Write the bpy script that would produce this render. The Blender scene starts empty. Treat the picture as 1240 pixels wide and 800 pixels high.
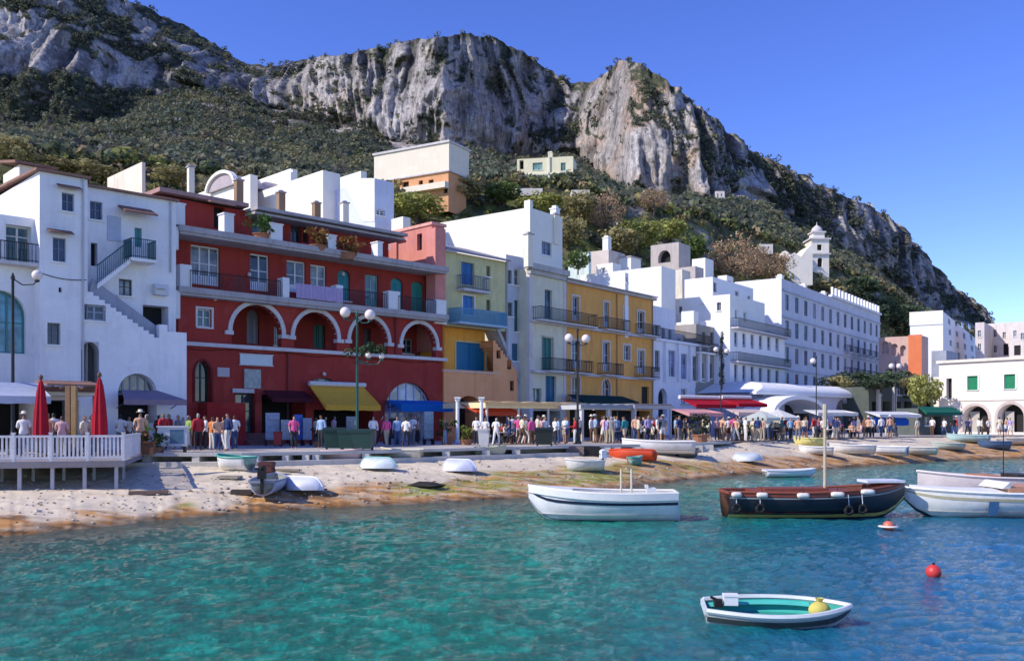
import bpy, bmesh, math, random
import numpy as np
from mathutils import Vector, Matrix
R = random.Random(7)
NP = np.random.default_rng(5)
# reference frame of the survey: focal length in 1240-wide pixels, principal column, horizon row, eye height, quay height
F, CX, HY, CH, QZ = 1100.0, 620.0, 508.0, 3.2, 1.7
scene = bpy.context.scene
COL = scene.collection
rad = math.radians

def at(px, py, d):
    return Vector(((px - CX) / F * d, d, CH + (HY - py) / F * d))
def ground_d(py, z=QZ):
    return (CH - z) * F / (py - HY)

# ---------------------------------------------------------------- materials
MATS = {}
def _new(name):
    m = bpy.data.materials.new(name); m.use_nodes = True
    nt = m.node_tree
    for n in list(nt.nodes): nt.nodes.remove(n)
    out = nt.nodes.new('ShaderNodeOutputMaterial'); b = nt.nodes.new('ShaderNodeBsdfPrincipled')
    nt.links.new(b.outputs[0], out.inputs[0])
    return m, nt, b
def N(nt, t, **kw):
    n = nt.nodes.new(t)
    for k, v in kw.items():
        if k.startswith('i_'):
            key = k[2:]
            n.inputs[int(key) if key.isdigit() else key].default_value = v
        else: setattr(n, k, v)
    return n
def noise(nt, vec, scale, detail=4, rough=.6):
    n = N(nt, 'ShaderNodeTexNoise', i_Scale=scale, i_Detail=detail, i_Roughness=rough)
    nt.links.new(vec, n.inputs['Vector']); return n.outputs['Fac']
def ramp(nt, fac, p0, p1, c0=(0,0,0,1), c1=(1,1,1,1)):
    n = N(nt, 'ShaderNodeValToRGB'); e = n.color_ramp.elements
    e[0].position, e[1].position, e[0].color, e[1].color = p0, p1, c0, c1
    nt.links.new(fac, n.inputs[0]); return n.outputs[0]
def mixc(nt, fac, a, b, mode='MIX'):
    n = N(nt, 'ShaderNodeMix', data_type='RGBA', blend_type=mode)
    for s, v in ((0, fac), (6, a), (7, b)):
        if hasattr(v, 'links'): nt.links.new(v, n.inputs[s])
        else: n.inputs[s].default_value = v if s == 0 else (tuple(v) + (1,))[:4]
    return n.outputs[2]
def bump(nt, b, h, strength, dist=.05):
    n = N(nt, 'ShaderNodeBump', i_Strength=strength, i_Distance=dist)
    nt.links.new(h, n.inputs['Height']); nt.links.new(n.outputs[0], b.inputs['Normal'])

def plaster(rgb, stain=.35, dirt=(.18, .15, .12), bumps=.35):
    key = ('pl', rgb, stain, dirt)
    if key in MATS: return MATS[key]
    m, nt, b = _new('plaster'); L = nt.links.new
    geo = N(nt, 'ShaderNodeNewGeometry'); pos = geo.outputs['Position']
    mp = N(nt, 'ShaderNodeMapping'); mp.inputs['Scale'].default_value = (1.6, 1.6, .22); L(pos, mp.inputs[0])
    big = ramp(nt, noise(nt, pos, .35, 5, .7), .38, .72)
    streak = ramp(nt, noise(nt, mp.outputs[0], 1.3, 4, .65), .5, .78)
    fine = noise(nt, pos, 9, 5, .7)
    patch = ramp(nt, noise(nt, pos, .55, 3, .55), .575, .59)
    dark = tuple(c * .62 for c in rgb)
    c = mixc(nt, mixf(nt, big, min(.9, stain * 1.25)), rgb, dark)
    c = mixc(nt, mixf(nt, streak, min(.9, stain * 1.35)), c, dirt)
    c = mixc(nt, mixf(nt, patch, .28), c, tuple(min(.9, x * 1.12 + .03) for x in rgb))
    c = mixc(nt, mixf(nt, ramp(nt, fine, .3, .75), .22), c, tuple(min(1, x * 1.25) for x in rgb))
    L(c, b.inputs['Base Color']); b.inputs['Roughness'].default_value = .9
    b.inputs['Specular IOR Level'].default_value = .2
    bump(nt, b, fine, bumps, .04)
    MATS[key] = m; return m
def mixf(nt, sock, k):
    n = N(nt, 'ShaderNodeMath', operation='MULTIPLY'); nt.links.new(sock, n.inputs[0]); n.inputs[1].default_value = k
    return n.outputs[0]
def paint(rgb, rough=.55, var=.25, scale=3.0, metal=0.0, spec=.4, bumps=.1):
    key = ('pt', rgb, rough, var, scale, metal)
    if key in MATS: return MATS[key]
    m, nt, b = _new('paint')
    pos = N(nt, 'ShaderNodeNewGeometry').outputs['Position']
    f = noise(nt, pos, scale, 5, .7)
    c = mixc(nt, mixf(nt, ramp(nt, f, .35, .7), var), rgb, tuple(x * .45 for x in rgb))
    nt.links.new(c, b.inputs['Base Color'])
    b.inputs['Roughness'].default_value = rough; b.inputs['Metallic'].default_value = metal
    b.inputs['Specular IOR Level'].default_value = spec
    if bumps: bump(nt, b, noise(nt, pos, scale * 5, 3), bumps, .02)
    MATS[key] = m; return m
def cloth(rgb):
    key = ('cl', rgb)
    if key in MATS: return MATS[key]
    m, nt, b = _new('cloth')
    pos = N(nt, 'ShaderNodeNewGeometry').outputs['Position']
    f = noise(nt, pos, 5, 4)
    c = mixc(nt, mixf(nt, ramp(nt, f, .35, .75), .3), rgb, tuple(x * .6 for x in rgb))
    nt.links.new(c, b.inputs['Base Color']); b.inputs['Roughness'].default_value = .85
    b.inputs['Specular IOR Level'].default_value = .15
    bump(nt, b, f, .3, .05)
    tr = N(nt, 'ShaderNodeBsdfTranslucent'); nt.links.new(c, tr.inputs[0])
    mx = N(nt, 'ShaderNodeMixShader', i_Fac=.22)
    nt.links.new(b.outputs[0], mx.inputs[1]); nt.links.new(tr.outputs[0], mx.inputs[2])
    nt.links.new(mx.outputs[0], [n for n in nt.nodes if n.type == 'OUTPUT_MATERIAL'][0].inputs[0])
    MATS[key] = m; return m
def glass_mat(tint=(.02, .03, .045)):
    key = ('gl', tint)
    if key in MATS: return MATS[key]
    m, nt, b = _new('window_glass')
    pos = N(nt, 'ShaderNodeNewGeometry').outputs['Position']
    c = mixc(nt, ramp(nt, noise(nt, pos, .9, 2), .4, .65), tint, tuple(x * 3.2 for x in tint))
    nt.links.new(c, b.inputs['Base Color'])
    b.inputs['Roughness'].default_value = .08; b.inputs['Specular IOR Level'].default_value = .6
    bump(nt, b, noise(nt, pos, 1.5, 1), .12, .03)
    MATS[key] = m; return m
def leaf_mat(rgb, trans=.3):
    key = ('lf', rgb)
    if key in MATS: return MATS[key]
    m, nt, b = _new('leaves')
    a = N(nt, 'ShaderNodeAttribute', attribute_name='tone')
    c = mixc(nt, 1.0, rgb, a.outputs['Color'], 'MULTIPLY')
    nt.links.new(c, b.inputs['Base Color']); b.inputs['Roughness'].default_value = .75
    b.inputs['Specular IOR Level'].default_value = .15
    tr = N(nt, 'ShaderNodeBsdfTranslucent'); nt.links.new(c, tr.inputs[0])
    mx = N(nt, 'ShaderNodeMixShader', i_Fac=trans)
    nt.links.new(b.outputs[0], mx.inputs[1]); nt.links.new(tr.outputs[0], mx.inputs[2])
    nt.links.new(mx.outputs[0], [n for n in nt.nodes if n.type == 'OUTPUT_MATERIAL'][0].inputs[0])
    MATS[key] = m; return m
def attr_mat(name, attr, rough, fine_scale, fine_amt, bscale, bstr, bdist):
    m, nt, b = _new(name)
    a = N(nt, 'ShaderNodeAttribute', attribute_name=attr)
    pos = N(nt, 'ShaderNodeNewGeometry').outputs['Position']
    f = noise(nt, pos, fine_scale, 8, .72)
    dk = mixc(nt, 1.0, a.outputs['Color'], (.35, .36, .40), 'MULTIPLY')
    base = a.outputs['Color']
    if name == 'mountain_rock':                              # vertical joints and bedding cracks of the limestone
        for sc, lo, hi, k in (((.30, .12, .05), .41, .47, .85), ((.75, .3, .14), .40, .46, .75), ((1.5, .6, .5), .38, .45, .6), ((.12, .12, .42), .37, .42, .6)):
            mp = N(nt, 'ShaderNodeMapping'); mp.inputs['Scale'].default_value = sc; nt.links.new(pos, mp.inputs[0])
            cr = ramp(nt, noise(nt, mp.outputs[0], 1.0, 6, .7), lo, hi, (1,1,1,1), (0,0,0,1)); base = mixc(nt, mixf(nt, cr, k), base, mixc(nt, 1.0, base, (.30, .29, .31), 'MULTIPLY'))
    c = mixc(nt, mixf(nt, ramp(nt, f, .38, .62), fine_amt), base, dk)
    nt.links.new(c, b.inputs['Base Color']); b.inputs['Roughness'].default_value = rough
    b.inputs['Specular IOR Level'].default_value = .15
    bump(nt, b, noise(nt, pos, bscale, 8, .75), bstr, bdist)
    return m

WHITE = (.80, .79, .76)
M_WHITE = plaster((.82, .81, .79), .14, (.42, .40, .40))
M_WHITEB = plaster((.62, .67, .82), .18, (.36, .38, .45))
M_CREAM = plaster((.80, .74, .60), .2, (.4, .35, .25))
M_RED = plaster((.35, .047, .037), .4, (.14, .022, .02))
M_TRIM = plaster((.62, .58, .58), .4, (.30, .26, .25))
M_SLAB = plaster((.42, .39, .40), .5, (.18, .16, .16))
M_GLASS = glass_mat()
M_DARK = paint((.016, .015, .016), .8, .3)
M_IRON = paint((.02, .022, .024), .5, .3)
M_WFRAME = paint((.78, .78, .78), .5, .15)
M_WOOD = paint((.16, .075, .035), .55, .5, 6)
M_TILE = plaster((.27, .15, .115), .6, (.13, .08, .06))

# ---------------------------------------------------------------- objects
def tag(o, label=None, cat=None, group=None, kind=None):
    if label: o['label'] = label
    if cat: o['category'] = cat
    if group: o['group'] = group
    if kind: o['kind'] = kind
    return o
def empty(name, loc, rz=0, label=None, cat=None, group=None):
    o = bpy.data.objects.new(name, None); COL.objects.link(o)
    o.location = loc; o.rotation_euler = (0, 0, rz); o.empty_display_size = .3
    return tag(o, label, cat, group)
def copy_tree(o, parent=None):
    c = o.copy(); COL.objects.link(c); c.parent = parent
    for ch in list(o.children): copy_tree(ch, c)
    return c

class MB:
    def __init__(s, xf=None): s.v, s.f, s.m, s.k, s.xf = [], [], [], 0, xf
    def add(s, pts):
        n = len(s.v)
        for p in pts: s.v.append(s.xf(*p) if s.xf else tuple(p))
        return n
    def poly(s, pts):
        n = s.add(pts); s.f.append(tuple(range(n, n + len(pts)))); s.m.append(s.k)
    def box(s, x0, x1, y0, y1, z0, z1):
        n = s.add([(x0,y0,z0),(x1,y0,z0),(x1,y1,z0),(x0,y1,z0),(x0,y0,z1),(x1,y0,z1),(x1,y1,z1),(x0,y1,z1)])
        for q in ((0,3,2,1),(4,5,6,7),(0,1,5,4),(1,2,6,5),(2,3,7,6),(3,0,4,7)):
            s.f.append(tuple(n + i for i in q)); s.m.append(s.k)
    def prism(s, pts, dv):                       # polygon extruded along dv
        k = len(pts); a = s.add(pts); b = s.add([tuple(p[i] + dv[i] for i in range(3)) for p in pts])
        s.f.append(tuple(range(a, a + k))); s.f.append(tuple(reversed(range(b, b + k)))); s.m += [s.k] * 2
        for i in range(k):
            j = (i + 1) % k; s.f.append((a + i, a + j, b + j, b + i)); s.m.append(s.k)
    def tube(s, pts, r, n=6, r1=None, caps=True):
        pts = [Vector(p) for p in pts]; K = len(pts); rings = []
        for i, p in enumerate(pts):
            t = (pts[min(i + 1, K - 1)] - pts[max(i - 1, 0)]).normalized()
            u = t.orthogonal().normalized() if abs(t.z) > .9 else t.cross(Vector((0,0,1))).normalized()
            w = t.cross(u); rr = r if r1 is None else r + (r1 - r) * i / max(1, K - 1)
            rings.append(s.add([p + (u * math.cos(a) + w * math.sin(a)) * rr for a in [2 * math.pi * q / n for q in range(n)]]))
        for a, b in zip(rings, rings[1:]):
            for q in range(n):
                s.f.append((a + q, a + (q + 1) % n, b + (q + 1) % n, b + q)); s.m.append(s.k)
        if caps:
            s.f.append(tuple(range(rings[0], rings[0] + n))); s.f.append(tuple(range(rings[-1], rings[-1] + n))); s.m += [s.k] * 2
    def lathe(s, prof, c=(0, 0, 0), n=12):
        rings = [s.add([(c[0] + r * math.cos(2*math.pi*q/n), c[1] + r * math.sin(2*math.pi*q/n), c[2] + z) for q in range(n)]) for r, z in prof]
        for a, b in zip(rings, rings[1:]):
            for q in range(n):
                s.f.append((a + q, a + (q + 1) % n, b + (q + 1) % n, b + q)); s.m.append(s.k)
    def ball(s, c, r, n=10, sq=(1, 1, 1)):
        K = n // 2
        rings = []
        for i in range(K + 1):
            a = math.pi * i / K
            rings.append(s.add([(c[0] + sq[0]*r*max(.02, math.sin(a))*math.cos(2*math.pi*q/n), c[1] + sq[1]*r*max(.02, math.sin(a))*math.sin(2*math.pi*q/n), c[2] - sq[2]*r*math.cos(a)) for q in range(n)]))
        for a, b in zip(rings, rings[1:]):
            for q in range(n):
                s.f.append((a + q, a + (q + 1) % n, b + (q + 1) % n, b + q)); s.m.append(s.k)
    def mesh(s, name, mats, smooth=False):
        me = bpy.data.meshes.new(name); me.from_pydata([tuple(p) for p in s.v], [], s.f)
        for m in (mats if isinstance(mats, (list, tuple)) else [mats]): me.materials.append(m)
        me.polygons.foreach_set('material_index', s.m)
        bm = bmesh.new(); bm.from_mesh(me); bmesh.ops.recalc_face_normals(bm, faces=bm.faces); bm.to_mesh(me); bm.free()
        if smooth: me.polygons.foreach_set('use_smooth', [True] * len(me.polygons))
        me.update(); return me
    def build(s, name, mats, parent=None, smooth=False):
        if not s.f: return None
        o = bpy.data.objects.new(name, s.mesh(name, mats, smooth)); COL.objects.link(o); o.parent = parent
        return o

def np_mesh(name, verts, faces, mat, tone=None, smooth=False, attr='tone'):
    """Quads or tris from arrays; tone = per-vertex rgb."""
    me = bpy.data.meshes.new(name); nv, nf, k = len(verts), len(faces), faces.shape[1]
    me.vertices.add(nv); me.vertices.foreach_set('co', np.ascontiguousarray(verts, dtype=np.float32).ravel())
    me.loops.add(nf * k); me.loops.foreach_set('vertex_index', np.ascontiguousarray(faces, dtype=np.int32).ravel())
    me.polygons.add(nf); me.polygons.foreach_set('loop_start', np.arange(0, nf * k, k, dtype=np.int32))
    me.polygons.foreach_set('loop_total', np.full(nf, k, dtype=np.int32))
    if smooth: me.polygons.foreach_set('use_smooth', np.ones(nf, dtype=bool))
    if tone is not None:
        ca = me.color_attributes.new(attr, 'FLOAT_COLOR', 'POINT')
        c4 = np.ones((nv, 4), dtype=np.float32); c4[:, :3] = tone
        ca.data.foreach_set('color', c4.ravel())
    me.materials.append(mat); me.update(calc_edges=True); me.validate()
    return me
def np_obj(name, *a, **k):
    o = bpy.data.objects.new(name, np_mesh(name, *a, **k)); COL.objects.link(o); return o
def grid_faces(nr, nc):
    i = np.arange(nr * nc).reshape(nr, nc)
    return np.stack([i[:-1, :-1], i[:-1, 1:], i[1:, 1:], i[1:, :-1]], -1).reshape(-1, 4)

# vectorised gradient noise
_perm = np.random.default_rng(11).permutation(256); _perm = np.concatenate([_perm] * 3)
_grad = np.random.default_rng(12).normal(size=(256, 3)); _grad /= np.linalg.norm(_grad, axis=1)[:, None]
def perlin(x, y, z):
    x, y, z = np.broadcast_arrays(np.asarray(x, float), np.asarray(y, float), np.asarray(z, float))
    xi, yi, zi = np.floor(x).astype(int), np.floor(y).astype(int), np.floor(z).astype(int)
    xf, yf, zf = x - xi, y - yi, z - zi
    f = lambda t: t * t * t * (t * (t * 6 - 15) + 10)
    u, v, w = f(xf), f(yf), f(zf); out = 0
    for a in (0, 1):
        for b in (0, 1):
            for c in (0, 1):
                h = _perm[_perm[_perm[(xi + a) & 255] + ((yi + b) & 255)] + ((zi + c) & 255)]
                g = _grad[h]
                dot = g[..., 0] * (xf - a) + g[..., 1] * (yf - b) + g[..., 2] * (zf - c)
                out = out + dot * (u if a else 1 - u) * (v if b else 1 - v) * (w if c else 1 - w)
    return out * 1.6
def fbm(x, y, z, oct=4, gain=.5):
    s, a = 0, 1.0
    for o in range(oct):
        s = s + a * perlin(x * 2**o + 7.3*o, y * 2**o + 3.1*o, z * 2**o + 1.7*o); a *= gain
    return s
def smooth(x, a, b):
    t = np.clip((np.asarray(x, float) - a) / (b - a), 0, 1); return t * t * (3 - 2 * t)
# ---------------------------------------------------------------- facades
class Fr:
    """Vertical facade plane through two ground points; local axes x along it, y into the building, z up from the quay."""
    def __init__(s, A, B):
        s.A = Vector((A[0], A[1], 0)); B = Vector((B[0], B[1], 0)); s.L = (B - s.A).length
        s.t = (B - s.A) / s.L; s.n = Vector((s.t.y, -s.t.x, 0))
    @classmethod
    def vp(c, xa, da, xb, v):
        return c(at(xa, HY, da), at(xb, HY, da * (xa - v) / (xb - v)))
    def uz(s, px, py, off=0.0):
        d = Vector(((px - CX) / F, 1, (HY - py) / F))
        k = (s.A.dot(s.n) + off) / d.dot(s.n); p = d * k
        return (p - s.A).dot(s.t), CH + p.z - QZ
    def u(s, px, off=0.0): return s.uz(px, HY, off)[0]
    def root(s, name, label, cat, group=None, zb=0):
        return empty(name, (s.A.x, s.A.y, QZ + zb), math.atan2(s.t.y, s.t.x), label, cat, group)
    def world(s, u, y, z): return s.A + s.t * u - s.n * y + Vector((0, 0, z + QZ))

def op(fr, x0, x1, y0, y1, kind='w', y=0.0, **k):
    """An opening from its pixel rectangle on the facade plane set back by y."""
    xm = (x0 + x1) / 2
    d = dict(u0=fr.u(x0, -y), u1=fr.u(x1, -y), z0=fr.uz(xm, y1, -y)[1], z1=fr.uz(xm, y0, -y)[1], kind=kind, y=y)
    d.update(k); return d

def arch_pts(o, n=14):
    """Curve of an opening's arch from one springing to the other."""
    r = (o['u1'] - o['u0']) / 2; h = min(o.get('rise', r), o['z1'] - o['z0'] - .02); c = (o['u0'] + o['u1']) / 2
    return [(c - r * math.cos(math.pi * i / n), o['z1'] - h + h * math.sin(math.pi * i / n)) for i in range(n + 1)]

def wall(mb, u0, u1, z0, z1, ops=(), y=0.0):
    ops = [o for o in ops if o['u1'] > u0 and o['u0'] < u1 and o['z1'] > z0 and o['z0'] < z1]
    us = sorted({u0, u1, *[min(max(v, u0), u1) for o in ops for v in (o['u0'], o['u1'])]})
    zs = sorted({z0, z1, *[min(max(v, z0), z1) for o in ops for v in (o['z0'], o['z1'] + (.02 if o.get('arch') else 0))]})
    for a, b in zip(us, us[1:]):
        for c, d in zip(zs, zs[1:]):
            um, zm = (a + b) / 2, (c + d) / 2
            if any(o['u0'] < um < o['u1'] and o['z0'] < zm < o['z1'] + (.02 if o.get('arch') else 0) for o in ops): continue
            mb.poly([(a, y, c), (b, y, c), (b, y, d), (a, y, d)])
    for o in ops:
        a, b, c, d = o['u0'], o['u1'], max(o['z0'], z0), min(o['z1'], z1); r = o.get('deep', .22)
        if o.get('arch'):
            P = arch_pts(o); top = o['z1'] + .02
            for p, q in zip(P, P[1:]):
                mb.poly([(p[0], y, p[1]), (q[0], y, q[1]), (q[0], y, top), (p[0], y, top)])
                mb.poly([(p[0], y, p[1]), (p[0], y + r, p[1]), (q[0], y + r, q[1]), (q[0], y, q[1])])
            hz = P[0][1]
        else:
            hz = d; mb.poly([(a, y, d), (b, y, d), (b, y + r, d), (a, y + r, d)])
        mb.poly([(a, y, c), (a, y, hz), (a, y + r, hz), (a, y + r, c)]); mb.poly([(b, y, c), (b, y + r, c), (b, y + r, hz), (b, y, hz)])
        mb.poly([(a, y, c), (a, y + r, c), (b, y + r, c), (b, y, c)])

def outline(o, g=0.0):
    """Closed outline (u, z) of an opening, grown by g."""
    q = dict(o); q['u0'] -= g; q['u1'] += g; q['z1'] += g
    if 'rise' in q: q['rise'] += g
    if o.get('arch'): return [(q['u0'], q['z0'])] + arch_pts(q) + [(q['u1'], q['z0'])]
    return [(q['u0'], q['z0']), (q['u0'], q['z1']), (q['u1'], q['z1']), (q['u1'], q['z0'])]

def fill(root, ops, xf=None):
    """Windows, doors and shutters set into their openings."""
    for o in ops:
        k = o['kind']
        if k == 'n': continue
        a, b, c, d, y = o['u0'], o['u1'], o['z0'], o['z1'], o['y']; r = o.get('deep', .22); yy = y + r
        fc = o.get('fc', (.72, .72, .72)); W, H = b - a, d - c
        fm = paint(fc, .5, .2)
        if k in ('w', 'd', 'g'):
            m = MB(xf); t = o.get('t', min(.09, W * .09)); I = outline(o, -t); O = outline(o)
            I[0] = (I[0][0], c + t); I[-1] = (I[-1][0], c + t)
            ya, yb = yy - .07, yy
            for i in range(len(O)):
                j = (i + 1) % len(O)
                m.poly([(O[i][0], ya, O[i][1]), (O[j][0], ya, O[j][1]), (I[j][0], ya, I[j][1]), (I[i][0], ya, I[i][1])])
                m.poly([(I[i][0], ya, I[i][1]), (I[j][0], ya, I[j][1]), (I[j][0], yb, I[j][1]), (I[i][0], yb, I[i][1])])
            nc = o.get('nc', 2)
            for i in range(1, nc):
                u = a + W * i / nc; m.box(u - t * .55, u + t * .55, ya + .005, yb, c + t, d - t * (1.2 if not o.get('arch') else 1.6))
            for f in o.get('bars', (.55,)):
                z = c + H * f; m.box(a + t, b - t, ya + .012, yb, z - t * .3, z + t * .3)
            if k == 'd': m.box(a + t, b - t, ya + .02, yb + .01, c + t, c + H * .25)
            w = m.build('door' if k == 'd' else 'window', fm, root)
            g = MB(xf); g.poly([(u, yy - .02, z) for u, z in O]); g.build('pane', o.get('glass') or glass_mat(R.choice(((.02,.03,.045), (.05,.06,.075), (.014,.02,.028), (.09,.09,.095)))), w)
        elif k in ('s', 'D'):
            m = MB(xf); O = outline(o); m.poly([(u, yy - .03, z) for u, z in O])
            n = 2 if W > .7 else 1
            for i in range(n):
                u0 = a + W * i / n + .04; u1 = a + W * (i + 1) / n - .04; top = d - .05 if not o.get('arch') else arch_pts(o)[0][1]
                m.box(u0, u0 + .07, yy - .08, yy - .03, c + .05, top); m.box(u1 - .07, u1, yy - .08, yy - .03, c + .05, top)
                z = c + .1
                while z < top - .06:
                    m.box(u0 + .07, u1 - .07, yy - .07, yy - .03, z, z + .07); z += .13 if k == 's' else .5
            w = m.build('shutter' if k == 's' else 'door', fm, root)
        elif k == 'o':
            m = MB(xf); O = outline(o); m.poly([(u, yy, z) for u, z in O]); w = m.build('doorway' if c < .4 else 'recess', o.get('mat', M_DARK), root)  # back sheet, near-black by default to stand for the unlit interior
        if o.get('sur'):                                     # plaster surround standing proud of the wall
            m = MB(xf); s = o['sur']; O = outline(o); G = outline(o, s)
            for i in range(len(O) - 1):
                m.prism([(O[i][0], y - .05, O[i][1]), (O[i+1][0], y - .05, O[i+1][1]), (G[i+1][0], y - .05, G[i+1][1]), (G[i][0], y - .05, G[i][1])], (0, .06, 0) if xf is None else (0, .06, 0))
            m.build('surround', o.get('surm', M_WHITE), w)
        if o.get('sill', c > .5 and k in 'ws'):
            m = MB(xf); m.box(a - .1, b + .1, y - .1, y + .02, c - .09, c - .003); m.build('sill', o.get('surm', M_WHITE), w)
        if o.get('hood'):
            m = MB(xf); m.prism([(a - .25, y - .42, d + .16), (a - .25, y - .42, d + .21), (a - .25, y, d + .40), (a - .25, y, d + .33)], (W + .5, 0, 0)); m.build('hood', M_TILE, w)
        if o.get('open'):                                    # shutters folded back against the wall
            m = MB(xf)
            for u in (a - W / 2 - .04, b + .04):
                m.box(u, u + W / 2, y - .06, y - .012, c, d)
                z = c + .08
                while z < d - .08:
                    m.box(u + .05, u + W / 2 - .05, y - .085, y - .06, z, z + .06); z += .13
            m.build('shutter', paint(o['open'], .5, .25), w)

def balcony(root, u0, u1, z, y=0.0, out=.9, rail=M_IRON, h=1.0, slabm=M_TRIM, solid=None, step=.16, th=.16):
    m = MB(); m.box(u0, u1, y - out, y + .02, z - th, z)
    b = m.build('balcony', slabm, root)
    m = MB()
    if solid: 
        m.box(u0 + .02, u1 - .02, y - out + .02, y - out + .1, z + .003, z + h); m.box(u0 + .02, u0 + .1, y - out + .1, y, z + .003, z + h); m.box(u1 - .1, u1 - .02, y - out + .1, y, z + .003, z + h)
        m.build('parapet', solid, b); return b
    for (p, q) in (((u0 + .04, y - out + .05), (u1 - .04, y - out + .05)), ((u0 + .04, y - out + .05), (u0 + .04, y)), ((u1 - .04, y - out + .05), (u1 - .04, y))):
        L = math.dist(p, q); n = max(2, int(L / step))
        m.tube([(p[0], p[1], z + h), (q[0], q[1], z + h)], .03, 5); m.tube([(p[0], p[1], z + .1), (q[0], q[1], z + .1)], .02, 4)
        for i in range(n + 1):
            f = i / n; x, yv = p[0] + (q[0] - p[0]) * f, p[1] + (q[1] - p[1]) * f
            m.box(x - .013, x + .013, yv - .013, yv + .013, z, z + h)
    m.build('railing', rail, b); return b

def chimney(root, u, y, z, w=.5, h=1.2, m_=None, cap=True, d=None):
    m = MB(); d = d or w; m.box(u - w/2, u + w/2, y - d/2, y + d/2, z - .3, z + h)
    if cap: m.box(u - w/2 - .07, u + w/2 + .07, y - d/2 - .07, y + d/2 + .07, z + h, z + h + .1); m.box(u - w/3, u + w/3, y - d/3, y + d/3, z + h + .1, z + h + .32)
    return m.build('chimney', m_ or M_WHITE, root)

def shell(root, u0, u1, z0, z1, depth, wm, ops=(), lops=(), y0=0.0, name='wall', para=.35, roofm=None, rops=()):
    """Front wall with openings, both ends, back and roof of one block."""
    m = MB(); wall(m, u0, u1, z0, z1, ops, y0)
    m.poly([(u1, y0, z0), (u1, y0 + depth, z0), (u1, y0 + depth, z1), (u1, y0, z1)])
    m.poly([(u0, y0 + depth, z0), (u1, y0 + depth, z0), (u1, y0 + depth, z1), (u0, y0 + depth, z1)])
    m.xf = side_xf(u0, depth, y0); wall(m, 0, depth, z0, z1, lops); m.xf = None
    t = .22                                                  # parapet: inner faces and coping
    m.poly([(u0 + t, y0 + t, z1 - para), (u1 - t, y0 + t, z1 - para), (u1 - t, y0 + t, z1), (u0 + t, y0 + t, z1)])
    m.poly([(u0 + t, y0 + depth - t, z1 - para), (u1 - t, y0 + depth - t, z1 - para), (u1 - t, y0 + depth - t, z1), (u0 + t, y0 + depth - t, z1)])
    m.poly([(u0 + t, y0 + t, z1 - para), (u0 + t, y0 + depth - t, z1 - para), (u0 + t, y0 + depth - t, z1), (u0 + t, y0 + t, z1)])
    m.poly([(u1 - t, y0 + t, z1 - para), (u1 - t, y0 + depth - t, z1 - para), (u1 - t, y0 + depth - t, z1), (u1 - t, y0 + t, z1)])
    m.poly([(u0, y0, z1), (u1, y0, z1), (u1 - t, y0 + t, z1), (u0 + t, y0 + t, z1)]); m.poly([(u0, y0 + depth, z1), (u1, y0 + depth, z1), (u1 - t, y0 + depth - t, z1), (u0 + t, y0 + depth - t, z1)])
    m.poly([(u0, y0, z1), (u0 + t, y0 + t, z1), (u0 + t, y0 + depth - t, z1), (u0, y0 + depth, z1)]); m.poly([(u1, y0, z1), (u1 - t, y0 + t, z1), (u1 - t, y0 + depth - t, z1), (u1, y0 + depth, z1)])
    w = m.build(name, wm, root)
    m = MB(); m.poly([(u0 + t, y0 + t, z1 - para), (u1 - t, y0 + t, z1 - para), (u1 - t, y0 + depth - t, z1 - para), (u0 + t, y0 + depth - t, z1 - para)])
    m.build('roof', roofm or M_SLAB, root)
    fill(root, ops); fill(root, lops, side_xf(u0, depth, y0))
    return w
def side_xf(u0, depth, y0=0.0): return lambda u, y, z: (u0 + y, y0 + depth - u, z)
def end_depth(fr, u, xl, off=0):
    """Length of an end wall starting at facade position u whose far corner shows at pixel column xl."""
    p = fr.world(u, 0, 0); q = -fr.n; k = (xl - CX) / F
    return (k * p.y - p.x) / (q.x - k * q.y)
def end_frame(fr, u, depth):
    return Fr(fr.world(u, depth, 0), fr.world(u, 0, 0))

def block(name, label, xl, xc, xe, ytop, d, wm=None, vp=1450, zb=0.0, ops=(), lops=(), cat='house', group=None, para=.35, cope=None):
    """House block by its picture columns: far end corner, near corner, far facade corner."""
    fr = Fr.vp(xc, d, xe, vp); root = fr.root(name, label, cat, group, 0)
    dep = end_depth(fr, 0, xl); ef = end_frame(fr, 0, dep); z1 = fr.uz(xc, ytop)[1]
    fo = [op(fr, *o[:4], o[4] if len(o) > 4 else 'w', **(o[5] if len(o) > 5 else {})) for o in ops]
    lo = [op(ef, *o[:4], o[4] if len(o) > 4 else 'w', **(o[5] if len(o) > 5 else {})) for o in lops]
    shell(root, 0, fr.L, zb, z1, dep, wm or M_WHITE, fo, lo, para=para)
    if cope:
        m = MB(); m.box(-.12, fr.L + .12, -.12, .3, z1 + .003, z1 + .15); m.box(-.12, .3, .3, dep + .12, z1 + .003, z1 + .15); m.build('coping', cope, root)
    return root, fr, z1, dep
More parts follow.
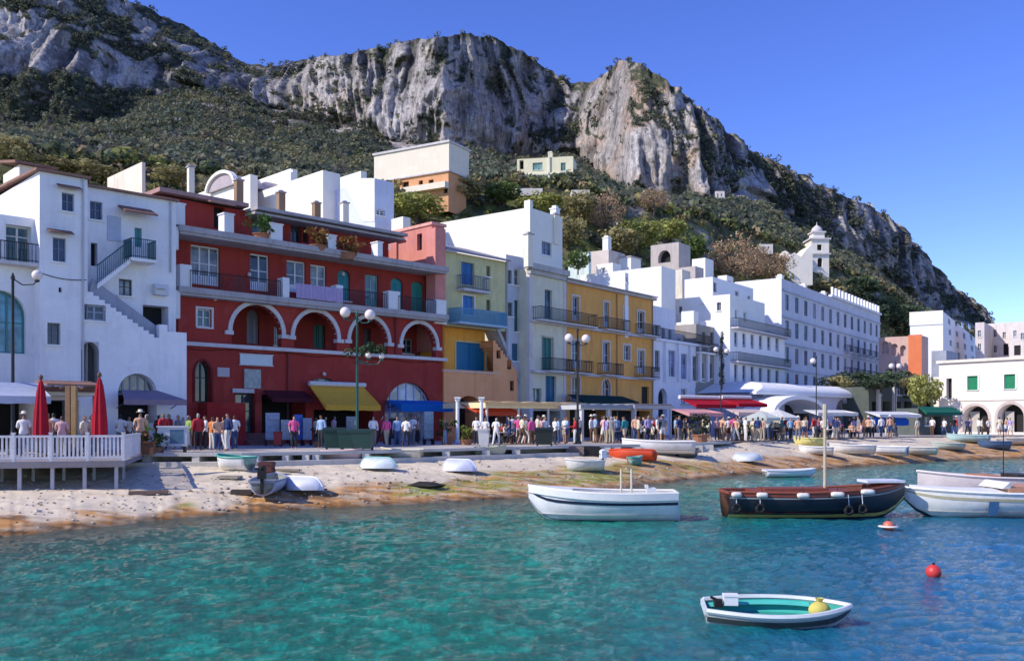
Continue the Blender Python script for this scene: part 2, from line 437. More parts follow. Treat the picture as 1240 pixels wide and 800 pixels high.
# ---------------------------------------------------------------- ground, sea, mountain
def lerp(px, xs, ys): return np.interp(px, xs, ys)
XS  = [-300,-100,   0,  60, 130, 200, 240, 270, 300, 330, 380, 420, 470, 500, 540, 570, 600, 640, 690, 715, 750, 775, 810, 850, 880, 905, 940, 970,1000,1040,1080,1110,1140,1165,1182,1192,1215,1300,1600]
SKY = [-200,-140, -90, -60, -25,  18,  37,  54,  73,  79,  68,  63,  54,  46,  43,  39,  43,  66,  98,  98,  70,  77, 102, 133, 158, 181, 196, 211, 229, 247, 267, 300, 334, 352, 372, 400, 440, 470, 480]
X1 = [-300, 0, 130, 240, 450, 560, 640, 700, 760, 850, 950, 1060, 1130, 1200, 1600]
Y1 = [ 178, 182, 203, 212, 240, 228, 226, 226, 248, 262, 300, 345, 398, 440, 490]
D1 = [ 140, 140, 150, 160, 165, 180, 185, 190, 200, 215, 235, 270, 310, 330, 340]
X2 = [-300,-100, 0, 100, 200, 260, 330, 400, 470, 540, 600, 640, 700, 760, 850, 900, 960,1000,1060,1120,1180,1200,1300,1600]
Y2 = [ 110, 130,155, 165, 118, 108, 132, 152, 172, 182, 187, 190, 185, 236, 240, 234, 263, 284, 336, 378, 392, 450, 478, 485]
D2 = [ 330, 330,335, 340, 385, 410, 440, 425, 400, 385, 410, 430, 430, 345, 335, 360, 385, 400, 425, 450, 475, 480, 490, 500]
X3 = [-300,  0, 200, 270, 330, 430, 535, 640, 690, 760, 835, 900, 1000, 1180, 1300, 1600]
D3 = [ 420, 425, 470, 500, 510, 470, 425, 500, 510, 420, 412, 450, 480, 545, 560, 580]
X0 = [-300, 200, 450, 650, 850, 1000, 1100, 1200, 1600]
D0 = [  72,  85,  98, 108, 128, 172, 200, 215, 230]
Y0 = 516
def hill(px, py):
    """Depth of the hillside seen at a picture point (before roughening)."""
    y = [Y0, lerp(px, X1, Y1), lerp(px, X2, Y2), lerp(px, XS, SKY)]; d = [lerp(px, X0, D0), lerp(px, X1, D1), lerp(px, X2, D2), lerp(px, X3, D3)]
    return float(np.interp(-py, [-v for v in y], d))

def build_mountain():
    px = np.concatenate([np.arange(-300, -20, 8), np.arange(-20, 1240, 2.0), np.arange(1240, 1600, 10)])
    y1, y2, ys = lerp(px, X1, Y1), lerp(px, X2, Y2), lerp(px, XS, SKY)
    ys = ys + 3 + 3.2 * perlin(px / 17, 0.3, 0) + 1.8 * perlin(px / 6, 5.3, 0) + 1.2 * perlin(px / 3, 9.3, 0)
    y2 = np.maximum(y2, ys + 4) + 12 * perlin(px / 45, 2.5, 0)
    y2 = np.maximum(y2, ys + 3)
    d0, d1, d2, d3 = lerp(px, X0, D0), lerp(px, X1, D1), lerp(px, X2, D2), lerp(px, X3, D3)
    d3 = d2 + (d3 - d2) * np.interp(px, [250, 380], [.65, .42])
    rows_y, rows_d, seg = [], [], []
    for i in np.linspace(0, 1, 90): rows_y.append(Y0 + (y1 - Y0) * i); rows_d.append(d0 + (d1 - d0) * (i * .8 + .2 * i * i)); seg.append(0 + i)
    for i in np.linspace(0, 1, 90)[1:]: rows_y.append(y1 + (y2 - y1) * i); rows_d.append(d1 + (d2 - d1) * i); seg.append(1 + i)
    for i in np.linspace(0, 1, 130)[1:]: rows_y.append(y2 + (ys - y2) * i); rows_d.append(d2 + (d3 - d2) * (.75 * i + .25 * i**3)); seg.append(2 + i)
    Y, D, S = np.array(rows_y), np.array(rows_d), np.repeat(np.array(seg)[:, None], len(px), 1)
    X = (px[None] - CX) / F * D; Z = CH + (HY - Y) / F * D
    # roughen: vertical flutes and ledges on the cliffs, lumps on the slopes
    cl = smooth(S, 1.9, 2.15) * (1 - .55 * smooth(-px, -330, -180)[None]) + .0
    wx, wz = X + 9 * perlin(X / 40, D / 60, Z / 40), Z
    fl = 1 - np.abs(perlin(wx / 26, D / 90, wz / 120)) * 2
    fl2 = 1 - np.abs(perlin(wx / 9.5, D / 60 + 4, wz / 45)) * 2
    fl3 = perlin(wx / 4.2, D / 30 + 9, wz / 12)
    led = perlin(wx / 50, D / 70, wz / 11 + 3)
    n3 = fbm(X / 14, D / 14, Z / 14, 4)
    fl4 = 1 - np.abs(perlin(wx / 4.4, D / 40 + 1, wz / 26)) * 2.4
    disp = cl * (7 * fl + 4.6 * np.sign(fl2) * np.abs(fl2) ** .7 + 2.9 * fl4 + 1.3 * fl3 + 2.8 * led + 1.5 * (1 - 2 * np.abs(perlin(wx / 2.1, D / 20, wz / 9)))) + (1 - cl) * smooth(S, .05, .3) * (1.6 * n3 + 1.0 * perlin(X / 3.5, D / 3.5, Z / 3.5)) + cl * 2.0 * n3
    left = smooth(-px, -340, -240)[None] * smooth(S, 1.2, 1.7)
    disp = disp + left * (10 * (1 - np.abs(perlin(wx / 22, D / 60 + 2, wz / 70)) * 2) * smooth(perlin(X / 60, D / 60, Z / 35 + 5), -.3, .3) + 3 * fl2)
    Dn = D - disp * smooth(S, .02, .2)
    Z = CH + (Z - CH) * (1 + .9 * (Dn / D - 1))
    Z = Z + .5 * (1 - cl) * smooth(S, .1, .4) * n3
    # plateau behind the skyline
    for j in range(1, 9):
        Dn = np.vstack([Dn, Dn[-1:] + 14 * j]); X = np.vstack([X, X[-1:]]); Z = np.vstack([Z, Z[-1:] - 2.2 * j - .35 * j * j])
        S = np.vstack([S, np.full((1, len(px)), 3.2)])
    V = np.stack([X, Dn, Z], -1); nr, nc = S.shape
    du = np.gradient(V, axis=1); dv = np.gradient(V, axis=0); nrm = np.cross(du, dv); nrm /= np.linalg.norm(nrm, axis=-1, keepdims=True) + 1e-9
    nz = np.abs(nrm[..., 2])
    PX = np.repeat(px[None], nr, 0)
    nA = fbm(X / 35, Dn / 35, Z / 22, 4, .6); nB = fbm(X / 7, Dn / 7, Z / 7, 3)
    vc = smooth(nz + .46 * nA + .28 * nB - .24 * fl_pad(fl2, nr), .34, .58)                    # scrub grips the ledges of the cliffs
    vc = np.maximum(vc, smooth(S, 2.90, 2.99) * smooth(nB, -.3, .2))
    vs = smooth(1.15 + .8 * nA + .35 * nB - .9 * smooth(S, 1.55, 2.0), .25, .7)
    veg = np.where(S < 2, vs, vc)
    lf = smooth(-PX, -340, -250) * smooth(S, 1.35, 1.8)
    veg = veg * (1 - lf) + lf * smooth(.95 * nz + .85 * nA + .25 * nB, .34, .60)
    # colours: limestone greys with warm stains, dark scrub, olive terraces low down
    warm = smooth(nA + .5 * perlin(X / 60, Dn / 60, Z / 30), -.1, .7) * (.35 + .65 * np.exp(-((PX - 790) / 85) ** 2))
    rock = np.array([.48, .445, .42])[None, None] * (1 - warm[..., None]) + np.array([.56, .41, .31])[None, None] * warm[..., None]
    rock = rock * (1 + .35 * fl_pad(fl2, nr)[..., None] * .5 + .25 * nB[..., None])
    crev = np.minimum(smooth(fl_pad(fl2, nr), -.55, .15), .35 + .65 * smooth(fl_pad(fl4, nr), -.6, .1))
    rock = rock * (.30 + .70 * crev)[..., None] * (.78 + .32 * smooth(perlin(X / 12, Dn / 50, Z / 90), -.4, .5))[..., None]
    green = np.array([.075, .085, .052])[None, None] * (1 + .5 * nB[..., None]) + np.clip(nA, 0, 1)[..., None] * np.array([.02, .016, .004])
    low = (1 - smooth(S, .75, 1.15)) * smooth(PX, -100, 60)
    soil = np.where((nB + .6 * nA)[..., None] > .15, np.array([.36, .29, .16]), np.array([.22, .24, .075]))
    green = green * (1 - low[..., None]) + soil * low[..., None]
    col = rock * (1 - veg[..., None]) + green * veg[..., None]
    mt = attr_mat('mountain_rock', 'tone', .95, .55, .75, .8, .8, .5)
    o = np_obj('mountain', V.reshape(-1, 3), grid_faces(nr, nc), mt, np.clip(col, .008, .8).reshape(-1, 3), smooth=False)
    tag(o, 'limestone mountain with grey cliffs and dark scrub above the town', kind='structure')
    return V, veg, S, PX
def fl_pad(a, nr): return np.vstack([a, np.repeat(a[-1:], nr - len(a), 0)])

def clump_cloud(C, rads, cols, per, leaf, seed=0, flat=.8):
    """Tufts of small leaf faces around many centres: arrays of vertices, faces and tones."""
    g = np.random.default_rng(seed); n = len(C)
    d = g.normal(size=(n, per, 3)); d /= np.linalg.norm(d, axis=-1, keepdims=True)
    rr = rads[:, None] * g.uniform(.55, 1.0, (n, per)) ** .6
    P = C[:, None] + d * rr[..., None] * np.array([1, 1, flat])
    nrm = d + g.normal(size=d.shape) * .55 + np.array([0, 0, .25]); nrm /= np.linalg.norm(nrm, axis=-1, keepdims=True)
    a = np.cross(nrm, g.normal(size=d.shape)); a /= np.linalg.norm(a, axis=-1, keepdims=True) + 1e-9; b = np.cross(nrm, a)
    s = (leaf * rads[:, None] * g.uniform(.6, 1.3, (n, per)))[..., None]
    V = np.stack([P + a * s, P + b * s * .7, P - a * s, P - b * s * .7], 2).reshape(-1, 3)
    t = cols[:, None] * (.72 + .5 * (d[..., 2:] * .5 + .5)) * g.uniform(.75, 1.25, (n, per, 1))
    T = np.repeat(t.reshape(-1, 3), 4, 0)
    return V, np.arange(len(V)).reshape(-1, 4), T

def build_scrub(V, veg, S, PX):
    """Dense maquis of the slopes: bushes nobody could count."""
    P = V.reshape(-1, 3); g = np.random.default_rng(3)
    nr, nc = S.shape
    du = np.gradient(V, axis=1); dv = np.gradient(V, axis=0); A = np.linalg.norm(np.cross(du, dv), axis=-1)
    w = (A * (veg ** 2.2 + .07 * (S > 1.95)) * (PX > -30) * (PX < 1240) * (S < 3.05)).ravel()
    w = w * np.where(S.ravel() < 1, .38, 1) * np.where((S.ravel() < .12), 0, 1)
    w = w * np.where(S.ravel() > 2.85, .12, 1)
    # as dense as it looks: weight by apparent size
    w = w / (V[..., 1].ravel() / 200) ** 1.0
    idx = g.choice(len(w), 24000, p=w / w.sum())
    c = P[idx] + g.normal(size=(len(idx), 3)) * .5
    s = S.ravel()[idx]
    r = g.uniform(.55, 1.9, len(idx)) * np.where(veg.ravel()[idx] < .3, .55, 1) * np.where(s < 1, .62, np.where(s < 2, 1.15, .95))
    c[:, 2] += r * .35
    base = np.array([[.130, .150, .098], [.160, .170, .100], [.110, .132, .100], [.185, .178, .110], [.15, .142, .12]])
    k = g.choice(5, len(idx), p=[.32, .2, .28, .08, .12]); col = base[k]
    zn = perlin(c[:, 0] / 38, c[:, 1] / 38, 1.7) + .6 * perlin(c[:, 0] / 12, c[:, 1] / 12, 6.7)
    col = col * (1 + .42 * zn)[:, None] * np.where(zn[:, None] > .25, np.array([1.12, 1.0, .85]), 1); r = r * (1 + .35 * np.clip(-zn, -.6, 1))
    low = (s < 1.02)
    lowb = np.array([[.20, .22, .07], [.27, .24, .10], [.13, .16, .07], [.30, .23, .13], [.09, .11, .06]])
    col = np.where(low[:, None], lowb[g.choice(5, len(idx))], col)
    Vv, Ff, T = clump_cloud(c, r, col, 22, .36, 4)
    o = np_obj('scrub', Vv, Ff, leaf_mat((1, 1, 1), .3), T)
    tag(o, 'dark green scrub and bushes covering the mountain slopes', 'scrub', kind='stuff')

# shoreline and quay, as depth by picture column
XSH = [-400, 0, 100, 200, 300, 400, 500, 640, 750, 870, 960, 1060, 1150, 1240, 1600]
YSH = [ 668, 650, 640, 629, 621, 615, 610, 602, 591, 577, 571, 564, 557.5, 554.5, 548]
DSH = [CH * F / (y - HY) for y in YSH]
XQ = [-400, 150, 300, 470, 640, 760, 840, 880, 960, 1060, 1160, 1240, 1600]
DQ = [ 39, 40, 40.5, 44, 50, 54, 57.5, 61, 68, 76, 83, 86, 90]
def quay_pt(px, z=QZ): d = float(lerp(px, XQ, DQ)); return Vector(((px - CX) / F * d, d, z))

def build_beach():
    px = np.concatenate([np.arange(-400, -20, 10), np.arange(-20, 1260, 2.5), np.arange(1260, 1601, 12)])
    ds, dq = lerp(px, XSH, DSH), lerp(px, XQ, DQ) + .3
    ds = ds + .35 * perlin(px / 30, 1.5, 0) + .2 * perlin(px / 9, 4.5, 0)
    zq = np.interp(px, [-400, 150, 640, 840, 900, 1600], [1.25, 1.28, 1.25, 1.3, QZ - .02, QZ - .02])
    t = np.concatenate([np.linspace(-.5, 0, 14, endpoint=False), np.linspace(0, 1, 110), [1.12]])[:, None]
    D = ds + (dq - ds) * t
    Z = np.where(t < 0, t * 1.6, zq * (np.clip(t, 0, 1) ** .8))
    X = (px - CX) / F * D
    n1 = fbm(X / 2.2, D / 1.4, 0.5, 4); n2 = perlin(X / .5, D / .4, 0)
    Z = Z + .05 * n1 * smooth(t, .0, .15) * (1 - smooth(t, .85, 1)) + .025 * n2 * smooth(t, 0, .1)
    PX = np.repeat(px[None], len(t), 0); T = t + 0 * PX
    sand = np.array([.72, .61, .45]) * (1 + .12 * n1[..., None]) * (1 + .10 * n2[..., None])
    # wet, weed-stained fringe: orange-brown with green patches
    edge = .20 + .13 * smooth(PX, 280, 400) + .20 * perlin(PX / 60, 7.7, 0) + .10 * n1 + (-.06 + .14 * smooth(PX, 220, 330)) + .16 * smooth(PX, 480, 640) * (1 - smooth(PX, 800, 900)) + .3 * smooth(PX, 1100, 1160)
    weed = (1 - smooth(T, edge - .10, edge + .06)) * (.55 + .45 * smooth(fbm(X / .9, D / .35, 6.6, 4), -.35, .1)); weed = np.maximum(weed, .35 * smooth(fbm(X / 1.6, D / .5, 2.6, 4), .4, .7) * (1 - smooth(T, .5, .75)))
    k1 = smooth(fbm(X / 1.3, D / .5, 3.3, 4), -.2, .35)[..., None]
    wc = np.array([.54, .27, .09]) * (1 - k1) + np.array([.24, .13, .06]) * k1
    gx = np.exp(-((PX - 245) / 40) ** 2) + np.exp(-((PX - 510) / 35) ** 2) + .7 * np.exp(-((PX - 600) / 60) ** 2) + .8 * np.exp(-((PX - 720) / 60) ** 2) + .5 * np.exp(-((PX - 835) / 50) ** 2)
    gk = (smooth(perlin(X / .8, D / .4, 8.8) + .8 * gx, .25, .55) * np.clip(gx, 0, 1) * smooth(T, .06, .16) * (1 - smooth(T, edge - .06, edge + .1)))[..., None]
    wc = wc * (1 - gk) + np.array([.24, .29, .04]) * gk
    wet = (1 - smooth(T, .0, .10))[..., None]
    col = sand * (1 - weed[..., None]) + wc * weed[..., None]
    col = col * (1 - .55 * wet)
    mt = attr_mat('beach_sand', 'tone', .9, 5.0, .25, 9, .5, .05)
    o = np_obj('beach', np.stack([X, D, Z], -1).reshape(-1, 3), grid_faces(*X.shape), mt, np.clip(col, .01, .8).reshape(-1, 3), smooth=True)
    tag(o, 'pale pebble beach with rust coloured weed along the water', kind='structure')
    # loose stones lying on the beach
    g = np.random.default_rng(8); n = 900
    pxs = g.uniform(-20, 1100, n); ts = g.beta(1.4, 2.2, n); d = lerp(pxs, XSH, DSH); q = lerp(pxs, XQ, DQ)
    dd = d + (q - d) * ts; zz = np.interp(pxs, [-400, 640, 840, 900, 1600], [1.28, 1.25, 1.3, QZ, QZ]) * np.clip(ts, 0, 1) ** .8
    Vs, Fs, Ts = [], [], []
    for i in range(n):
        r = g.uniform(.02, .065) * (1.8 if g.random() < .05 else 1)
        u = g.normal(size=(14, 3)); u /= np.linalg.norm(u, axis=1)[:, None]
        bm = bmesh.new()
        for p in u: bm.verts.new(Vector(p * np.array([1.3, 1, .55]) * r) + Vector(((pxs[i] - CX) / F * dd[i], dd[i], zz[i] + .02)))
        bmesh.ops.convex_hull(bm, input=bm.verts); bm.verts.index_update()
        used = [v for v in bm.verts if v.link_faces]; ix = {v: k for k, v in enumerate(used)}
        b0 = sum(len(x) for x in Vs); Vs.append(np.array([v.co for v in used]))
        Fs += [[ix[v] + b0 for v in f.verts] for f in bm.faces if len(f.verts) == 3]; bm.free()
        c = np.array([.55, .49, .41]) if g.random() < .75 else np.array([.26, .18, .11]); Ts.append(np.tile(c * g.uniform(.6, 1.2), (len(used), 1)))
    o = np_obj('pebbles', np.concatenate(Vs), np.array(Fs), attr_mat('pebble_stone', 'tone', .85, 12, .4, 20, .3, .02), np.concatenate(Ts))
    tag(o, 'loose grey and brown stones scattered over the beach', 'pebbles', kind='stuff')

def build_sea():
    d = np.concatenate([[.5, 2, 4, 6, 7.5], np.geomspace(9, 112, 430), [118, 130, 160, 220, 400, 900, 2500, 7000]])
    px = np.concatenate([[-9000, -4000, -2000, -1000, -500, -250], np.arange(-120, 1400, 2.9), np.arange(1400, 2600, 8), [2800, 3500, 6000, 10000]])
    X = (px[None] - CX) / F * d[:, None]; Y = d[:, None] + 0 * X
    far = 1 - smooth(Y, 90, 112); inside = far * smooth(px, -125, -110)[None] * (1 - smooth(px, 2450, 2590))[None]
    ds = lerp(px, XSH, DSH)[None]; off = ds - Y                        # metres of water in front of the beach
    calm = smooth(off, -.5, 4)
    wx = X + .5 * perlin(X / 3, Y / 3, .2)
    h = .030 * fbm(wx / 2.2 + .3, Y / 1.6, .7, 3, .6) + .024 * (1 - 2 * np.abs(perlin(wx / .62 - Y / 2.6, Y / .52, 2.2))) + .016 * perlin(wx / .26 + Y / 1.7, Y / .33, 5.2) * (1 - smooth(Y, 26, 60)) + .03 * perlin(X / 9, Y / 5, 3.3)
    h = h * inside * (.25 + .75 * calm)
    # body colour: turquoise over sand, dark weed beds, deep blue to the east
    pxg = px[None] + 0 * X
    blue = smooth(pxg + 70 * perlin(X / 6, Y / 6, 1) - 8 * (Y - 15), 560, 1150)
    teal = np.array([.010, .185, .125]); bl = np.array([.008, .130, .260])
    c = teal * (1 - blue[..., None]) + bl * blue[..., None]
    wn = .75 * fbm(X / .8, Y / 1.1, 4.4, 6, .75) + .35 * perlin(X / 4, Y / 3, 1.1)
    patch = smooth(wn + .35 * smooth(off, 16, 2) - .10, .0, .55) * (.75 - .5 * blue)
    c = c * (1 - patch[..., None]) + np.array([.030, .125, .092]) * patch[..., None]
    br = smooth(fbm(X / .7, Y / .95, 9.1, 5, .75), -.1, .6)[..., None] * .8  # bright mottling imitates ripple crests and troughs in the water colour
    bright = np.array([.014, .36, .25]) * (1 - blue[..., None]) + np.array([.008, .12, .25]) * blue[..., None]
    c = c * (1 - br * (1 - patch[..., None])) + bright * br * (1 - patch[..., None])
    sh = (1 - smooth(off, .2, 7.5))[..., None] * (.8 - .35 * smooth(pxg, 850, 1000))[..., None]
    c = c * (1 - sh) + np.array([.10, .105, .075]) * sh
    m, nt, b = _new('sea_water'); L = nt.links.new
    a = N(nt, 'ShaderNodeAttribute', attribute_name='tone'); pos = N(nt, 'ShaderNodeNewGeometry').outputs['Position']
    mp = N(nt, 'ShaderNodeMapping'); mp.inputs['Scale'].default_value = (1, .42, 1); L(pos, mp.inputs[0])
    n1, n2 = noise(nt, mp.outputs[0], 8, 6, .72), noise(nt, mp.outputs[0], 24, 4, .7)
    cc = mixc(nt, mixf(nt, ramp(nt, n1, .44, .60), .6), a.outputs['Color'], mixc(nt, 1.0, a.outputs['Color'], (.34, .48, .46), 'MULTIPLY'))  # ripple facets also darkened in the colour, by the bump noise
    L(cc, b.inputs['Base Color']); b.inputs['Roughness'].default_value = .045; b.inputs['IOR'].default_value = 1.33
    add = N(nt, 'ShaderNodeMath', operation='MULTIPLY_ADD'); L(n2, add.inputs[0]); add.inputs[1].default_value = .35; L(n1, add.inputs[2])
    bump(nt, b, add.outputs[0], .8, .11)
    o = np_obj('sea', np.stack([X, Y, h], -1).reshape(-1, 3), grid_faces(*X.shape), m, np.clip(c, .003, .8).reshape(-1, 3), smooth=True)
    tag(o, 'turquoise sea water with small ripples', kind='structure')

def build_quay():
    m = MB(); xs = list(range(-400, 1601, 20))
    front = [quay_pt(x, QZ) for x in xs]; back = [Vector((p.x * 5.2, 5.2 * p.y, QZ)) for p in front]
    pav = plaster((.48, .44, .40), .4, (.25, .22, .19))
    for a, b, c, d in zip(front, front[1:], back, back[1:]): m.poly([a, b, d, c])
    tag(m.build('promenade', pav), 'grey paved promenade in front of the houses', kind='structure')
    m = MB()
    top = [(quay_pt(x), Vector((0, -.42, 0))) for x in range(-400, 885, 12)]
    for (a, _), (b, _) in zip(top, top[1:]):
        f = Vector((0, -.42, 0)); z0, z1 = .55, QZ + .045
        q = lambda p, z, k: (p.x, p.y + k, z)
        m.poly([q(a, z1, -.42), q(b, z1, -.42), q(b, z1, .1), q(a, z1, .1)]); m.poly([q(a, z1 - .15, -.42), q(b, z1 - .15, -.42), q(b, z1, -.42), q(a, z1, -.42)])
        m.poly([q(a, z1 - .15, -.42), q(b, z1 - .15, -.42), q(b, z1 - .15, 1.2), q(a, z1 - .15, 1.2)]); m.poly([q(a, z0, 1.2), q(b, z0, 1.2), q(b, z1 - .15, 1.2), q(a, z1 - .15, 1.2)])
        if int(abs(a.x) * 10) % 7 == 0 or R.random() < .16: m.box(a.x, b.x - .1, min(a.y, b.y) - .38, max(a.y, b.y) + 1.1, z0, z1 - .152)
        m.poly([q(a, 1.36, -.95), q(b, 1.36, -.95), q(b, 1.36, 1.2), q(a, 1.36, 1.2)]); m.poly([q(a, .8, -.95), q(b, .8, -.95), q(b, 1.36, -.95), q(a, 1.36, -.95)])
    tag(m.build('quay_kerb', plaster((.55, .52, .47), .4, (.2, .17, .14))), 'pale stone kerb of the quay above the beach', kind='structure')
# ---------------------------------------------------------------- the white house at the west end
BLUE_SH = plaster((.84, .83, .85), .30, (.46, .44, .46))
GREY_F = (.16, .18, .22)
def white_house():
    fr = Fr.vp(48, 43.5, 226, 1760)
    root = fr.root('white_house', 'tall white plastered house with outside stairs beside the red building', 'house')
    W = lambda *a, **k: op(fr, *a, **k)
    gl = glass_mat((.012, .018, .03))
    ops1 = [W(75, 90, 234, 256, 'w', fc=(.20,.23,.32), glass=gl, t=.05, hood=1), W(64, 80, 288, 317, 'w', fc=(.20,.23,.32), glass=gl, t=.05, hood=1),
            W(57, 73, 391, 417, 'w', fc=GREY_F, glass=gl, sur=.1), W(98.5, 120, 414, 468, 'o', arch=1, rise=.55, deep=.7, mat=plaster((.10,.10,.10))),
            W(52, 96, 484, 545, 'o', deep=2.5), W(102, 128, 369, 388, 'w', fc=(.35,.38,.48), glass=gl), W(71, 75, 348, 354, 'o', deep=.2)]
    uA, uB = fr.u(106), fr.u(213, -1.3); uC = fr.u(226)
    zt = fr.uz(52, 208)[1]; z1 = fr.uz(106, 352)[1]
    m = MB(); lo = [o for o in ops1]
    wall(m, 0, uA, 0, zt, lo)                                           # front of the tall part
    wall(m, uA, uC, 0, fr.uz(210, 411)[1], lo + [W(143, 190, 452, 512, 'n', arch=1, deep=1.2)])
    # stepped stair parapet rising to the west
    steps = 13; pa, pb = fr.uz(106, 351), fr.uz(193, 411); zb = fr.uz(210, 411)[1]
    for i in range(steps):
        u0 = uA + (pb[0] - uA) * i / steps; u1 = uA + (pb[0] - uA) * (i + 1) / steps
        zc = pa[1] + (pb[1] - pa[1]) * (i + .5) / steps
        o = [q for q in lo if q['u1'] > u0 and q['u0'] < u1]
        wall(m, u0, u1, zb, max(zc, zb + .05), o)
        m.poly([(u0, 0, zc), (u1, 0, zc), (u1, .25, zc), (u0, .25, zc)]); m.poly([(u1, 0, zc), (u1, .25, zc), (u1, .25, zc - .5), (u1, 0, zc - .5)])
    up0, up1, zp = fr.u(193), fr.u(203), fr.uz(198, 393)[1]
    m.box(up0, up1, 0.002, .4, zb - .3, zp); m.box(up1, uC, .002, .3, zb - .3, fr.uz(214, 402)[1])
    # upper front set back behind the stairs
    rec = 1.3; V = lambda *a, **k: op(fr, *a, y=rec, **k)
    ops2 = [V(109, 124, 244, 266, 'w', fc=(.20,.23,.32), glass=gl, t=.05), V(110, 118, 294, 322, 'o', deep=.4), V(163, 172, 276, 299, 'D', fc=(.05,.28,.30)),
            V(144, 160, 338, 358, 'w', fc=(.05,.05,.05), glass=glass_mat((.10,.12,.12))), V(173, 204, 370, 412, 'o', deep=.9)]
    wall(m, uA, uB, z1 - 4.2, zt - .02, ops2, y=rec)
    m.poly([(uA, 0, 0), (uA, rec, 0), (uA, rec, zt), (uA, 0, zt)])
    dep = 9.5
    m.poly([(uB, rec, 0), (uB, dep, 0), (uB, dep, zt), (uB, rec, zt)]); m.poly([(0, dep, 0), (uB, dep, 0), (uB, dep, zt), (0, dep, zt)])
    m.poly([(uC, 0, 0), (uC, 2.5, 0), (uC, 2.5, zb), (uC, 0, zb)])
    xf = side_xf(0, dep); m.xf = xf; wall(m, 0, dep, 0, zt); m.xf = None
    m.build('wall', BLUE_SH, root); fill(root, [o for o in ops1]); fill(root, ops2)
    m = MB(); m.poly([(uA, 0.1, zb), (uC, .1, zb), (uC, rec, zb), (uA, rec, zb)])
    n = 16
    for i in range(n):                                                  # flight behind the parapet
        u0 = uA + (pb[0] - uA) * i / n; u1 = uA + (pb[0] - uA) * (i + 1) / n; z = pa[1] - .7 + (pb[1] - pa[1]) * i / n; m.box(u0, u1, .26, rec - .01, z - 1.2, z)
    m.build('stairs', M_SLAB, root)
    m = MB(); e = .22
    m.prism([(-e, -e, zt), (-e, -e, zt + .12), (-e, dep, zt + .5), (-e, dep, zt + .38)], (uA + e + .1, 0, 0)); m.prism([(uA + .1, rec - e, zt - .05), (uA + .1, rec - e, zt + .07), (uA + .1, dep, zt + .5), (uA + .1, dep, zt + .38)], (uB - uA, 0, 0))
    m.build('roof', plaster((.30, .17, .13), .6, (.14, .08, .06)), root)
    m = MB(); s0, s1 = fr.uz(112, 337, -.5), fr.uz(194, 398, -.5); s2 = fr.uz(194, 412, -.5); s3 = fr.uz(106, 353, -.5); m.prism([(s0[0], .5, s0[1]), (s1[0], .5, s1[1]), (s2[0], .5, s2[1] - .4), (s3[0], .5, s3[1] - .4)], (0, .12, 0)); m.build('shaded_stair_side', plaster((.34, .36, .42), .4, (.18, .18, .22)), root)  # flight side in dark grey, shade of the stair recess put into its colour
    # balcony with door, canopy and the flight down to it
    z = fr.uz(175, 314, -.4)[1]; u0, u1 = fr.u(158, -.3), fr.u(189, -.3); balcony(root, u0, u1, z, y=rec, out=1.1, rail=paint((.03,.10,.11)), slabm=M_WHITE, step=.1)
    a, b = fr.uz(158, 314, -.4), fr.uz(118, 345, -.4)
    m = MB(); m.prism([(b[0], .4, b[1] - .2), (a[0], .4, a[1] - .2), (a[0], .4, a[1] + .08), (b[0], .4, b[1] + .08)], (0, .8, 0)); f = m.build('flight', BLUE_SH, root)
    m = MB()
    for i in range(18):
        k = i / 17; u = b[0] + (a[0] - b[0]) * k; zz = b[1] + (a[1] - b[1]) * k; m.box(u - .015, u + .015, .4, .43, zz, zz + 1)
    m.tube([(b[0], .41, b[1] + 1), (a[0], .41, a[1] + 1)], .03, 5); m.build('railing', paint((.03,.10,.11)), f)
    u0, u1, zc = fr.u(149, -.6), fr.u(189, -.6), fr.uz(170, 260, -.6)[1]
    m = MB(); m.prism([(u0, .35, zc), (u0, .35, zc + .1), (u0, rec, zc + .5), (u0, rec, zc + .4)], (u1 - u0, 0, 0)); m.build('canopy', M_TILE, root)
    m = MB(); u0, u1, za, zb2 = fr.u(130, -rec), fr.u(146, -rec), fr.uz(138, 292, -rec)[1], fr.uz(138, 262, -rec)[1]; m.box(u0, u1, rec - .06, rec, za, zb2); m.build('shutter', paint((.45,.50,.62)), root)
    m = MB(); u0, u1, za, zb2 = fr.u(184, -rec), fr.u(200, -rec), fr.uz(192, 358, -rec)[1], fr.uz(192, 345, -rec)[1]; m.box(u0, u1, rec - .45, rec - .05, za, zb2)
    m.lathe([(.02, 0), (.24, 0), (.26, .02)], ((u0 + u1) / 2 - .1, rec - .46, (za + zb2) / 2), 10); m.build('air_conditioner', paint((.6, .62, .66)), root)
    for x, y0, y1 in ((100, 214, 480), (206, 240, 330)):
        m = MB(); u, k0 = fr.uz(x, y0, 0 if x < 106 else -rec); k1 = fr.uz(x, y1, 0 if x < 106 else -rec)[1]; yy = -.07 if x < 106 else rec - .07; m.tube([(u, yy, k1), (u, yy, k0)], .045, 6); m.build('drain_pipe', paint((.50,.50,.52)), root)
    m = MB(); a, b = fr.uz(50, 331), fr.uz(104, 339); m.tube([(a[0] + (b[0] - a[0]) * i / 8, -.04, a[1] + (b[1] - a[1]) * i / 8 - .12 * math.sin(math.pi * i / 8)) for i in range(9)], .02, 4); m.build('cable', M_IRON, root)
    # fanlight and shop door under the arch
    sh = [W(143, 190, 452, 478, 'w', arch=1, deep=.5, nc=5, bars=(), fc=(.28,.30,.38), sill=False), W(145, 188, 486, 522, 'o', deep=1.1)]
    fill(root, sh)
    u0, u1 = fr.u(136), fr.u(211); za, zb2 = fr.uz(170, 473)[1], fr.uz(172, 490, 1.5)[1]
    aw = fr.root('awning', 'faded mauve awning under the fanlight of the white house', 'awning')
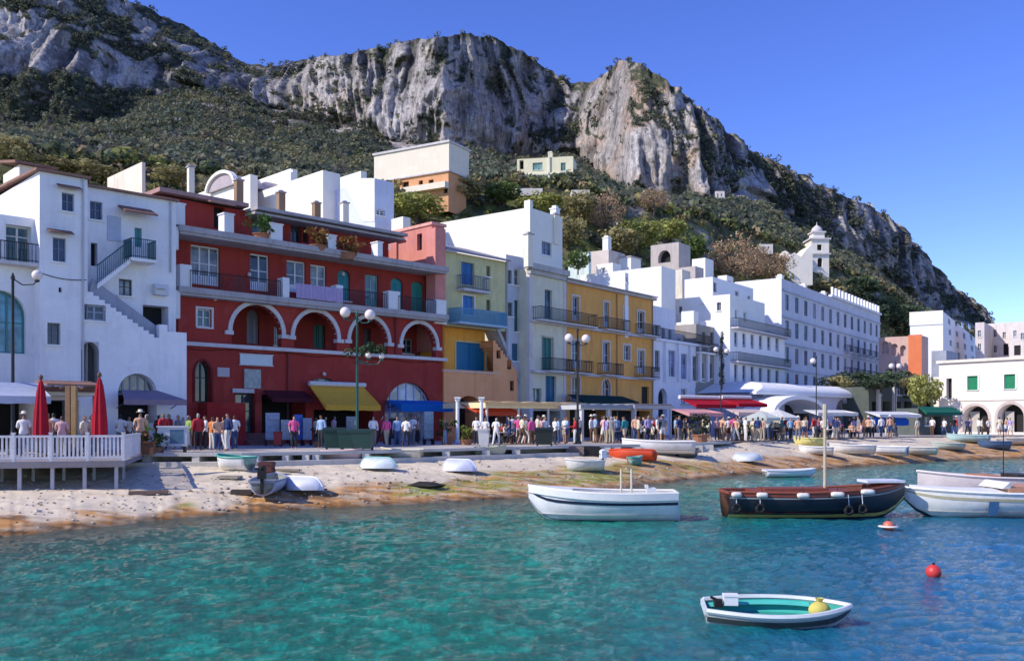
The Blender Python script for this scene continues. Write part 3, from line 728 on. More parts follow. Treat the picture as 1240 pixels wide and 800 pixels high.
    m = MB(); m.prism([(u0 + .5, -.05, za), (u1 - .9, -.05, za), (u1, -1.5, zb2 + .25), (u0, -1.5, zb2 + .25)], (0, 0, .03)); m.box(u0, u1, -1.52, -1.5, zb2, zb2 + .26); m.build('cloth', cloth((.36, .28, .34)), aw)
    m = MB(); 
    for u in (u0 + .2, u1 - .2): m.tube([(u, -.03, za - .9), (u, -1.48, zb2 + .22)], .025, 5)
    m.build('arm', M_IRON, aw)
    # terrace annex to the west
    fa = Fr.vp(-60, 41.6, 47, 1760); ra = fa.root('terrace_house', 'low pale house with a big arched teal window under a roof terrace', 'house')
    zt2 = fa.uz(20, 262)[1]
    oa = [op(fa, 7, 38, 273, 319, 'w', fc=(.6,.6,.58), glass=glass_mat((.02,.04,.035)), nc=2, bars=(.72,), sill=False, deep=.35),
          op(fa, -34, 31.5, 351, 427, 'w', arch=1, deep=.35, fc=(.05,.22,.23), nc=3, bars=(.5,), glass=glass_mat((.05,.14,.18)), sill=False), op(fa, -50, -38, 290, 320), op(fa, -40, 44, 484, 545, 'o', deep=2.5)]
    shell(ra, 0, fa.L - .02, 0, zt2, 7.5, BLUE_SH, oa)
    zb = fa.uz(22, 319)[1]; balcony(ra, fa.u(-5), fa.u(44), zb, out=.7, h=.9)
    # upper lit rooms behind the terrace
    fu = Fr.vp(22, 48.5, 46, 1760)
    r2, f2, z2, d2 = block('attic_house', 'cream lit attic room with a tiled eave behind the white house gable', 4, 23.5, 60, 199, 51, M_CREAM, vp=1760)
    m = MB(); m.prism([(-.3, -.3, z2), (-.3, -.3, z2 + .14), (-.3, d2, z2 + .8), (-.3, d2, z2 + .66)], (f2.L + .6, 0, 0)); m.build('roof', M_TILE, r2)
    return fr

# ---------------------------------------------------------------- the red arcaded building
def red_house():
    fr = Fr.vp(216, 51.6, 538, 1700)
    root = fr.root('red_building', 'dark red four storey building with white trimmed arches on the quay', 'building')
    L = fr.L; dep = 10
    W = lambda *a, **k: op(fr, *a, **k)
    zL = fr.uz(300, 419, .25)[1]; zS1 = fr.uz(229, 351, .6)[1]; zS2 = fr.uz(219, 276, .6)[1]; zR = fr.uz(300, 240, .3)[1]
    gr = (.02,.12,.09)
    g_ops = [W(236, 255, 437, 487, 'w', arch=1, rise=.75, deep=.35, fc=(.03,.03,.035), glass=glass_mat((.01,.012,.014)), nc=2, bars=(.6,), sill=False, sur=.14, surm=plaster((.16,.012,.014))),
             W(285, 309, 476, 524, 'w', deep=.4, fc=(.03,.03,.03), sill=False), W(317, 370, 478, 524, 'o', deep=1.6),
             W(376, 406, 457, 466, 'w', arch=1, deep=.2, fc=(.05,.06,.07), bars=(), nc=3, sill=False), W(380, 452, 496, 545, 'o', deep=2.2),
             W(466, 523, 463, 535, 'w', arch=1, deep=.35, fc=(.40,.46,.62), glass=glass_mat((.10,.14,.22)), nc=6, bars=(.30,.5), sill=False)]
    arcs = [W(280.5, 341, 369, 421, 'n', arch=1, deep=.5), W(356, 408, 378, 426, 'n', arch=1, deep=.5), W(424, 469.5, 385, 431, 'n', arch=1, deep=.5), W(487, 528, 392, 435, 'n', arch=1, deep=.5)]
    for a in arcs: a['z0'] = zL; a['rise'] = min((a['u1'] - a['u0']) / 2, (a['z1'] - zL) * .66)
    lw = [W(239, 256, 374, 396, 'w', fc=(.65,.65,.68), glass=glass_mat((.02,.05,.045)), sur=.12, surm=M_TRIM)]
    m = MB(); wall(m, 0, L, 0, zL, g_ops); wall(m, 0, L, zL, zS1, arcs + lw)
    y3, y4 = 1.15, 2.4
    V = lambda *a, **k: op(fr, *a, y=y3, **k)
    wf = (.72,.74,.78)
    ops3 = [V(231, 266, 298, 345, 'd', fc=wf, nc=3), V(303, 326, 308, 352, 'd', fc=wf), V(347, 370, 316, 354, 'd', fc=wf), V(376, 395, 321, 356, 'd', fc=wf),
            V(409, 424, 327, 364, 's', arch=1, rise=.35, fc=(.02,.24,.30)), V(442, 458, 333, 371, 'd', fc=(.20,.42,.42), glass=glass_mat((.10,.16,.17))),
            V(473, 488, 337, 374, 's', arch=1, rise=.35, fc=(.02,.25,.29)), V(498, 513, 341, 377, 's', arch=1, rise=.35, fc=(.03,.26,.22))]
    wall(m, 0, L, zS1, zS2, ops3, y3)
    T = lambda *a, **k: op(fr, *a, y=y4, **k)
    ops4 = [T(259, 272, 251, 277, 'o', deep=.4), T(352, 366, 265, 293, 'w', fc=(.05,.05,.05), deep=.4, sill=False), T(366.5, 374, 268, 294, 'o', deep=.3), T(305, 330, 257, 286, 'w', fc=(.10,.12,.07), glass=glass_mat((.03,.05,.03)), sill=False)]
    # loggia back wall and its doors
    B = lambda *a, **k: op(fr, *a, y=2.6, **k)
    ops2 = [B(299, 314, 375, 416, 'D', arch=1, fc=(.25,.25,.30)), B(332, 340, 396, 418, 'w', fc=(.5,.5,.5)), B(380, 394, 393, 422, 'D', fc=gr), B(441, 449, 398, 425, 'D', fc=(.05,.06,.07)), B(487, 500, 410, 428, 'w', fc=(.3,.3,.3)), B(506, 512, 411, 433, 'D', fc=(.25,.25,.28))]
    wall(m, 0, L, zL, zS1, ops2, 2.6)
    wall(m, 0, fr.u(470, -y4), zS2, zR - .1, ops4, y4)
    for u in (0, L):
        for a, b, y in ((0, zS1, .0), (zS1, zS2, y3), (zS2, zR - .1, y4)): m.poly([(u, y, a), (u, dep, a), (u, dep, b), (u, y, b)])
    m.poly([(0, dep, 0), (L, dep, 0), (L, dep, zR - .1), (0, dep, zR - .1)])
    for p, q in zip(arcs, arcs[1:]):                                     # piers between loggia bays
        uu = (p['u1'] + q['u0']) / 2; m.box(uu - .18, uu + .18, .5, .9, zL, zS1 - .2)
    m.build('wall', M_RED, root)
    for o in (g_ops, lw, ops3, ops4, ops2): fill(root, o)
    m = MB(); m.poly([(0, .3, zL - .01), (L, .3, zL - .01), (L, 2.6, zL - .01), (0, 2.6, zL - .01)]); m.build('loggia_floor', M_SLAB, root)
    m = MB(); m.box(-.1, L + .1, -.28, .0, zL - .17, zL + .05); m.build('ledge', M_TRIM, root)
    for nm, z, y, o in (('balcony_slab', zS1, y3, .75), ('terrace_slab', zS2, y4, .75)):
        m = MB(); m.box(-.3, L - .2, -o, max(y, 3.2), z - .16, z + .16); m.box(-.2, L - .3, -o + .12, y, z - .32, z - .16); m.build(nm, M_SLAB, root)
    for a in arcs:                                                       # archivolts and imposts
        m = MB(); g = .26; P = arch_pts(a, 22); q = dict(a); q['u0'] -= 0; G = dict(a); G['u0'] -= g; G['u1'] += g; G['z1'] += g; G['rise'] = a['rise'] + g; Q = arch_pts(G, 22)
        for i in range(22): m.prism([(P[i][0], -.1, P[i][1]), (P[i+1][0], -.1, P[i+1][1]), (Q[i+1][0], -.1, Q[i+1][1]), (Q[i][0], -.1, Q[i][1])], (0, .32, 0))
        zi = P[0][1]
        for u in (a['u0'], a['u1']): s = -1 if u == a['u0'] else 1; m.box(u + (-.46 if s < 0 else -.06), u + (.06 if s < 0 else .46), -.14, .3, zi - .24, zi - .005)
        m.build('archivolt', M_TRIM, root)
    # roof slab and terrace furniture of the house itself
    uR = fr.u(478, -y4); u2 = fr.u(297, -y4)
    m = MB(); m.box(-.2, u2, y4 - .45, dep, zR + .05, zR + .3); m.build('roof', plaster((.42,.26,.24), .5), root)
    m = MB(); m.box(u2, uR, y4 - 1.5, dep, zR - .22, zR - .02); m.box(u2, uR, y4 - 1.2, dep, zR - .45, zR - .30); m.box(u2 + 7, uR + .3, y4 - .4, dep, zR + .02, zR + .2); m.build('roof', M_SLAB, root)
    m = MB(); a = fr.uz(254, 246, -y4 + .6)[1]; m.prism([(fr.u(254, -1.6), y4 - .9, a), (fr.u(254, -1.6), y4 - .9, a + .08), (fr.u(254, -1.6), y4, a + .4), (fr.u(254, -1.6), y4, a + .3)], (fr.u(285, -1.6) - fr.u(254, -1.6), 0, 0)); m.build('canopy', M_TILE, root)
    wp = plaster((.74,.74,.74), .15, (.4,.4,.4))
    for x0, x1, y0, y1, w in ((208, 222, 249, 274, 1.0), (269.5, 281, 258, 280, .6), (326, 340, 270, 289, .7), (395, 405, 283, 299, .6), (455, 461, 293, 310, .4)):
        u0, u1 = fr.u(x0, .4), fr.u(x1, .4); z0 = zS2 + .165; z1 = z0 + (fr.uz(x0, y0, .4)[1] - fr.uz(x0, y1, .4)[1])
        m = MB(); m.box(u0, u1, -.62, .1, z0, z1); m.box(u0 - .05, u1 + .05, -.67, .15, z1, z1 + .08); m.build('pillar', wp, root)
    for x0, x1, y0, y1 in ((206, 214, 274, 302), (216, 230, 320, 344), (205, 216, 351, 385), (340, 348, 336, 358), (468, 482, 352, 374), (526, 538, 363, 384), (405, 413, 345, 362)):
        u0, u1 = fr.u(x0, .4), fr.u(x1, .4); z1 = fr.uz(x0, y0, .4)[1]; z0 = zS1 + .165 if y1 != 302 and y1 != 385 else fr.uz(x0, y1, .4)[1]
        m = MB(); m.box(u0, u1, -.63, .0, z0, max(z1, z0 + .5)); m.build('pillar', wp, root)
    # balcony railings
    z = zS1 + .16
    for x0, x1 in ((230, 339), (413, 467), (482, 526)):
        u0, u1 = fr.u(x0, .6), fr.u(x1, .6); m = MB()
        n = int((u1 - u0) / .14); m.tube([(u0, -.68, z + .95), (u1, -.68, z + .95)], .03, 5)
        for i in range(n + 1): u = u0 + (u1 - u0) * i / n; m.box(u - .012, u + .012, -.692, -.668, z, z + .95)
        m.build('railing', M_IRON, root)
    u0, u1 = fr.u(358, .7), fr.u(415, .7); m = MB()
    n = 40
    for i in range(n):
        a, b = u0 + (u1 - u0) * i / n, u0 + (u1 - u0) * (i + 1) / n; f = lambda k: -.78 + .05 * math.sin(k * 1.9)
        m.poly([(a, f(i), z + .05), (b, f(i + 1), z + .05), (b, f(i + 1) + .03, z + .95), (a, f(i) + .03, z + .95)])
    tag(m.build('drape', cloth((.55, .45, .68)), root, True), 'lilac cloth hung along the balcony rail')
    # signs and fittings on the ground floor
    for x0, x1, y0, y1, mt, nm in ((290, 329, 430, 441.5, paint((.62,.70,.68)), 'signboard'), (262.5, 277, 445, 456, paint((.50,.44,.46)), 'wall_plaque'), (295, 315, 447, 470, paint((.42,.46,.42), .5, .8, 5), 'poster_panel'), (281, 307, 470.5, 475.5, M_TRIM, 'lintel')):
        z0 = fr.uz((x0+x1)/2, y1)[1]; z1 = fr.uz((x0+x1)/2, y0)[1]; m = MB(); m.box(fr.u(x0), fr.u(x1), -.1, -.012, z0, z1); m.build(nm, mt, root)
        if nm == 'signboard': 
            mm = MB(); mm.box(fr.u(x0) - .06, fr.u(x1) + .06, -.12, -.01, z1, z1 + .07); mm.box(fr.u(x0) - .06, fr.u(x1) + .06, -.12, -.01, z0 - .07, z0); mm.build('sign_frame', M_TRIM, root)
    m = MB(); m.box(fr.u(240), fr.u(286), -1.1, -.01, 0, fr.uz(262, 487, 1)[1]); m.build('stair_wall', plaster((.36,.03,.025), .3, (.12,.02,.02)), root)
    m = MB()
    for i in range(5): m.box(fr.u(287), fr.u(330), -1.5 + i * .28, -.01, i * .14, i * .14 + .138)
    m.build('steps', plaster((.22,.10,.09), .4), root)
    for x, y in ((259, 362), (391, 453), (426, 330), (312, 330)):
        u, z0 = fr.uz(x, y); m = MB(); yy = y3 if y == 330 else 0; m.ball((u, yy - .16, z0), .13, 8); m.tube([(u, yy, z0 + .1), (u, yy - .16, z0 + .16)], .02, 4); m.build('wall_lamp', paint((.7,.6,.55), .4), root)
    m = MB(); m.tube([(.4 + i * (L - .8) / 24, -.05, zL - .32 - .07 * math.sin(i * 1.3)) for i in range(25)], .018, 4); m.build('cable', M_IRON, root)
    # drain pipe
    m = MB(); u = fr.u(347.5); m.tube([(u, -.09, 0), (u, -.09, zL - .2)], .05, 6); m.tube([(fr.u(478), -.09, zL + .1), (fr.u(478), -.09, zS1 - .3)], .05, 6); m.build('drain_pipe', paint((.10,.02,.02)), root)
    return fr, zS1, zS2, zL

def pink_tower(fr_red):
    fr = Fr.vp(505, 71, 536, 1700)
    pk = plaster((.62,.24,.19), .5, (.30,.11,.09))
    r, f, z1, dep = block('pink_tower', 'weathered salmon pink rooftop room above the end of the red building', 471, 523, 538, 268, 66.2, pk, vp=1700, zb=6.5,
        lops=((505, 511, 283, 303, 'o', dict(deep=.3)), (480, 492, 292, 318, 'o', dict(deep=.15, mat=pk))))
    m = MB(); m.box(-.12, f.L + .12, -.12, .02, z1 - .25, z1 - .05); m.xf = side_xf(0, dep); m.box(0, dep, -.1, .0, z1 - .25, z1 - .05); m.box(0, dep, -.08, 0, 9.2, 9.35); m.build('cornice', plaster((.72,.36,.30), .4), r)
    m = MB(); m.box(fr_red.L - .95, fr_red.L + .02, -.12, .9, fr_red.uz(530, 385)[1], fr_red.uz(530, 268)[1] - 0.5)
    p = fr_red.root('corner_pier', 'pink pier at the corner between red and green houses', 'pier')
    m.build('shaft', plaster((.66,.26,.22), .4, (.35,.14,.12)), p)
    m = MB(); m.box(fr_red.L - 1.0, fr_red.L + .06, -.17, .9, fr_red.uz(530, 387)[1] - .3, fr_red.uz(530, 363)[1]); m.build('plinth', M_WHITE, p)

# ---------------------------------------------------------------- yellow green house with the orange loggia
def green_house():
    fr = Fr.vp(537, 66.2, 640, 1640)
    root = fr.root('yellow_green_house', 'pale yellow green house with blue shutters and balconies', 'house')
    W = lambda *a, **k: op(fr, *a, **k)
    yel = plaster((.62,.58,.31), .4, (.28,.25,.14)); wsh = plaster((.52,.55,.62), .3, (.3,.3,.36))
    bl = (.03,.16,.42); gd = (.02,.14,.13); us = fr.u(613)
    ops = [W(558, 574, 318, 345, 's', fc=bl, sur=.1, surm=yel), W(560, 574, 358, 381, 's', fc=(.05,.22,.60), sur=.1, surm=M_WHITE), W(589, 594, 322, 335, 'w', fc=(.25,.22,.12)), W(589, 594, 363, 377, 'w', fc=(.25,.22,.12))]
    ops2 = [W(615, 620, 327, 344, 'w', fc=(.2,.22,.2)), W(615, 621, 366, 383, 'w', fc=(.2,.22,.2)), W(623, 637, 364, 402, 's', fc=gd), W(623, 636, 327, 346, 'w', fc=(.3,.34,.45)), W(620, 633, 416, 437, 's', fc=(.05,.16,.26))]
    zt = fr.uz(537, 303)[1]; dep = 9
    zlo = fr.uz(570, 397)[1]; m = MB(); wall(m, 0, us, zlo, zt, ops); m.poly([(0, 0, 0), (0, dep, 0), (0, dep, zt), (0, 0, zt)])
    m.build('wall', yel, root)
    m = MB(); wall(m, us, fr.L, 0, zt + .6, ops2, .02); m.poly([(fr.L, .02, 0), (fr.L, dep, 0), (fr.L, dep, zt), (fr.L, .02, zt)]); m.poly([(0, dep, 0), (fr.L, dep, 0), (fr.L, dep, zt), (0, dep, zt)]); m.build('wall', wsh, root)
    fill(root, ops); fill(root, ops2)
    m = MB(); m.prism([(-.1, -.45, zt - .05), (-.1, -.45, zt + .1), (-.1, 4.5, zt + 1.6), (-.1, 4.5, zt + 1.45)], (us + .2, 0, 0)); m.build('roof', plaster((.30,.29,.33), .6, (.14,.13,.14)), root)
    zb1 = fr.uz(569, 350, .6)[1]; balcony(root, fr.u(553), fr.u(585), zb1, out=.8, rail=paint((.06,.10,.22)))
    zb2 = fr.uz(570, 391, .8)[1]; balcony(root, fr.u(545, .2), fr.u(603, .2), zb2, out=1.2, rail=paint((.10,.32,.50)), slabm=paint((.35,.5,.6)), step=.07)
    m = MB(); m.box(us - .08, us + .08, -.1, 0, 0, zt); m.build('drain_pipe', paint((.35,.36,.36)), root)
    # orange loggia standing in front
    fo = Fr.vp(537.5, 65.7, 626, 1640)
    r2 = fo.root('orange_loggia', 'orange ground floor loggia with a blue terrace door and sloping stair parapet', 'house')
    org = plaster((.88,.40,.07), .3, (.4,.18,.08)); pea = plaster((.90,.40,.18), .3, (.42,.22,.12))
    V = lambda *a, **k: op(fo, *a, **k)
    zt2 = fo.uz(570, 394)[1]; zt3 = fo.uz(570, 452)[1]; d2 = 2.6; uT = fo.u(604)
    o1 = [op(fo, 552, 588, 415, 451, 's', fc=(.02,.20,.42), y=1.5, sur=.1, surm=plaster((.7,.6,.4)))]
    o2 = [V(556, 580, 479, 535, 'o', arch=1, rise=.6, deep=1.5), V(585, 619, 488, 535, 'o', deep=1.5), V(617.5, 622, 461, 473, 'o', deep=.25)]
    o3 = [V(601, 606, 424, 434, 'o', arch=1, rise=.12, deep=.25), V(614, 619, 436, 447, 'o', arch=1, rise=.12, deep=.25)]
    m = MB(); wall(m, 0, uT, zt3, zt2, o1, 1.5)
    mm = MB(); wall(mm, 0, uT, 0, zt3, o2); mm.build('lower_wall', pea, r2)
    m.poly([(0, 0, 0), (0, d2, 0), (0, d2, zt2), (0, 0, zt2)]); m.poly([(0, 0, zt3), (uT, 0, zt3), (uT, 1.5, zt3), (0, 1.5, zt3)])
    m.build('wall', org, r2)
    m = MB(); m.box(-.06, fo.u(604), -.06, .25, zt3 + .003, zt3 + .22); m.build('parapet', plaster((.74,.46,.30), .3), r2)
    # sloping wing
    u0, u1 = fo.u(597), fo.u(626); za = fo.uz(597, 412)[1]; zb = fo.uz(626, 452)[1]; n = 10
    m = MB(); 
    for i in range(n):
        a, b = u0 + (u1 - u0) * i / n, u0 + (u1 - u0) * (i + 1) / n; z = za + (zb - za) * i / n
        wall(m, a, b, 0, z, o3 + o2, -.02); m.poly([(a, -.02, z), (b, -.02, z), (b, d2, z), (a, d2, z)]); m.poly([(b, -.02, z), (b, d2, z), (b, d2, z - .5), (b, -.02, z - .5)])
    m.poly([(u1, -.02, 0), (u1, d2, 0), (u1, d2, zb), (u1, -.02, zb)]); m.build('wall', pea, r2)
    fill(r2, o1); fill(r2, o2); fill(r2, o3)
    # long ramp down from the balcony to the street
    a, b = fo.uz(599, 384, -.3), fo.uz(642, 486, -.3); m = MB()
    m.prism([(a[0], .3, a[1]), (b[0], .3, b[1]), (b[0], .3, b[1] - .5), (a[0], .3, a[1] - .5)], (0, .25, 0)); m.prism([(a[0], .55, a[1] - .35), (b[0], .55, b[1] - .35), (b[0], .55, b[1] - .6), (a[0], .55, a[1] - .6)], (0, 1.1, 0)); m.build('stair_parapet', plaster((.46,.47,.52), .4, (.25,.24,.25)), r2)
    m = MB(); m.box(-.1, uT, 1.0, 3.0, zt2 - .1, zt2 + .15); m.build('roof', plaster((.62,.42,.18), .4), r2)
    # white tower behind
    lw = plaster((.80,.77,.68), .12, (.5,.47,.4)); 
    r, f, z1, dep = block('white_tower_house', 'tall plain white house with a broad sunlit end wall above the green house', 531, 641, 681, 251, 75, lw, zb=4, ops=((656, 668, 293, 309, 'w', dict(fc=(.2,.26,.36))),))
    chimney(r, f.L - .4, .5, z1, .6, .7, M_WHITE); m = MB(); m.box(-.05, .35, -.1, .5, 6, z1 + .6); m.build('pier', lw, r)
    r, f, z1, dep = block('stair_house', 'small white stair room squeezed between green and ochre houses', 622, 634, 642, 300, 72.5, M_WHITE, zb=5)

# ---------------------------------------------------------------- ochre house and its pale neighbour
def ochre_house():
    fr = Fr.vp(640, 71.6, 791, 1480)
    root = fr.root('ochre_house', 'ochre three storey house with white window surrounds and iron balconies', 'house')
    W = lambda *a, **k: op(fr, *a, **k)
    och = plaster((.80,.40,.11), .35, (.36,.14,.05)); pale = plaster((.70,.66,.50), .35, (.4,.36,.28))
    us = fr.u(683); zt = fr.uz(683, 341)[1]; ztl = zt + .5; dep = 11
    gl = glass_mat((.02,.03,.05)); S = dict(sur=.16, surm=plaster((.66,.58,.52), .3, (.4,.34,.3)), fc=(.45,.5,.58))
    o1 = [W(659, 668, 351, 386, 'd', fc=(.05,.16,.24)), W(656, 669, 409, 448, 's', fc=(.02,.17,.16), sur=.14, surm=pale), W(660, 673, 455, 492, 'D', fc=(.02,.13,.24)), W(644, 655, 470, 492, 'w', fc=(.2,.3,.3)), W(645, 678, 497, 548, 'o', deep=1.2)]
    o2 = [W(693, 701, 359, 388, 'd', **S), W(731, 737.5, 366, 396, 'd', **S), W(755, 760, 372, 402, 'd', **S), W(772, 780, 377, 404, 'd', **S),
          W(692, 702, 412, 446, 'd', **S), W(730, 738, 414, 449, 'd', **S), W(755, 763, 418, 436, 'w', **S), W(772, 780, 424, 452, 'd', **S),
          W(692, 702, 456, 492, 'd', **S), W(729, 739, 459, 485, 'w', arch=1, **S), W(777, 786, 468, 490, 'o'), W(690, 735, 496, 548, 'o', deep=1.2), W(741, 787, 497, 548, 'o', deep=1.2)]
    m = MB(); wall(m, 0, us, 0, ztl, o1, -.05); m.poly([(0, -.05, 0), (0, dep, 0), (0, dep, ztl), (0, -.05, ztl)]); m.build('wall', pale, root)
    m = MB(); wall(m, us, fr.L, 0, zt, o2); m.poly([(fr.L, 0, 0), (fr.L, dep, 0), (fr.L, dep, zt), (fr.L, 0, zt)]); m.poly([(0, dep, 0), (fr.L, dep, 0), (fr.L, dep, zt), (0, dep, zt)]); m.build('wall', och, root)
    fill(root, o1); fill(root, o2)
    m = MB(); m.box(-.25, us + .1, -.55, .1, ztl - .1, ztl + .35); m.box(-.1, us + .05, -.3, .1, ztl - .45, ztl - .1); m.build('cornice', plaster((.48,.46,.44), .5), root)
    m = MB(); m.box(us + .1, fr.L + .1, -.35, .1, zt - .05, zt + .2); m.build('cornice', plaster((.52,.45,.38), .4), root)
    m = MB(); m.prism([(us + .1, -.5, zt + .2), (us + .1, -.5, zt + .3), (us + .1, 5, zt + 1.5), (us + .1, 5, zt + 1.4)], (fr.L - us, 0, 0)); m.poly([(0, 0, ztl), (us, 0, ztl), (us, dep, ztl), (0, dep, ztl)]); m.build('roof', plaster((.40,.36,.42), .5, (.2,.18,.2)), root)
    z2 = fr.uz(700, 393, .8)[1]; z1 = fr.uz(700, 451, .8)[1]
    m = MB(); m.box(0, fr.L, -.35, 0, z2 - .22, z2); m.box(0, us, -.5, 0, z1 - .2, z1); m.box(us, fr.L, -.25, 0, z1 - .2, z1); m.build('string_course', M_TRIM, root)
    for x0, x1 in ((643, 713), (724, 753), (769, 790)): balcony(root, fr.u(x0) + .05, fr.u(x1), z2 + .02, out=.95, th=.12)
    for x0, x1 in ((655, 684), (687, 708), (723, 745), (768, 789)): balcony(root, fr.u(x0), fr.u(x1), z1 + .02, out=.95, th=.12)
    m = MB(); 
    for x in (641.5, 683): m.box(fr.u(x) - .2, fr.u(x) + .2, -.12, -.002, 0, ztl - .45)
    m.build('pilaster', plaster((.66,.60,.60), .4), root)
    for x in (684.5, 746.5, 789.5):
        m = MB(); m.tube([(fr.u(x), -.08, .2), (fr.u(x), -.08, zt - .1)], .05, 6); m.build('drain_pipe', paint((.34,.24,.15)), root)
    # white and lavender neighbour
    f2 = Fr.vp(791.5, 87.2, 858, 1450); r2 = f2.root('lavender_house', 'narrow white house with dark terrace windows and a columned ground floor', 'house')
    V = lambda *a, **k: op(f2, *a, **k)
    lav = plaster((.78,.77,.83), .22, (.34,.34,.44)); zt = f2.uz(792, 367)[1]; zm = f2.uz(792, 409)[1]; zl = f2.uz(800, 418)[1]
    oo = [V(794, 800, 390, 411, 'd', fc=(.4,.42,.5)), V(803, 808, 393, 413, 'd', fc=(.4,.42,.5)), V(811, 815, 396, 415, 'd', fc=(.4,.42,.5)), V(819, 823, 398, 417, 'd', fc=(.4,.42,.5)), V(836, 839, 408, 424, 'd'), V(845, 848, 412, 427, 'd')]
    ob = [V(793, 799, 424, 450, 'w', fc=(.2,.2,.2)), V(808, 818, 424, 456, 'w', fc=(.35,.37,.5), glass=glass_mat((.08,.09,.16))), V(823, 832, 428, 459, 'w', fc=(.35,.37,.5), glass=glass_mat((.08,.09,.16))), V(837, 844, 431, 461, 'w', fc=(.35,.37,.5), glass=glass_mat((.08,.09,.16))), V(848, 853, 434, 462, 'w', fc=(.35,.37,.5)), V(797, 808, 470, 505, 'o', arch=1, deep=.5), V(825, 832, 470, 490, 'w'), V(842, 850, 470, 490, 'w'), V(812, 854, 497, 540, 'o', deep=1.2)]
    ue = f2.u(827)
    m = MB(); wall(m, 0, ue, zm, zt, oo, .9); wall(m, ue, f2.L, zm, zm + 1.1, oo, 1.4); wall(m, 0, f2.L, 0, zm, ob); m.poly([(0, 0, zm), (f2.L, 0, zm), (f2.L, 1.4, zm), (0, 1.4, zm)])
    for u, z in ((0, zt), (f2.L, zm)): m.poly([(u, 0, 0), (u, 9, 0), (u, 9, z), (u, .9, z), (u, .9, zm), (u, 0, zm)])
    m.poly([(ue, .9, zm), (ue, 9, zm), (ue, 9, zt), (ue, .9, zt)]); m.poly([(0, .9, zt), (ue, .9, zt), (ue, 9, zt), (0, 9, zt)])
    m.build('wall', lav, r2); 
    for o in oo: o['y'] = .9 if o['u1'] < ue else 1.4
    fill(r2, oo); fill(r2, ob); balcony(r2, 0, f2.L, zm + .02, out=.3, y=.05, rail=M_IRON, th=.25, slabm=lav)
    for x in (804.5, 820.5, 834.5, 846, 855.5): m = MB(); m.box(f2.u(x) - .2, f2.u(x) + .2, -.28, -.002, f2.uz(x, 462)[1], zm - .3); m.build('column', lav, r2)
    return fr
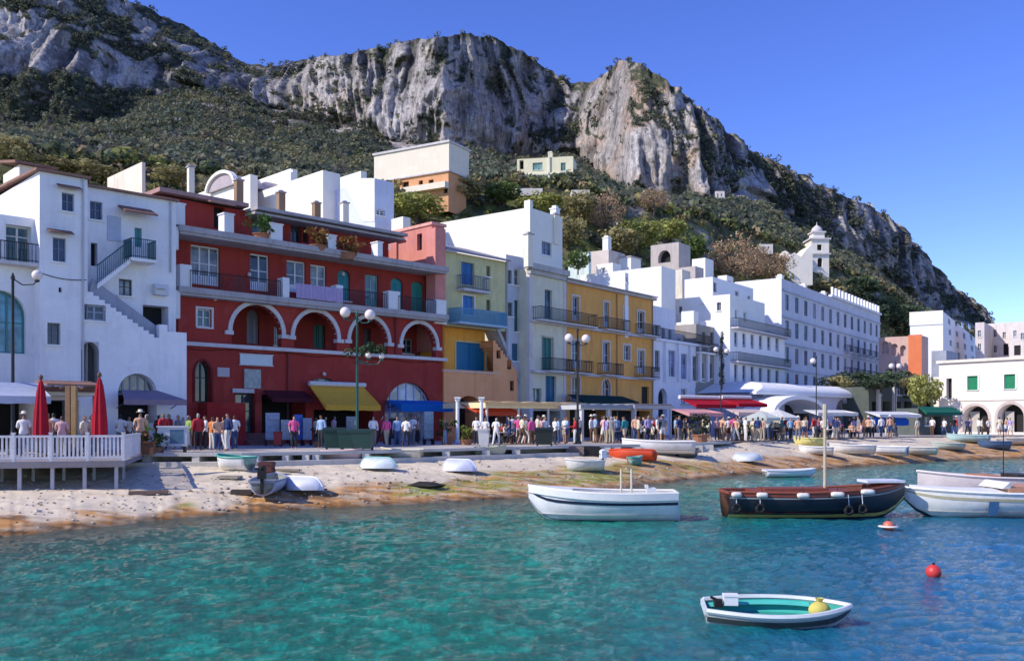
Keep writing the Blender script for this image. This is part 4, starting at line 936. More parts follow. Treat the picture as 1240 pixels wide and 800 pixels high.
# ---------------------------------------------------------------- white terraces, hotel, houses to the east and on the hill
def white_cluster():
    lit = plaster((.80,.79,.74), .10, (.55,.52,.48)); stone = plaster((.50,.44,.40), .5, (.25,.22,.2))
    bw = plaster((.84,.83,.84), .16, (.5,.48,.5))
    b = block
    b('terrace_house', 'sunlit white terrace house highest behind the ochre roof', 703, 801, 818, 322, 100, lit, zb=4)
    r, f, z, d = b('terrace_house', 'big white house with a wide sunlit end wall and small rooftop room', 760, 863, 912, 335, 104, bw, zb=3, ops=((864, 868, 342, 354, 'w', dict(fc=(.3,.3,.4))), (890, 895, 352, 366), (905, 909, 358, 372)))
    b('terrace_house', 'white cubic house with a sunlit blank wall over the cypress', 800, 884, 926, 356, 101, lit, zb=4, ops=((890, 893, 375, 386), (900, 904, 378, 390)), lops=((845, 852, 368, 376, 'o', dict(deep=.15, mat=lit)), (868, 873, 366, 376, 'w', dict(fc=(.3,.3,.35))), (822, 826, 371, 379, 'w', dict(fc=(.3,.3,.35)))))
    b('terrace_house', 'narrow white wall dropping beside the lavender house', 825, 840, 846, 376, 98, lit, zb=4)
    f = Fr.vp(884, 97, 950, 1430); r = f.root('blue_shaded_house', 'white house front in blue shade with two long dark balconies', 'house')
    zt = f.uz(884, 386)[1]
    oo = []
    for k, (yt, yb) in enumerate(((398, 418), (405, 425))): pass
    rows = [(402, 422), (446, 466)]
    for x in range(889, 948, 10):
        s = (x - 884) / 66
        for (ya, yb) in ((401, 419), (440, 462)): oo.append(op(f, x, x + 4.2, ya + 10 * s, yb + 8 * s, 'd', fc=(.3,.34,.5)))
    shell(r, 0, f.L, 0, zt, 8, bw, oo)
    for y in (399, 439): balcony(r, .1, f.L - .1, f.uz(900, y)[1], out=.9, h=.95)
    f = Fr.vp(843, 94.5, 884, 1430); r = f.root('grey_house', 'low grey stone house in shade behind the cypress', 'house')
    oo = [op(f, x, x + 4, 440, 458, 'w', fc=(.2,.2,.2)) for x in (848, 858, 868)] + [op(f, x, x + 4, 402, 418, 'w', fc=(.2,.2,.2)) for x in (850, 860)] + [op(f, 880, 908, 463, 482, 'o')]
    shell(r, 0, f.L, 0, f.uz(843, 392)[1], 4, plaster((.36,.33,.30), .5), oo)
    balcony(r, .1, f.L - .1, f.uz(860, 428)[1], out=.6, slabm=M_WHITE)
    # small rooms and walls on the terraces
    r, f, z, d = b('rooftop_house', 'pinkish stone room with an arched shadow on the white terraces', 788, 822, 836, 293, 116, stone, zb=8, lops=((797, 812, 303, 318, 'o', dict(arch=1, rise=1.0, deep=.8)),))
    r, f, z, d = b('rooftop_house', 'slim white rooftop room with a dark window beside the brown tree', 838, 854, 864, 312, 112, lit, zb=8, ops=((856, 861, 341, 354, 'w'),))
    r, f, z, d = b('rooftop_house', 'pale pink rooftop room with one tall chimney', 712, 737, 757, 302, 112, plaster((.62,.53,.46), .4), zb=8); chimney(r, .6, .6, z, .8, 1.5, lit)
    b('rooftop_house', 'low white rooftop room with a dark eave left of the arched stone room'.replace('left of', 'beside'), 746, 764, 776, 311, 113, lit, zb=8, cope=M_SLAB)
    b('rooftop_house', 'little white stair head in front of the big brown bare tree', 868, 880, 888, 333, 112, lit, zb=8, ops=((882, 885, 340, 348, 'o'),))
    b('rooftop_house', 'squat cream room with a green door below the arched stone room', 806, 826, 836, 326, 106, plaster((.74,.68,.56), .3), zb=8, lops=((812, 817, 332, 344, 'D', dict(fc=(.05,.2,.12))),))
    b('rooftop_house', 'white roof block nearest to the lavender dormer box', 722, 742, 752, 318, 104, lit, zb=8, lops=((729, 733, 324, 330, 'w'),))
    b('garden_wall', 'pale green painted garden wall below the hillside grass', 688, 713, 716, 305, 108, plaster((.60,.70,.62), .3), zb=8, cat='wall')[0]['kind'] = 'thing'
    b('garden_wall', 'long grey stone terrace wall under the rooftop rooms', 798, 842, 852, 322, 109, stone, zb=8, cat='wall')[0]['kind'] = 'thing'
    r, f, z, d = b('dormer_box', 'small lavender dormer box standing on the ochre roof edge', 748, 757, 761, 330, 83, bw, zb=9, cat='dormer', ops=((758, 760, 336, 342, 'w'),))
    # hotel
    f = Fr.vp(946.5, 116, 1066, 1400); r = f.root('grand_hotel', 'long pale blue grey hotel front with five rows of tall windows', 'hotel')
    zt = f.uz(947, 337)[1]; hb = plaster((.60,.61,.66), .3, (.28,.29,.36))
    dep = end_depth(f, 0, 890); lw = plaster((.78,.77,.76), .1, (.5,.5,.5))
    oo = []; n = 13
    for i in range(n):
        u = f.L * (i + .6) / (n + .2)
        for j in range(5):
            z = 1.2 + j * (zt - 2.6) / 5 + .9
            oo.append(dict(u0=u - .72, u1=u + .72, z0=z, z1=z + (zt - 2.6) / 5 - 1.3, kind=R.choice('wwws'), y=0, fc=R.choice(((.22,.24,.32), (.30,.32,.38), (.16,.18,.24))), t=.1, sill=False))
    ef = end_frame(f, 0, dep); le = [op(ef, 924, 926, 352, 358, 'w'), op(ef, 923, 925, 384, 390, 'w')]
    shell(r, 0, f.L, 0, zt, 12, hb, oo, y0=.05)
    m = MB(); m.xf = side_xf(0, dep); wall(m, 0, dep + .0, 0, zt + .05, (), -.03); m.xf = None; m.build('wall', lw, r)  # whiter plaster over the end wall puts its sunlight into the colour
    m = MB()
    for j in range(1, 6): z = 1.2 + j * (zt - 2.6) / 5; m.box(.3, f.L, -.14, .04, z - .12, z + .12)
    m.build('string_course', plaster((.52,.55,.64), .4), r)
    for j in (2, 3):
        z = 1.2 + j * (zt - 2.6) / 5 + .55
        for i in range(7, 13, 1): u = f.L * (i + .6) / (n + .2); balcony(r, u - .9, u + .9, z, out=.8, step=.25)
    m = MB(); m.box(f.L * .42, f.L, -.25, .3, zt, zt + .35)
    for i in range(16): u = f.L * (.43 + .57 * i / 16); m.box(u, u + .55, -.2, .1, zt + .35, zt + 1.5)
    m.build('balustrade', lw, r)
    for k in (.16, .36, .55): chimney(r, f.L * k, 3, zt, .8, 1.5, lw)
    # east cluster
    lf = plaster((.60,.40,.33), .3, (.4,.25,.2))
    r, f, z, d = b('orange_house', 'orange red house with a pale arched veranda under green trees', 1064, 1116, 1124, 406, 138, lf, zb=2, lops=((1068, 1076, 413, 428, 'o', dict(arch=1, deep=.6, mat=plaster((.5,.38,.34)))), (1079, 1087, 416, 430, 'o', dict(arch=1, deep=.6, mat=plaster((.5,.38,.34)))), (1090, 1097, 418, 431, 'o', dict(arch=1, deep=.6, mat=plaster((.5,.38,.34))))))
    m = MB(); m.xf = side_xf(0, d); m.box(d * .70, d + .05, -.12, -.002, 0, z + .15); m.build('orange_end_wall', plaster((.70,.20,.085), .3, (.4,.15,.08)), r)
    ww = []
    for i in range(6):
        for j in range(4): ww.append((1148 + i * 8.5 + j, 1151 + i * 8.5 + j, 386 + j * 13 + i * 2.2, 393 + j * 13 + i * 2, 'w', dict(fc=(.3,.33,.45))))
    r, f, z, d = b('hillside_villa', 'white villa with a sunlit gable and a shaded side full of windows', 1102, 1142, 1196, 377, 165, bw, vp=1300, zb=0, ops=ww)
    m = MB(); m.xf = side_xf(0, d); m.box(-.1, d, -.14, .0, z - 2.3, z + .2); m.build('painted_sun_band', lit, r)  # sunlit top of the gable laid on as a warmer white band
    r, f, z, d = b('east_house', 'tall white house with a pink lit wall past the blue shaded villa', 1181, 1192, 1206, 390, 178, plaster((.66,.58,.54), .3), vp=1400, lops=((1184, 1188, 400, 408), (1184, 1188, 416, 424)))
    r, f, z, d = b('east_house', 'white house with small square windows against the sky at the end of the town', 1196, 1228, 1240, 390, 185, plaster((.72,.64,.60), .3), vp=1500, lops=((1203, 1207, 399, 408), (1214, 1218, 402, 410), (1203, 1207, 418, 427), (1215, 1221, 416, 430, 'o')))
    r, f, z, d = b('east_house', 'outermost pale house cut by the picture edge behind the green shuttered house', 1222, 1262, 1275, 388, 176, plaster((.70,.63,.58), .3), vp=1600, lops=((1227, 1231, 400, 408), (1236, 1240, 403, 411), (1228, 1236, 418, 430, 'o')))
    b('roof_shed', 'small blue grey shed wall between the villa and the hotel', 1128, 1146, 1160, 424, 150, plaster((.35,.38,.45), .4), zb=0)

def arched_house():
    f = Fr(at(1137, HY, 100), at(1262, HY, 100 * (1137 + 150) / (1262 + 150)))
    r = f.root('pale_pink_house', 'pale pink white house with green shutters and two ground floor arches', 'house')
    wl = plaster((.76,.69,.63), .16, (.5,.42,.36)); zt = f.uz(1140, 440)[1]; gr = (.02,.26,.12); sw = plaster((.70,.72,.66), .2)
    oo = [op(f, 1171.5, 1184, 455, 472, 's', fc=gr, sur=.2, surm=sw), op(f, 1216, 1229.5, 453, 470.5, 's', fc=gr, sur=.2, surm=sw), op(f, 1146, 1152.5, 458, 482, 'o', deep=.5),
          op(f, 1166, 1197, 491, 523, 'o', arch=1, deep=1.3, sur=.3, surm=plaster((.55,.46,.42))), op(f, 1208, 1240, 489, 523, 'o', arch=1, deep=1.3, sur=.3, surm=plaster((.55,.46,.42))), op(f, 1155, 1159, 494, 506, 'o', deep=.3)]
    shell(r, 0, f.L, 0, zt, 9, wl, oo)
    for x0, x1, k in ((1171, 1190, 0), (1213, 1232, 0)):                   # lit door leaves and posts inside the arches
        m = MB(); a, b = f.u(x0 + 4, -.9), f.u(x1 - 4, -.9); m.box(a, b, .9, 1.0, 0, f.uz(1180, 498)[1]); m.build('door', paint((.45,.42,.38)), r)
    m = MB(); m.box(-.2, f.L + .2, -.25, .2, zt + .003, zt + .3); m.build('cornice', plaster((.78,.70,.60), .3), r); m = MB(); m.box(0, f.L, -.1, -.002, f.uz(1180, 485)[1], f.uz(1180, 485)[1] + .2); m.build('string_course', plaster((.78,.70,.60), .3), r)
    # annex leaning on the house
    m = MB(); u0, u1 = f.u(1127), f.u(1140); m.box(u0, u1, .5, 4, 0, f.uz(1135, 456)[1]); m.build('annex', wl, r)

def low_buildings():
    # vaulted white pavilion
    f = Fr.vp(905, 90, 1052, 1700); r = f.root('vaulted_pavilion', 'low white pavilion with a hipped shell roof and vaulted porch on the piazza', 'pavilion')
    wl = plaster((.56,.56,.74), .2, (.36,.36,.46)); sh = plaster((.80,.79,.76), .12, (.5,.48,.46))
    z1 = f.uz(945, 476)[1]; z2 = f.uz(945, 461)[1]; L = f.L; ua = f.u(936)
    oo = [op(f, 1012, 1028, 483, 520, 'w', arch=1, deep=.4, fc=(.25,.26,.4), nc=3), op(f, 950, 1000, 490, 522, 'o', deep=2.0)]
    m = MB(); wall(m, f.u(925), L, 0, z1, oo); m.poly([(L, 0, 0), (L, 8, 0), (L, 8, z1), (L, 0, z1)]); m.poly([(f.u(925), 0, 0), (f.u(925), 8, 0), (f.u(925), 8, z1), (f.u(925), 0, z1)]); m.build('wall', wl, r); fill(r, oo)
    m = MB(); n = 10                                                           # shell roof
    for i in range(n):
        a0, a1 = math.pi / 2 * i / n, math.pi / 2 * (i + 1) / n
        y0, y1 = -.7 + 4.5 * (1 - math.cos(a0)), -.7 + 4.5 * (1 - math.cos(a1)); h0, h1 = z1 + (z2 - z1) * math.sin(a0), z1 + (z2 - z1) * math.sin(a1)
        s0, s1 = f.u(908) + (ua - f.u(908)) * math.sin(a0), f.u(908) + (ua - f.u(908)) * math.sin(a1)
        m.poly([(s0, y0, h0), (L + .3, y0, h0), (L + .3, y1, h1), (s1, y1, h1)])
        m.poly([(s0, y0, h0), (s1, y1, h1), (s1, 8, h1), (s0, 8, h0)])
    m.box(f.u(908), L + .3, -.72, 0, z1 - .22, z1); m.build('roof', sh, r, False)
    m = MB(); c = f.u(952, 1.5); w = (f.u(985, 1.5) - f.u(920, 1.5)) / 2; zb = f.uz(952, 500, 1.5)[1]; h = f.uz(952, 479, 1.5)[1] - zb; K = 16
    for i in range(K):
        p = [(c - w * math.cos(math.pi * j / K), zb + h * math.sin(math.pi * j / K)) for j in (i, i + 1)]; q = [(c - w * .86 * math.cos(math.pi * j / K), zb + h * .78 * math.sin(math.pi * j / K)) for j in (i, i + 1)]
        m.poly([(p[0][0], -3.2, p[0][1]), (p[1][0], -3.2, p[1][1]), (p[1][0], .2, p[1][1]), (p[0][0], .2, p[0][1])])
        m.poly([(p[0][0], -3.2, p[0][1]), (p[1][0], -3.2, p[1][1]), (q[1][0], -3.2, q[1][1]), (q[0][0], -3.2, q[0][1])]); m.poly([(q[0][0], -3.2, q[0][1]), (q[1][0], -3.2, q[1][1]), (q[1][0], .2, q[1][1]), (q[0][0], .2, q[0][1])])
    for s in (-1, 1): m.box(c + s * w * .93 - .25, c + s * w * .93 + .25, -3.2, -2.8, 0, zb)
    m.build('porch_vault', sh, r)
    # row of dark shop fronts to the east
    f = Fr.vp(1052, 104, 1139, 1900); r = f.root('shop_row', 'row of dark low shop fronts under creepers east of the pavilion', 'shop')
    oo = [op(f, x, x + 9, 486, 524, 'o', deep=.8) for x in (1056, 1069, 1082, 1095, 1122)] + [op(f, x, x + 5, 466, 478, 'w') for x in (1062, 1086, 1094, 1102)]
    shell(r, 0, f.L, 0, f.uz(1055, 468)[1], 6, plaster((.10,.115,.10), .5, (.05,.06,.05)), oo)
    m = MB(); 
    for x in (1061, 1080, 1112, 1127): m.box(f.u(x), f.u(x + 3), -.3, -.002, 0, f.uz(x, 462)[1])
    m.build('pier', plaster((.6,.58,.55), .3), r)

def church():
    d = hill(985, 330); f = Fr.vp(983, d, 1003, 1300); r = f.root('bell_tower', 'cream church bell tower with a small cupola on the hillside', 'bell tower')
    cr = plaster((.82,.76,.66), .2, (.45,.36,.28)); dep = end_depth(f, 0, 979.5)
    f = Fr.vp(982, d, 1004, 60000); r.rotation_euler = (0, 0, math.atan2(f.t.y, f.t.x)); r.location = (f.A.x, f.A.y, QZ)
    zb, z1, z2, z3, z4 = [f.uz(990, y)[1] for y in (352, 306, 290, 281, 270)]; L = f.L
    oo = [op(f, 990, 996, 312, 323, 'o', arch=1, deep=.6), op(f, 989.5, 995, 296, 303, 'n', deep=.2)]
    m = MB(); wall(m, 0, L, zb, z2, oo); 
    for u in (0, L): m.poly([(u, 0, zb), (u, L, zb), (u, L, z2), (u, 0, z2)])
    m.poly([(0, L, zb), (L, L, zb), (L, L, z2), (0, L, z2)]); i = L * .18
    m.box(i, L - i, i, L - i, z2, z3); m.build('tower', cr, r); fill(r, oo)
    for (e, a, zc) in ((-.4, L + .4, z1 - .5), (-.4, L + .4, z2), (i - .3, L - i + .3, z3)): m = MB(); m.box(e, a, e, a, zc, zc + .4); m.build('cornice', M_TRIM, r)
    h = z4 - z3; m = MB(); m.lathe([(L * .30, z3 + .4), (L * .31, z3 + h * .35), (L * .25, z3 + h * .62), (L * .12, z3 + h * .85), (.12, z3 + h), (.05, z3 + h * 1.35)], (L/2, L/2, 0), 14); m.build('cupola', plaster((.6,.58,.56)), r, True)
    m = MB(); m.lathe([(.9, 0), (.9, .05)], (L/2, -.06, 0), 4); 
    d2 = hill(962, 338) - 5; g = Fr.vp(953, d2, 984, 60000); q = g.root('church', 'low cream church nave stepping up to its bell tower', 'church')
    m = MB(); zz = [g.uz(970, y)[1] for y in (345, 318, 300)]
    m.prism([(0, 0, zz[0]), (g.L, 0, zz[0]), (g.L, 0, zz[2] + 1), (g.L * .75, 0, zz[2] - .5), (g.L * .55, 0, zz[2] - 2.2), (g.L * .3, 0, zz[1] + 2.5), (0, 0, zz[1] + 1.2)], (0, 9, 0)); m.build('wall', cr, q)
    m = MB(); m.lathe([(1.7, zz[1] + 1), (1.7, zz[2] - 2), (1.4, zz[2] - 1), (.7, zz[2] - .3), (.05, zz[2])], (g.L * .12, 4, 0), 16); m.build('dome', plaster((.78,.72,.64), .3), q, True)

def villas():
    d = hill(505, 245) - 4
    lit = plaster((.78,.70,.56), .16, (.5,.42,.32)); pch = plaster((.66,.34,.17), .3, (.42,.22,.14))
    f = Fr(at(455, HY, d * 1.05), at(543, HY, d)); r = f.root('peach_villa', 'long cream and peach villa with a broad blank upper wall on the hillside', 'villa')
    zb, zm, z1 = f.uz(543, 256)[1], f.uz(543, 206)[1], f.uz(543, 173)[1]
    P = dict(fc=(.12,.05,.04), deep=.5); oo = [op(f, 487, 495, 220, 227, 'o', **P), op(f, 507, 512, 218.5, 226, 'o', **P), op(f, 519, 525, 217.5, 226, 'o', **P), op(f, 467, 475, 224, 229, 'o', **P), op(f, 537, 542, 223, 234, 'o', **P)]
    m = MB(); wall(m, 0, f.L, zb, zm, oo); m.poly([(f.L, 0, zb), (f.L, 6, zb), (f.L, 6, zm), (f.L, 0, zm)]); m.poly([(0, 0, zb), (0, 6, zb), (0, 6, zm), (0, 0, zm)]); m.build('wall', pch, r); fill(r, oo)
    m = MB(); m.box(-.2, f.L + .3, -.25, 6.5, zm + .003, z1); m.build('upper_wall', lit, r)
    m = MB(); m.box(-.4, f.L + .5, -.5, 6.8, z1, z1 + .4); m.build('cornice', M_TRIM, r); m = MB(); m.box(-.3, f.L + .4, -.35, 6.6, zm - .25, zm); m.build('string_course', M_TRIM, r); m = MB(); m.box(-.3, f.L + .1, -1.3, -.05, f.uz(500, 231)[1] - .6, f.uz(500, 231)[1] + .5); m.build('parapet', lit, r)
    d = hill(660, 224) - 3; yl = plaster((.76,.70,.48), .2, (.45,.40,.26))
    f = Fr(at(626, HY, d * 1.012), at(694, HY, d)); r = f.root('yellow_villa', 'small cream yellow villa with a roof stack and dark porch below the cliff', 'villa')
    zb = f.uz(660, 232)[1]; z1 = f.uz(660, 191)[1]
    oo = [op(f, 645, 657, 197, 206, 'w', fc=(.3,.4,.3), glass=glass_mat((.08,.14,.12))), op(f, 679, 685, 197, 207, 'w', fc=(.3,.4,.3), glass=glass_mat((.08,.14,.12))), op(f, 669, 686, 215, 226, 'o', deep=1.5), op(f, 644, 656, 217, 222, 'o', deep=.6), op(f, 629, 634, 194, 205, 'o', deep=1.0)]
    shell(r, 0, f.L, zb, z1, 6, yl, oo); m = MB(); m.box(f.u(664), f.u(666), -.3, -.002, zb, z1 + 1.2); m.box(-.2, f.L + .2, -.3, 0, f.uz(660, 211)[1] - .2, f.uz(660, 211)[1] + .2); m.build('trim', plaster((.8,.76,.6)), r); chimney(r, f.u(665), 2, z1, 1.0, 1.5, yl)
    # roofs behind the red building
    lw = plaster((.80,.77,.70), .12, (.5,.46,.4)); shaded_white = plaster((.60,.64,.76), .25, (.34,.36,.42))  # second plaster is the white with bluish shade put into its colour
    r, fr_, z1, dep = block('roof_house', 'long white rooftop house behind the red building', 236, 391, 412, 206, 80, lw, vp=1700, zb=8, lops=((305, 325, 218, 221, 'o', dict(deep=.2, mat=lw)), (338, 352, 207, 210, 'o', dict(deep=.2, mat=lw))))
    block('roof_house', 'tall white rooftop house between the two brown chimneys', 296, 352, 360, 204, 88, lw, vp=1700, zb=8)
    r, fr_, z1, dep = block('vaulted_house', 'low white rooftop house with a small grey barrel vault', 232, 303, 312, 211, 84, lw, vp=1700, zb=8)
    ef = end_frame(fr_, 0, dep); m = MB(); c, w = ef.u(272), (ef.u(288) - ef.u(256)) / 2; zv = ef.uz(272, 229)[1]; hv = ef.uz(272, 212)[1] - zv
    m.xf = side_xf(0, dep); pts = [(c - w * math.cos(math.pi * j / 16), -.35, zv + hv * math.sin(math.pi * j / 16)) for j in range(17)]; m.prism(pts, (0, 5, 0)); m.xf = None; v = m.build('vault', plaster((.42,.36,.38), .4), r)
    m = MB(); m.xf = side_xf(0, dep); pts2 = [(c - (w+.3) * math.cos(math.pi * j / 16), 0, zv + (hv+.3) * math.sin(math.pi * j / 16)) for j in range(17)]
    for p, q, p2, q2 in zip(pts, pts[1:], pts2, pts2[1:]): m.prism([(p[0], -.6, p[2]), (q[0], -.6, q[2]), (q2[0], -.6, q2[2]), (p2[0], -.6, p2[2])], (0, .5, 0))
    m.xf = None; m.build('vault_rim', lw, v)
    r, fr_, z1, dep = block('roof_house', 'white rooftop house with a painted sunlit slanting patch next to the peach villa', 388, 454, 477, 216, 77, shaded_white, vp=1700, zb=8, ops=((456, 466, 254, 261, 'w'),))
    m = MB(); m.xf = side_xf(0, dep); e = end_frame(fr_, 0, dep); m.prism([(e.u(414), -.05, e.uz(414, 216)[1]), (e.u(454), -.05, e.uz(454, 216)[1]), (e.u(454), -.05, e.uz(454, 268)[1]), (e.u(440), -.05, e.uz(440, 268)[1])], (0, .049, 0)); m.build('painted_sunlight', lw, r)  # sunlit part of the wall laid on as a lighter slab
    block('roof_house', 'small white rooftop box just west of the slanting white patch', 396, 437, 444, 207, 84, lw, vp=1700, zb=8)
    block('roof_house', 'low white parapet room beside the pink tower', 474, 488, 497, 262, 76, lw, vp=1700, zb=8)
    block('roof_house', 'sunlit cream stair gable showing over the white house roof', 130, 172, 176, 196, 62, plaster((.74,.64,.52), .3), vp=1700, zb=8)
    for i, (x, y, dd, lab) in enumerate(((289, 236, 66, 'brown stone chimney beside the barrel vault'), (340, 250, 69, 'brown chimney with a dark flue in the middle of the white roof'), (383, 262, 72, 'squat brown chimney close to the shaded white wall'), (231, 221, 62, 'tall cream chimney at the dark red roof corner'), (417, 262, 72, 'white chimney with a dark side on the shaded roof'), (672, 275, 78, 'white chimney on the corner of the tall white house'), (640, 300, 71, 'white chimney over the grey roof of the green house'))):
        p = at(x, y, dd); c = empty('chimney_stack', (p.x, p.y, p.z), rad(40), lab, 'chimney'); h = 1.0
        mt = plaster((.30,.20,.13), .5) if 'brown' in lab else M_CREAM
        m = MB(); s = .19 if dd < 65 else .26; m.box(-s, s, -s, s, -1.5, h); m.build('stack', mt, c); m = MB(); m.box(-s-.07, s+.07, -s-.07, s+.07, h, h + .1); m.box(-s*.6, s*.6, -s*.6, s*.6, h + .1, h + .22); m.build('cap', M_SLAB, c)
    # scattered white houses far up the slope
    for x, y, w, h, lab in ((75, 182, 24, 9, 'small white house on the green terraces far west'), (155, 186, 9, 6, 'tiny white shed in trees above the white house'), (943, 203, 9, 9, 'tiny white house on the skyline of the eastern ridge'), (872, 236, 11, 9, 'tiny white hut under the warm cliff'), (1050, 250, 14, 7, 'low white villa on the crest of the ridge'), (1085, 273, 10, 6, 'little pale house on the ridge below the crest villa'), (928, 300, 16, 9, 'small cream house in trees by the bell tower'), (749, 272, 12, 8, 'small white hut among the shrubs of the grassy slope'), (278, 185, 10, 5, 'tiny pink white house in the dark scrub'), (703, 236, 22, 12, 'ruined pinkish wall beside the yellow villa'), (640, 231, 34, 6, 'pale retaining wall in front of the yellow villa'), (1020, 268, 9, 5, 'small grey lookout house on the ridge')):
        d = hill(x, y + h / 2) - 5; f = Fr(at(x - w / 2, HY, d), at(x + w / 2, HY, d)); z0, z1 = f.uz(x, y + h / 2 + 3)[1], f.uz(x, y - h / 2)[1]
        r = f.root('hill_house', lab, 'house'); oo = [dict(u0=f.L * a, u1=f.L * a + f.L * .12, z0=z0 + (z1 - z0) * .5, z1=z0 + (z1 - z0) * .75, kind='o', y=0, deep=.3) for a in ((.2, .6) if 'wall' not in lab else ())]
        shell(r, 0, f.L, z0, z1, 6, plaster((.72,.66,.60), .3), oo)
# ---------------------------------------------------------------- street furniture
def pos(px, py=None, d=None, z=QZ):
    d = d or ground_d(py, z); return Vector(((px - CX) / F * d, d, z))
def px_len(px, d): return px / F * d

def awning(label, x0, x1, ytop, ybot, d, out, rgb, vp=1700, val=.25, roll=None, cat='awning', group=None):
    """Sloping cloth awning: top edge on the wall, front edge out over the street, valance and arms."""
    f = Fr.vp(x0, d, x1, vp); r = f.root('awning', label, cat, group); L = f.L
    zt = f.uz(x0, ytop)[1]; zb = f.uz(x0, ybot, out)[1]; cl = cloth(rgb)
    m = MB(); n = 12
    for i in range(n):
        a, b = L * i / n, L * (i + 1) / n; s = lambda k: -.03 * math.sin(math.pi * k / n * 3) ** 2
        for j in range(4):
            q0, q1 = j / 4, (j + 1) / 4; sag = lambda q: -.10 * math.sin(math.pi * q)
            m.poly([(a, -out * q0, zt + (zb + val - zt) * q0 + sag(q0)), (b, -out * q0, zt + (zb + val - zt) * q0 + sag(q0)), (b, -out * q1, zt + (zb + val - zt) * q1 + sag(q1)), (a, -out * q1, zt + (zb + val - zt) * q1 + sag(q1))])
        m.poly([(a, -out, zb + val), (b, -out, zb + val), (b, -out + .02, zb + s(i + 1)), (a, -out + .02, zb + s(i))])
    m.poly([(0, 0, zt), (0, -out, zb + val), (0, -out, zb), ]); m.poly([(L, 0, zt), (L, -out, zb + val), (L, -out, zb)])
    m.build('cloth', cl, r)
    if roll: m = MB(); m.tube([(-.05, -.12, zt + .1), (L + .05, -.12, zt + .1)], .16, 8); m.build('roller', paint(roll), r)
    for u in (.15, L / 2, L - .15): m = MB(); m.tube([(u, -.02, zt - .5), (u, -out + .05, zb + val - .05)], .025, 5); m.build('arm', M_IRON, r)
    return r
def pergola(label, x0, x1, ytop, d, deep, rgb_beam, rgb_roof, vp=1700, posts=4, thick=.28, roof_drop=0.0, post_rgb=(.7,.68,.66), slats=False, cat='pergola', pw=.09):
    f = Fr.vp(x0, d, x1, vp); r = f.root('pergola', label, cat); L = f.L; z = f.uz(x0, ytop)[1]
    pm = paint(post_rgb)
    for i in range(posts):
        u = .1 + (L - .2) * i / max(1, posts - 1); m = MB(); m.box(u - pw, u + pw, -pw, pw, 0, z - thick); m.box(u - pw * 1.6, u + pw * 1.6, -pw * 1.6, pw * 1.6, 0, .12); m.build('post', pm, r)
    m = MB(); m.box(-.1, L + .1, -.12, .1, z - thick, z); m.box(-.1, .1, .1, deep, z - thick, z); m.box(L - .1, L + .1, .1, deep, z - thick, z); m.build('beam', paint(rgb_beam), r)
    m = MB(); n = 14; k = roof_drop
    if slats:
        for i in range(30): u = L * i / 29; m.box(u - .04, u + .04, 0, deep, z + .003, z + .1)
    else:
        for i in range(n):
            a, b = L * i / n, L * (i + 1) / n; s = lambda t: .05 * math.sin(t * 2.1)
            m.poly([(a, -.3, z + .06 + s(i)), (b, -.3, z + .06 + s(i + 1)), (b, deep, z + .06 + k + s(i + 1)), (a, deep, z + .06 + k + s(i))]); m.poly([(a, -.3, z + .06 + s(i)), (b, -.3, z + .06 + s(i + 1)), (b, -.32, z - .18), (a, -.32, z - .18)])
    m.build('canopy', cloth(rgb_roof), r)
    return r, f, z

def lamp_post(label, px, py, ytop, globes, rgb, basket=None, r=.075, d=None):
    d = d or ground_d(py); p = pos(px, d=d); o = empty('street_lamp', p, 0, label, 'street lamp'); H = CH + (HY - ytop) / F * d - QZ
    m = MB(); m.lathe([(.24, 0), (.24, .15), (.17, .25), (.15, .7), (.18, .78), (.10, .9), (r, 1.1), (r * .75, H * .96), (r * 1.3, H * .97), (.02, H)], (0, 0, 0), 10); m.build('post', paint(rgb, .5, .3), o, True)
    for gx, gy, gr in globes:
        q = at(gx, gy, d) - p; s = -1 if q.x < 0 else 1
        m = MB(); m.tube([(0, 0, q.z - .15), (q.x * .4, 0, q.z - .42), (q.x * .85, 0, q.z - .40), (q.x, 0, q.z - gr)], .03, 6); m.build('arm', paint(rgb, .5, .3), o); m = MB(); m.lathe([(.02, -.1), (.10, -.06), (.11, 0)], (q.x, 0, q.z - gr), 8); m.build('globe_cup', paint(rgb, .5, .3), o)
        m = MB(); m.ball((q.x, 0, q.z), gr, 14); m.build('globe', paint((.80, .70, .66), .25, .08, 2), o, True)
    if basket:
        q = at(*basket, d) - p; g = np.random.default_rng(3); C = np.array([[q.x + g.normal() * .28 + s, g.normal() * .2, q.z + g.normal() * .16] for s in np.linspace(-.6, .6, 14)])
        V, Fc, T = clump_cloud(C, g.uniform(.18, .32, 14), np.tile([[.05, .09, .04]], (14, 1)), 18, .34, 5)
        k = np_obj('flower_basket', V, Fc, leaf_mat((1, 1, 1), .2), T); k.parent = o
    return o

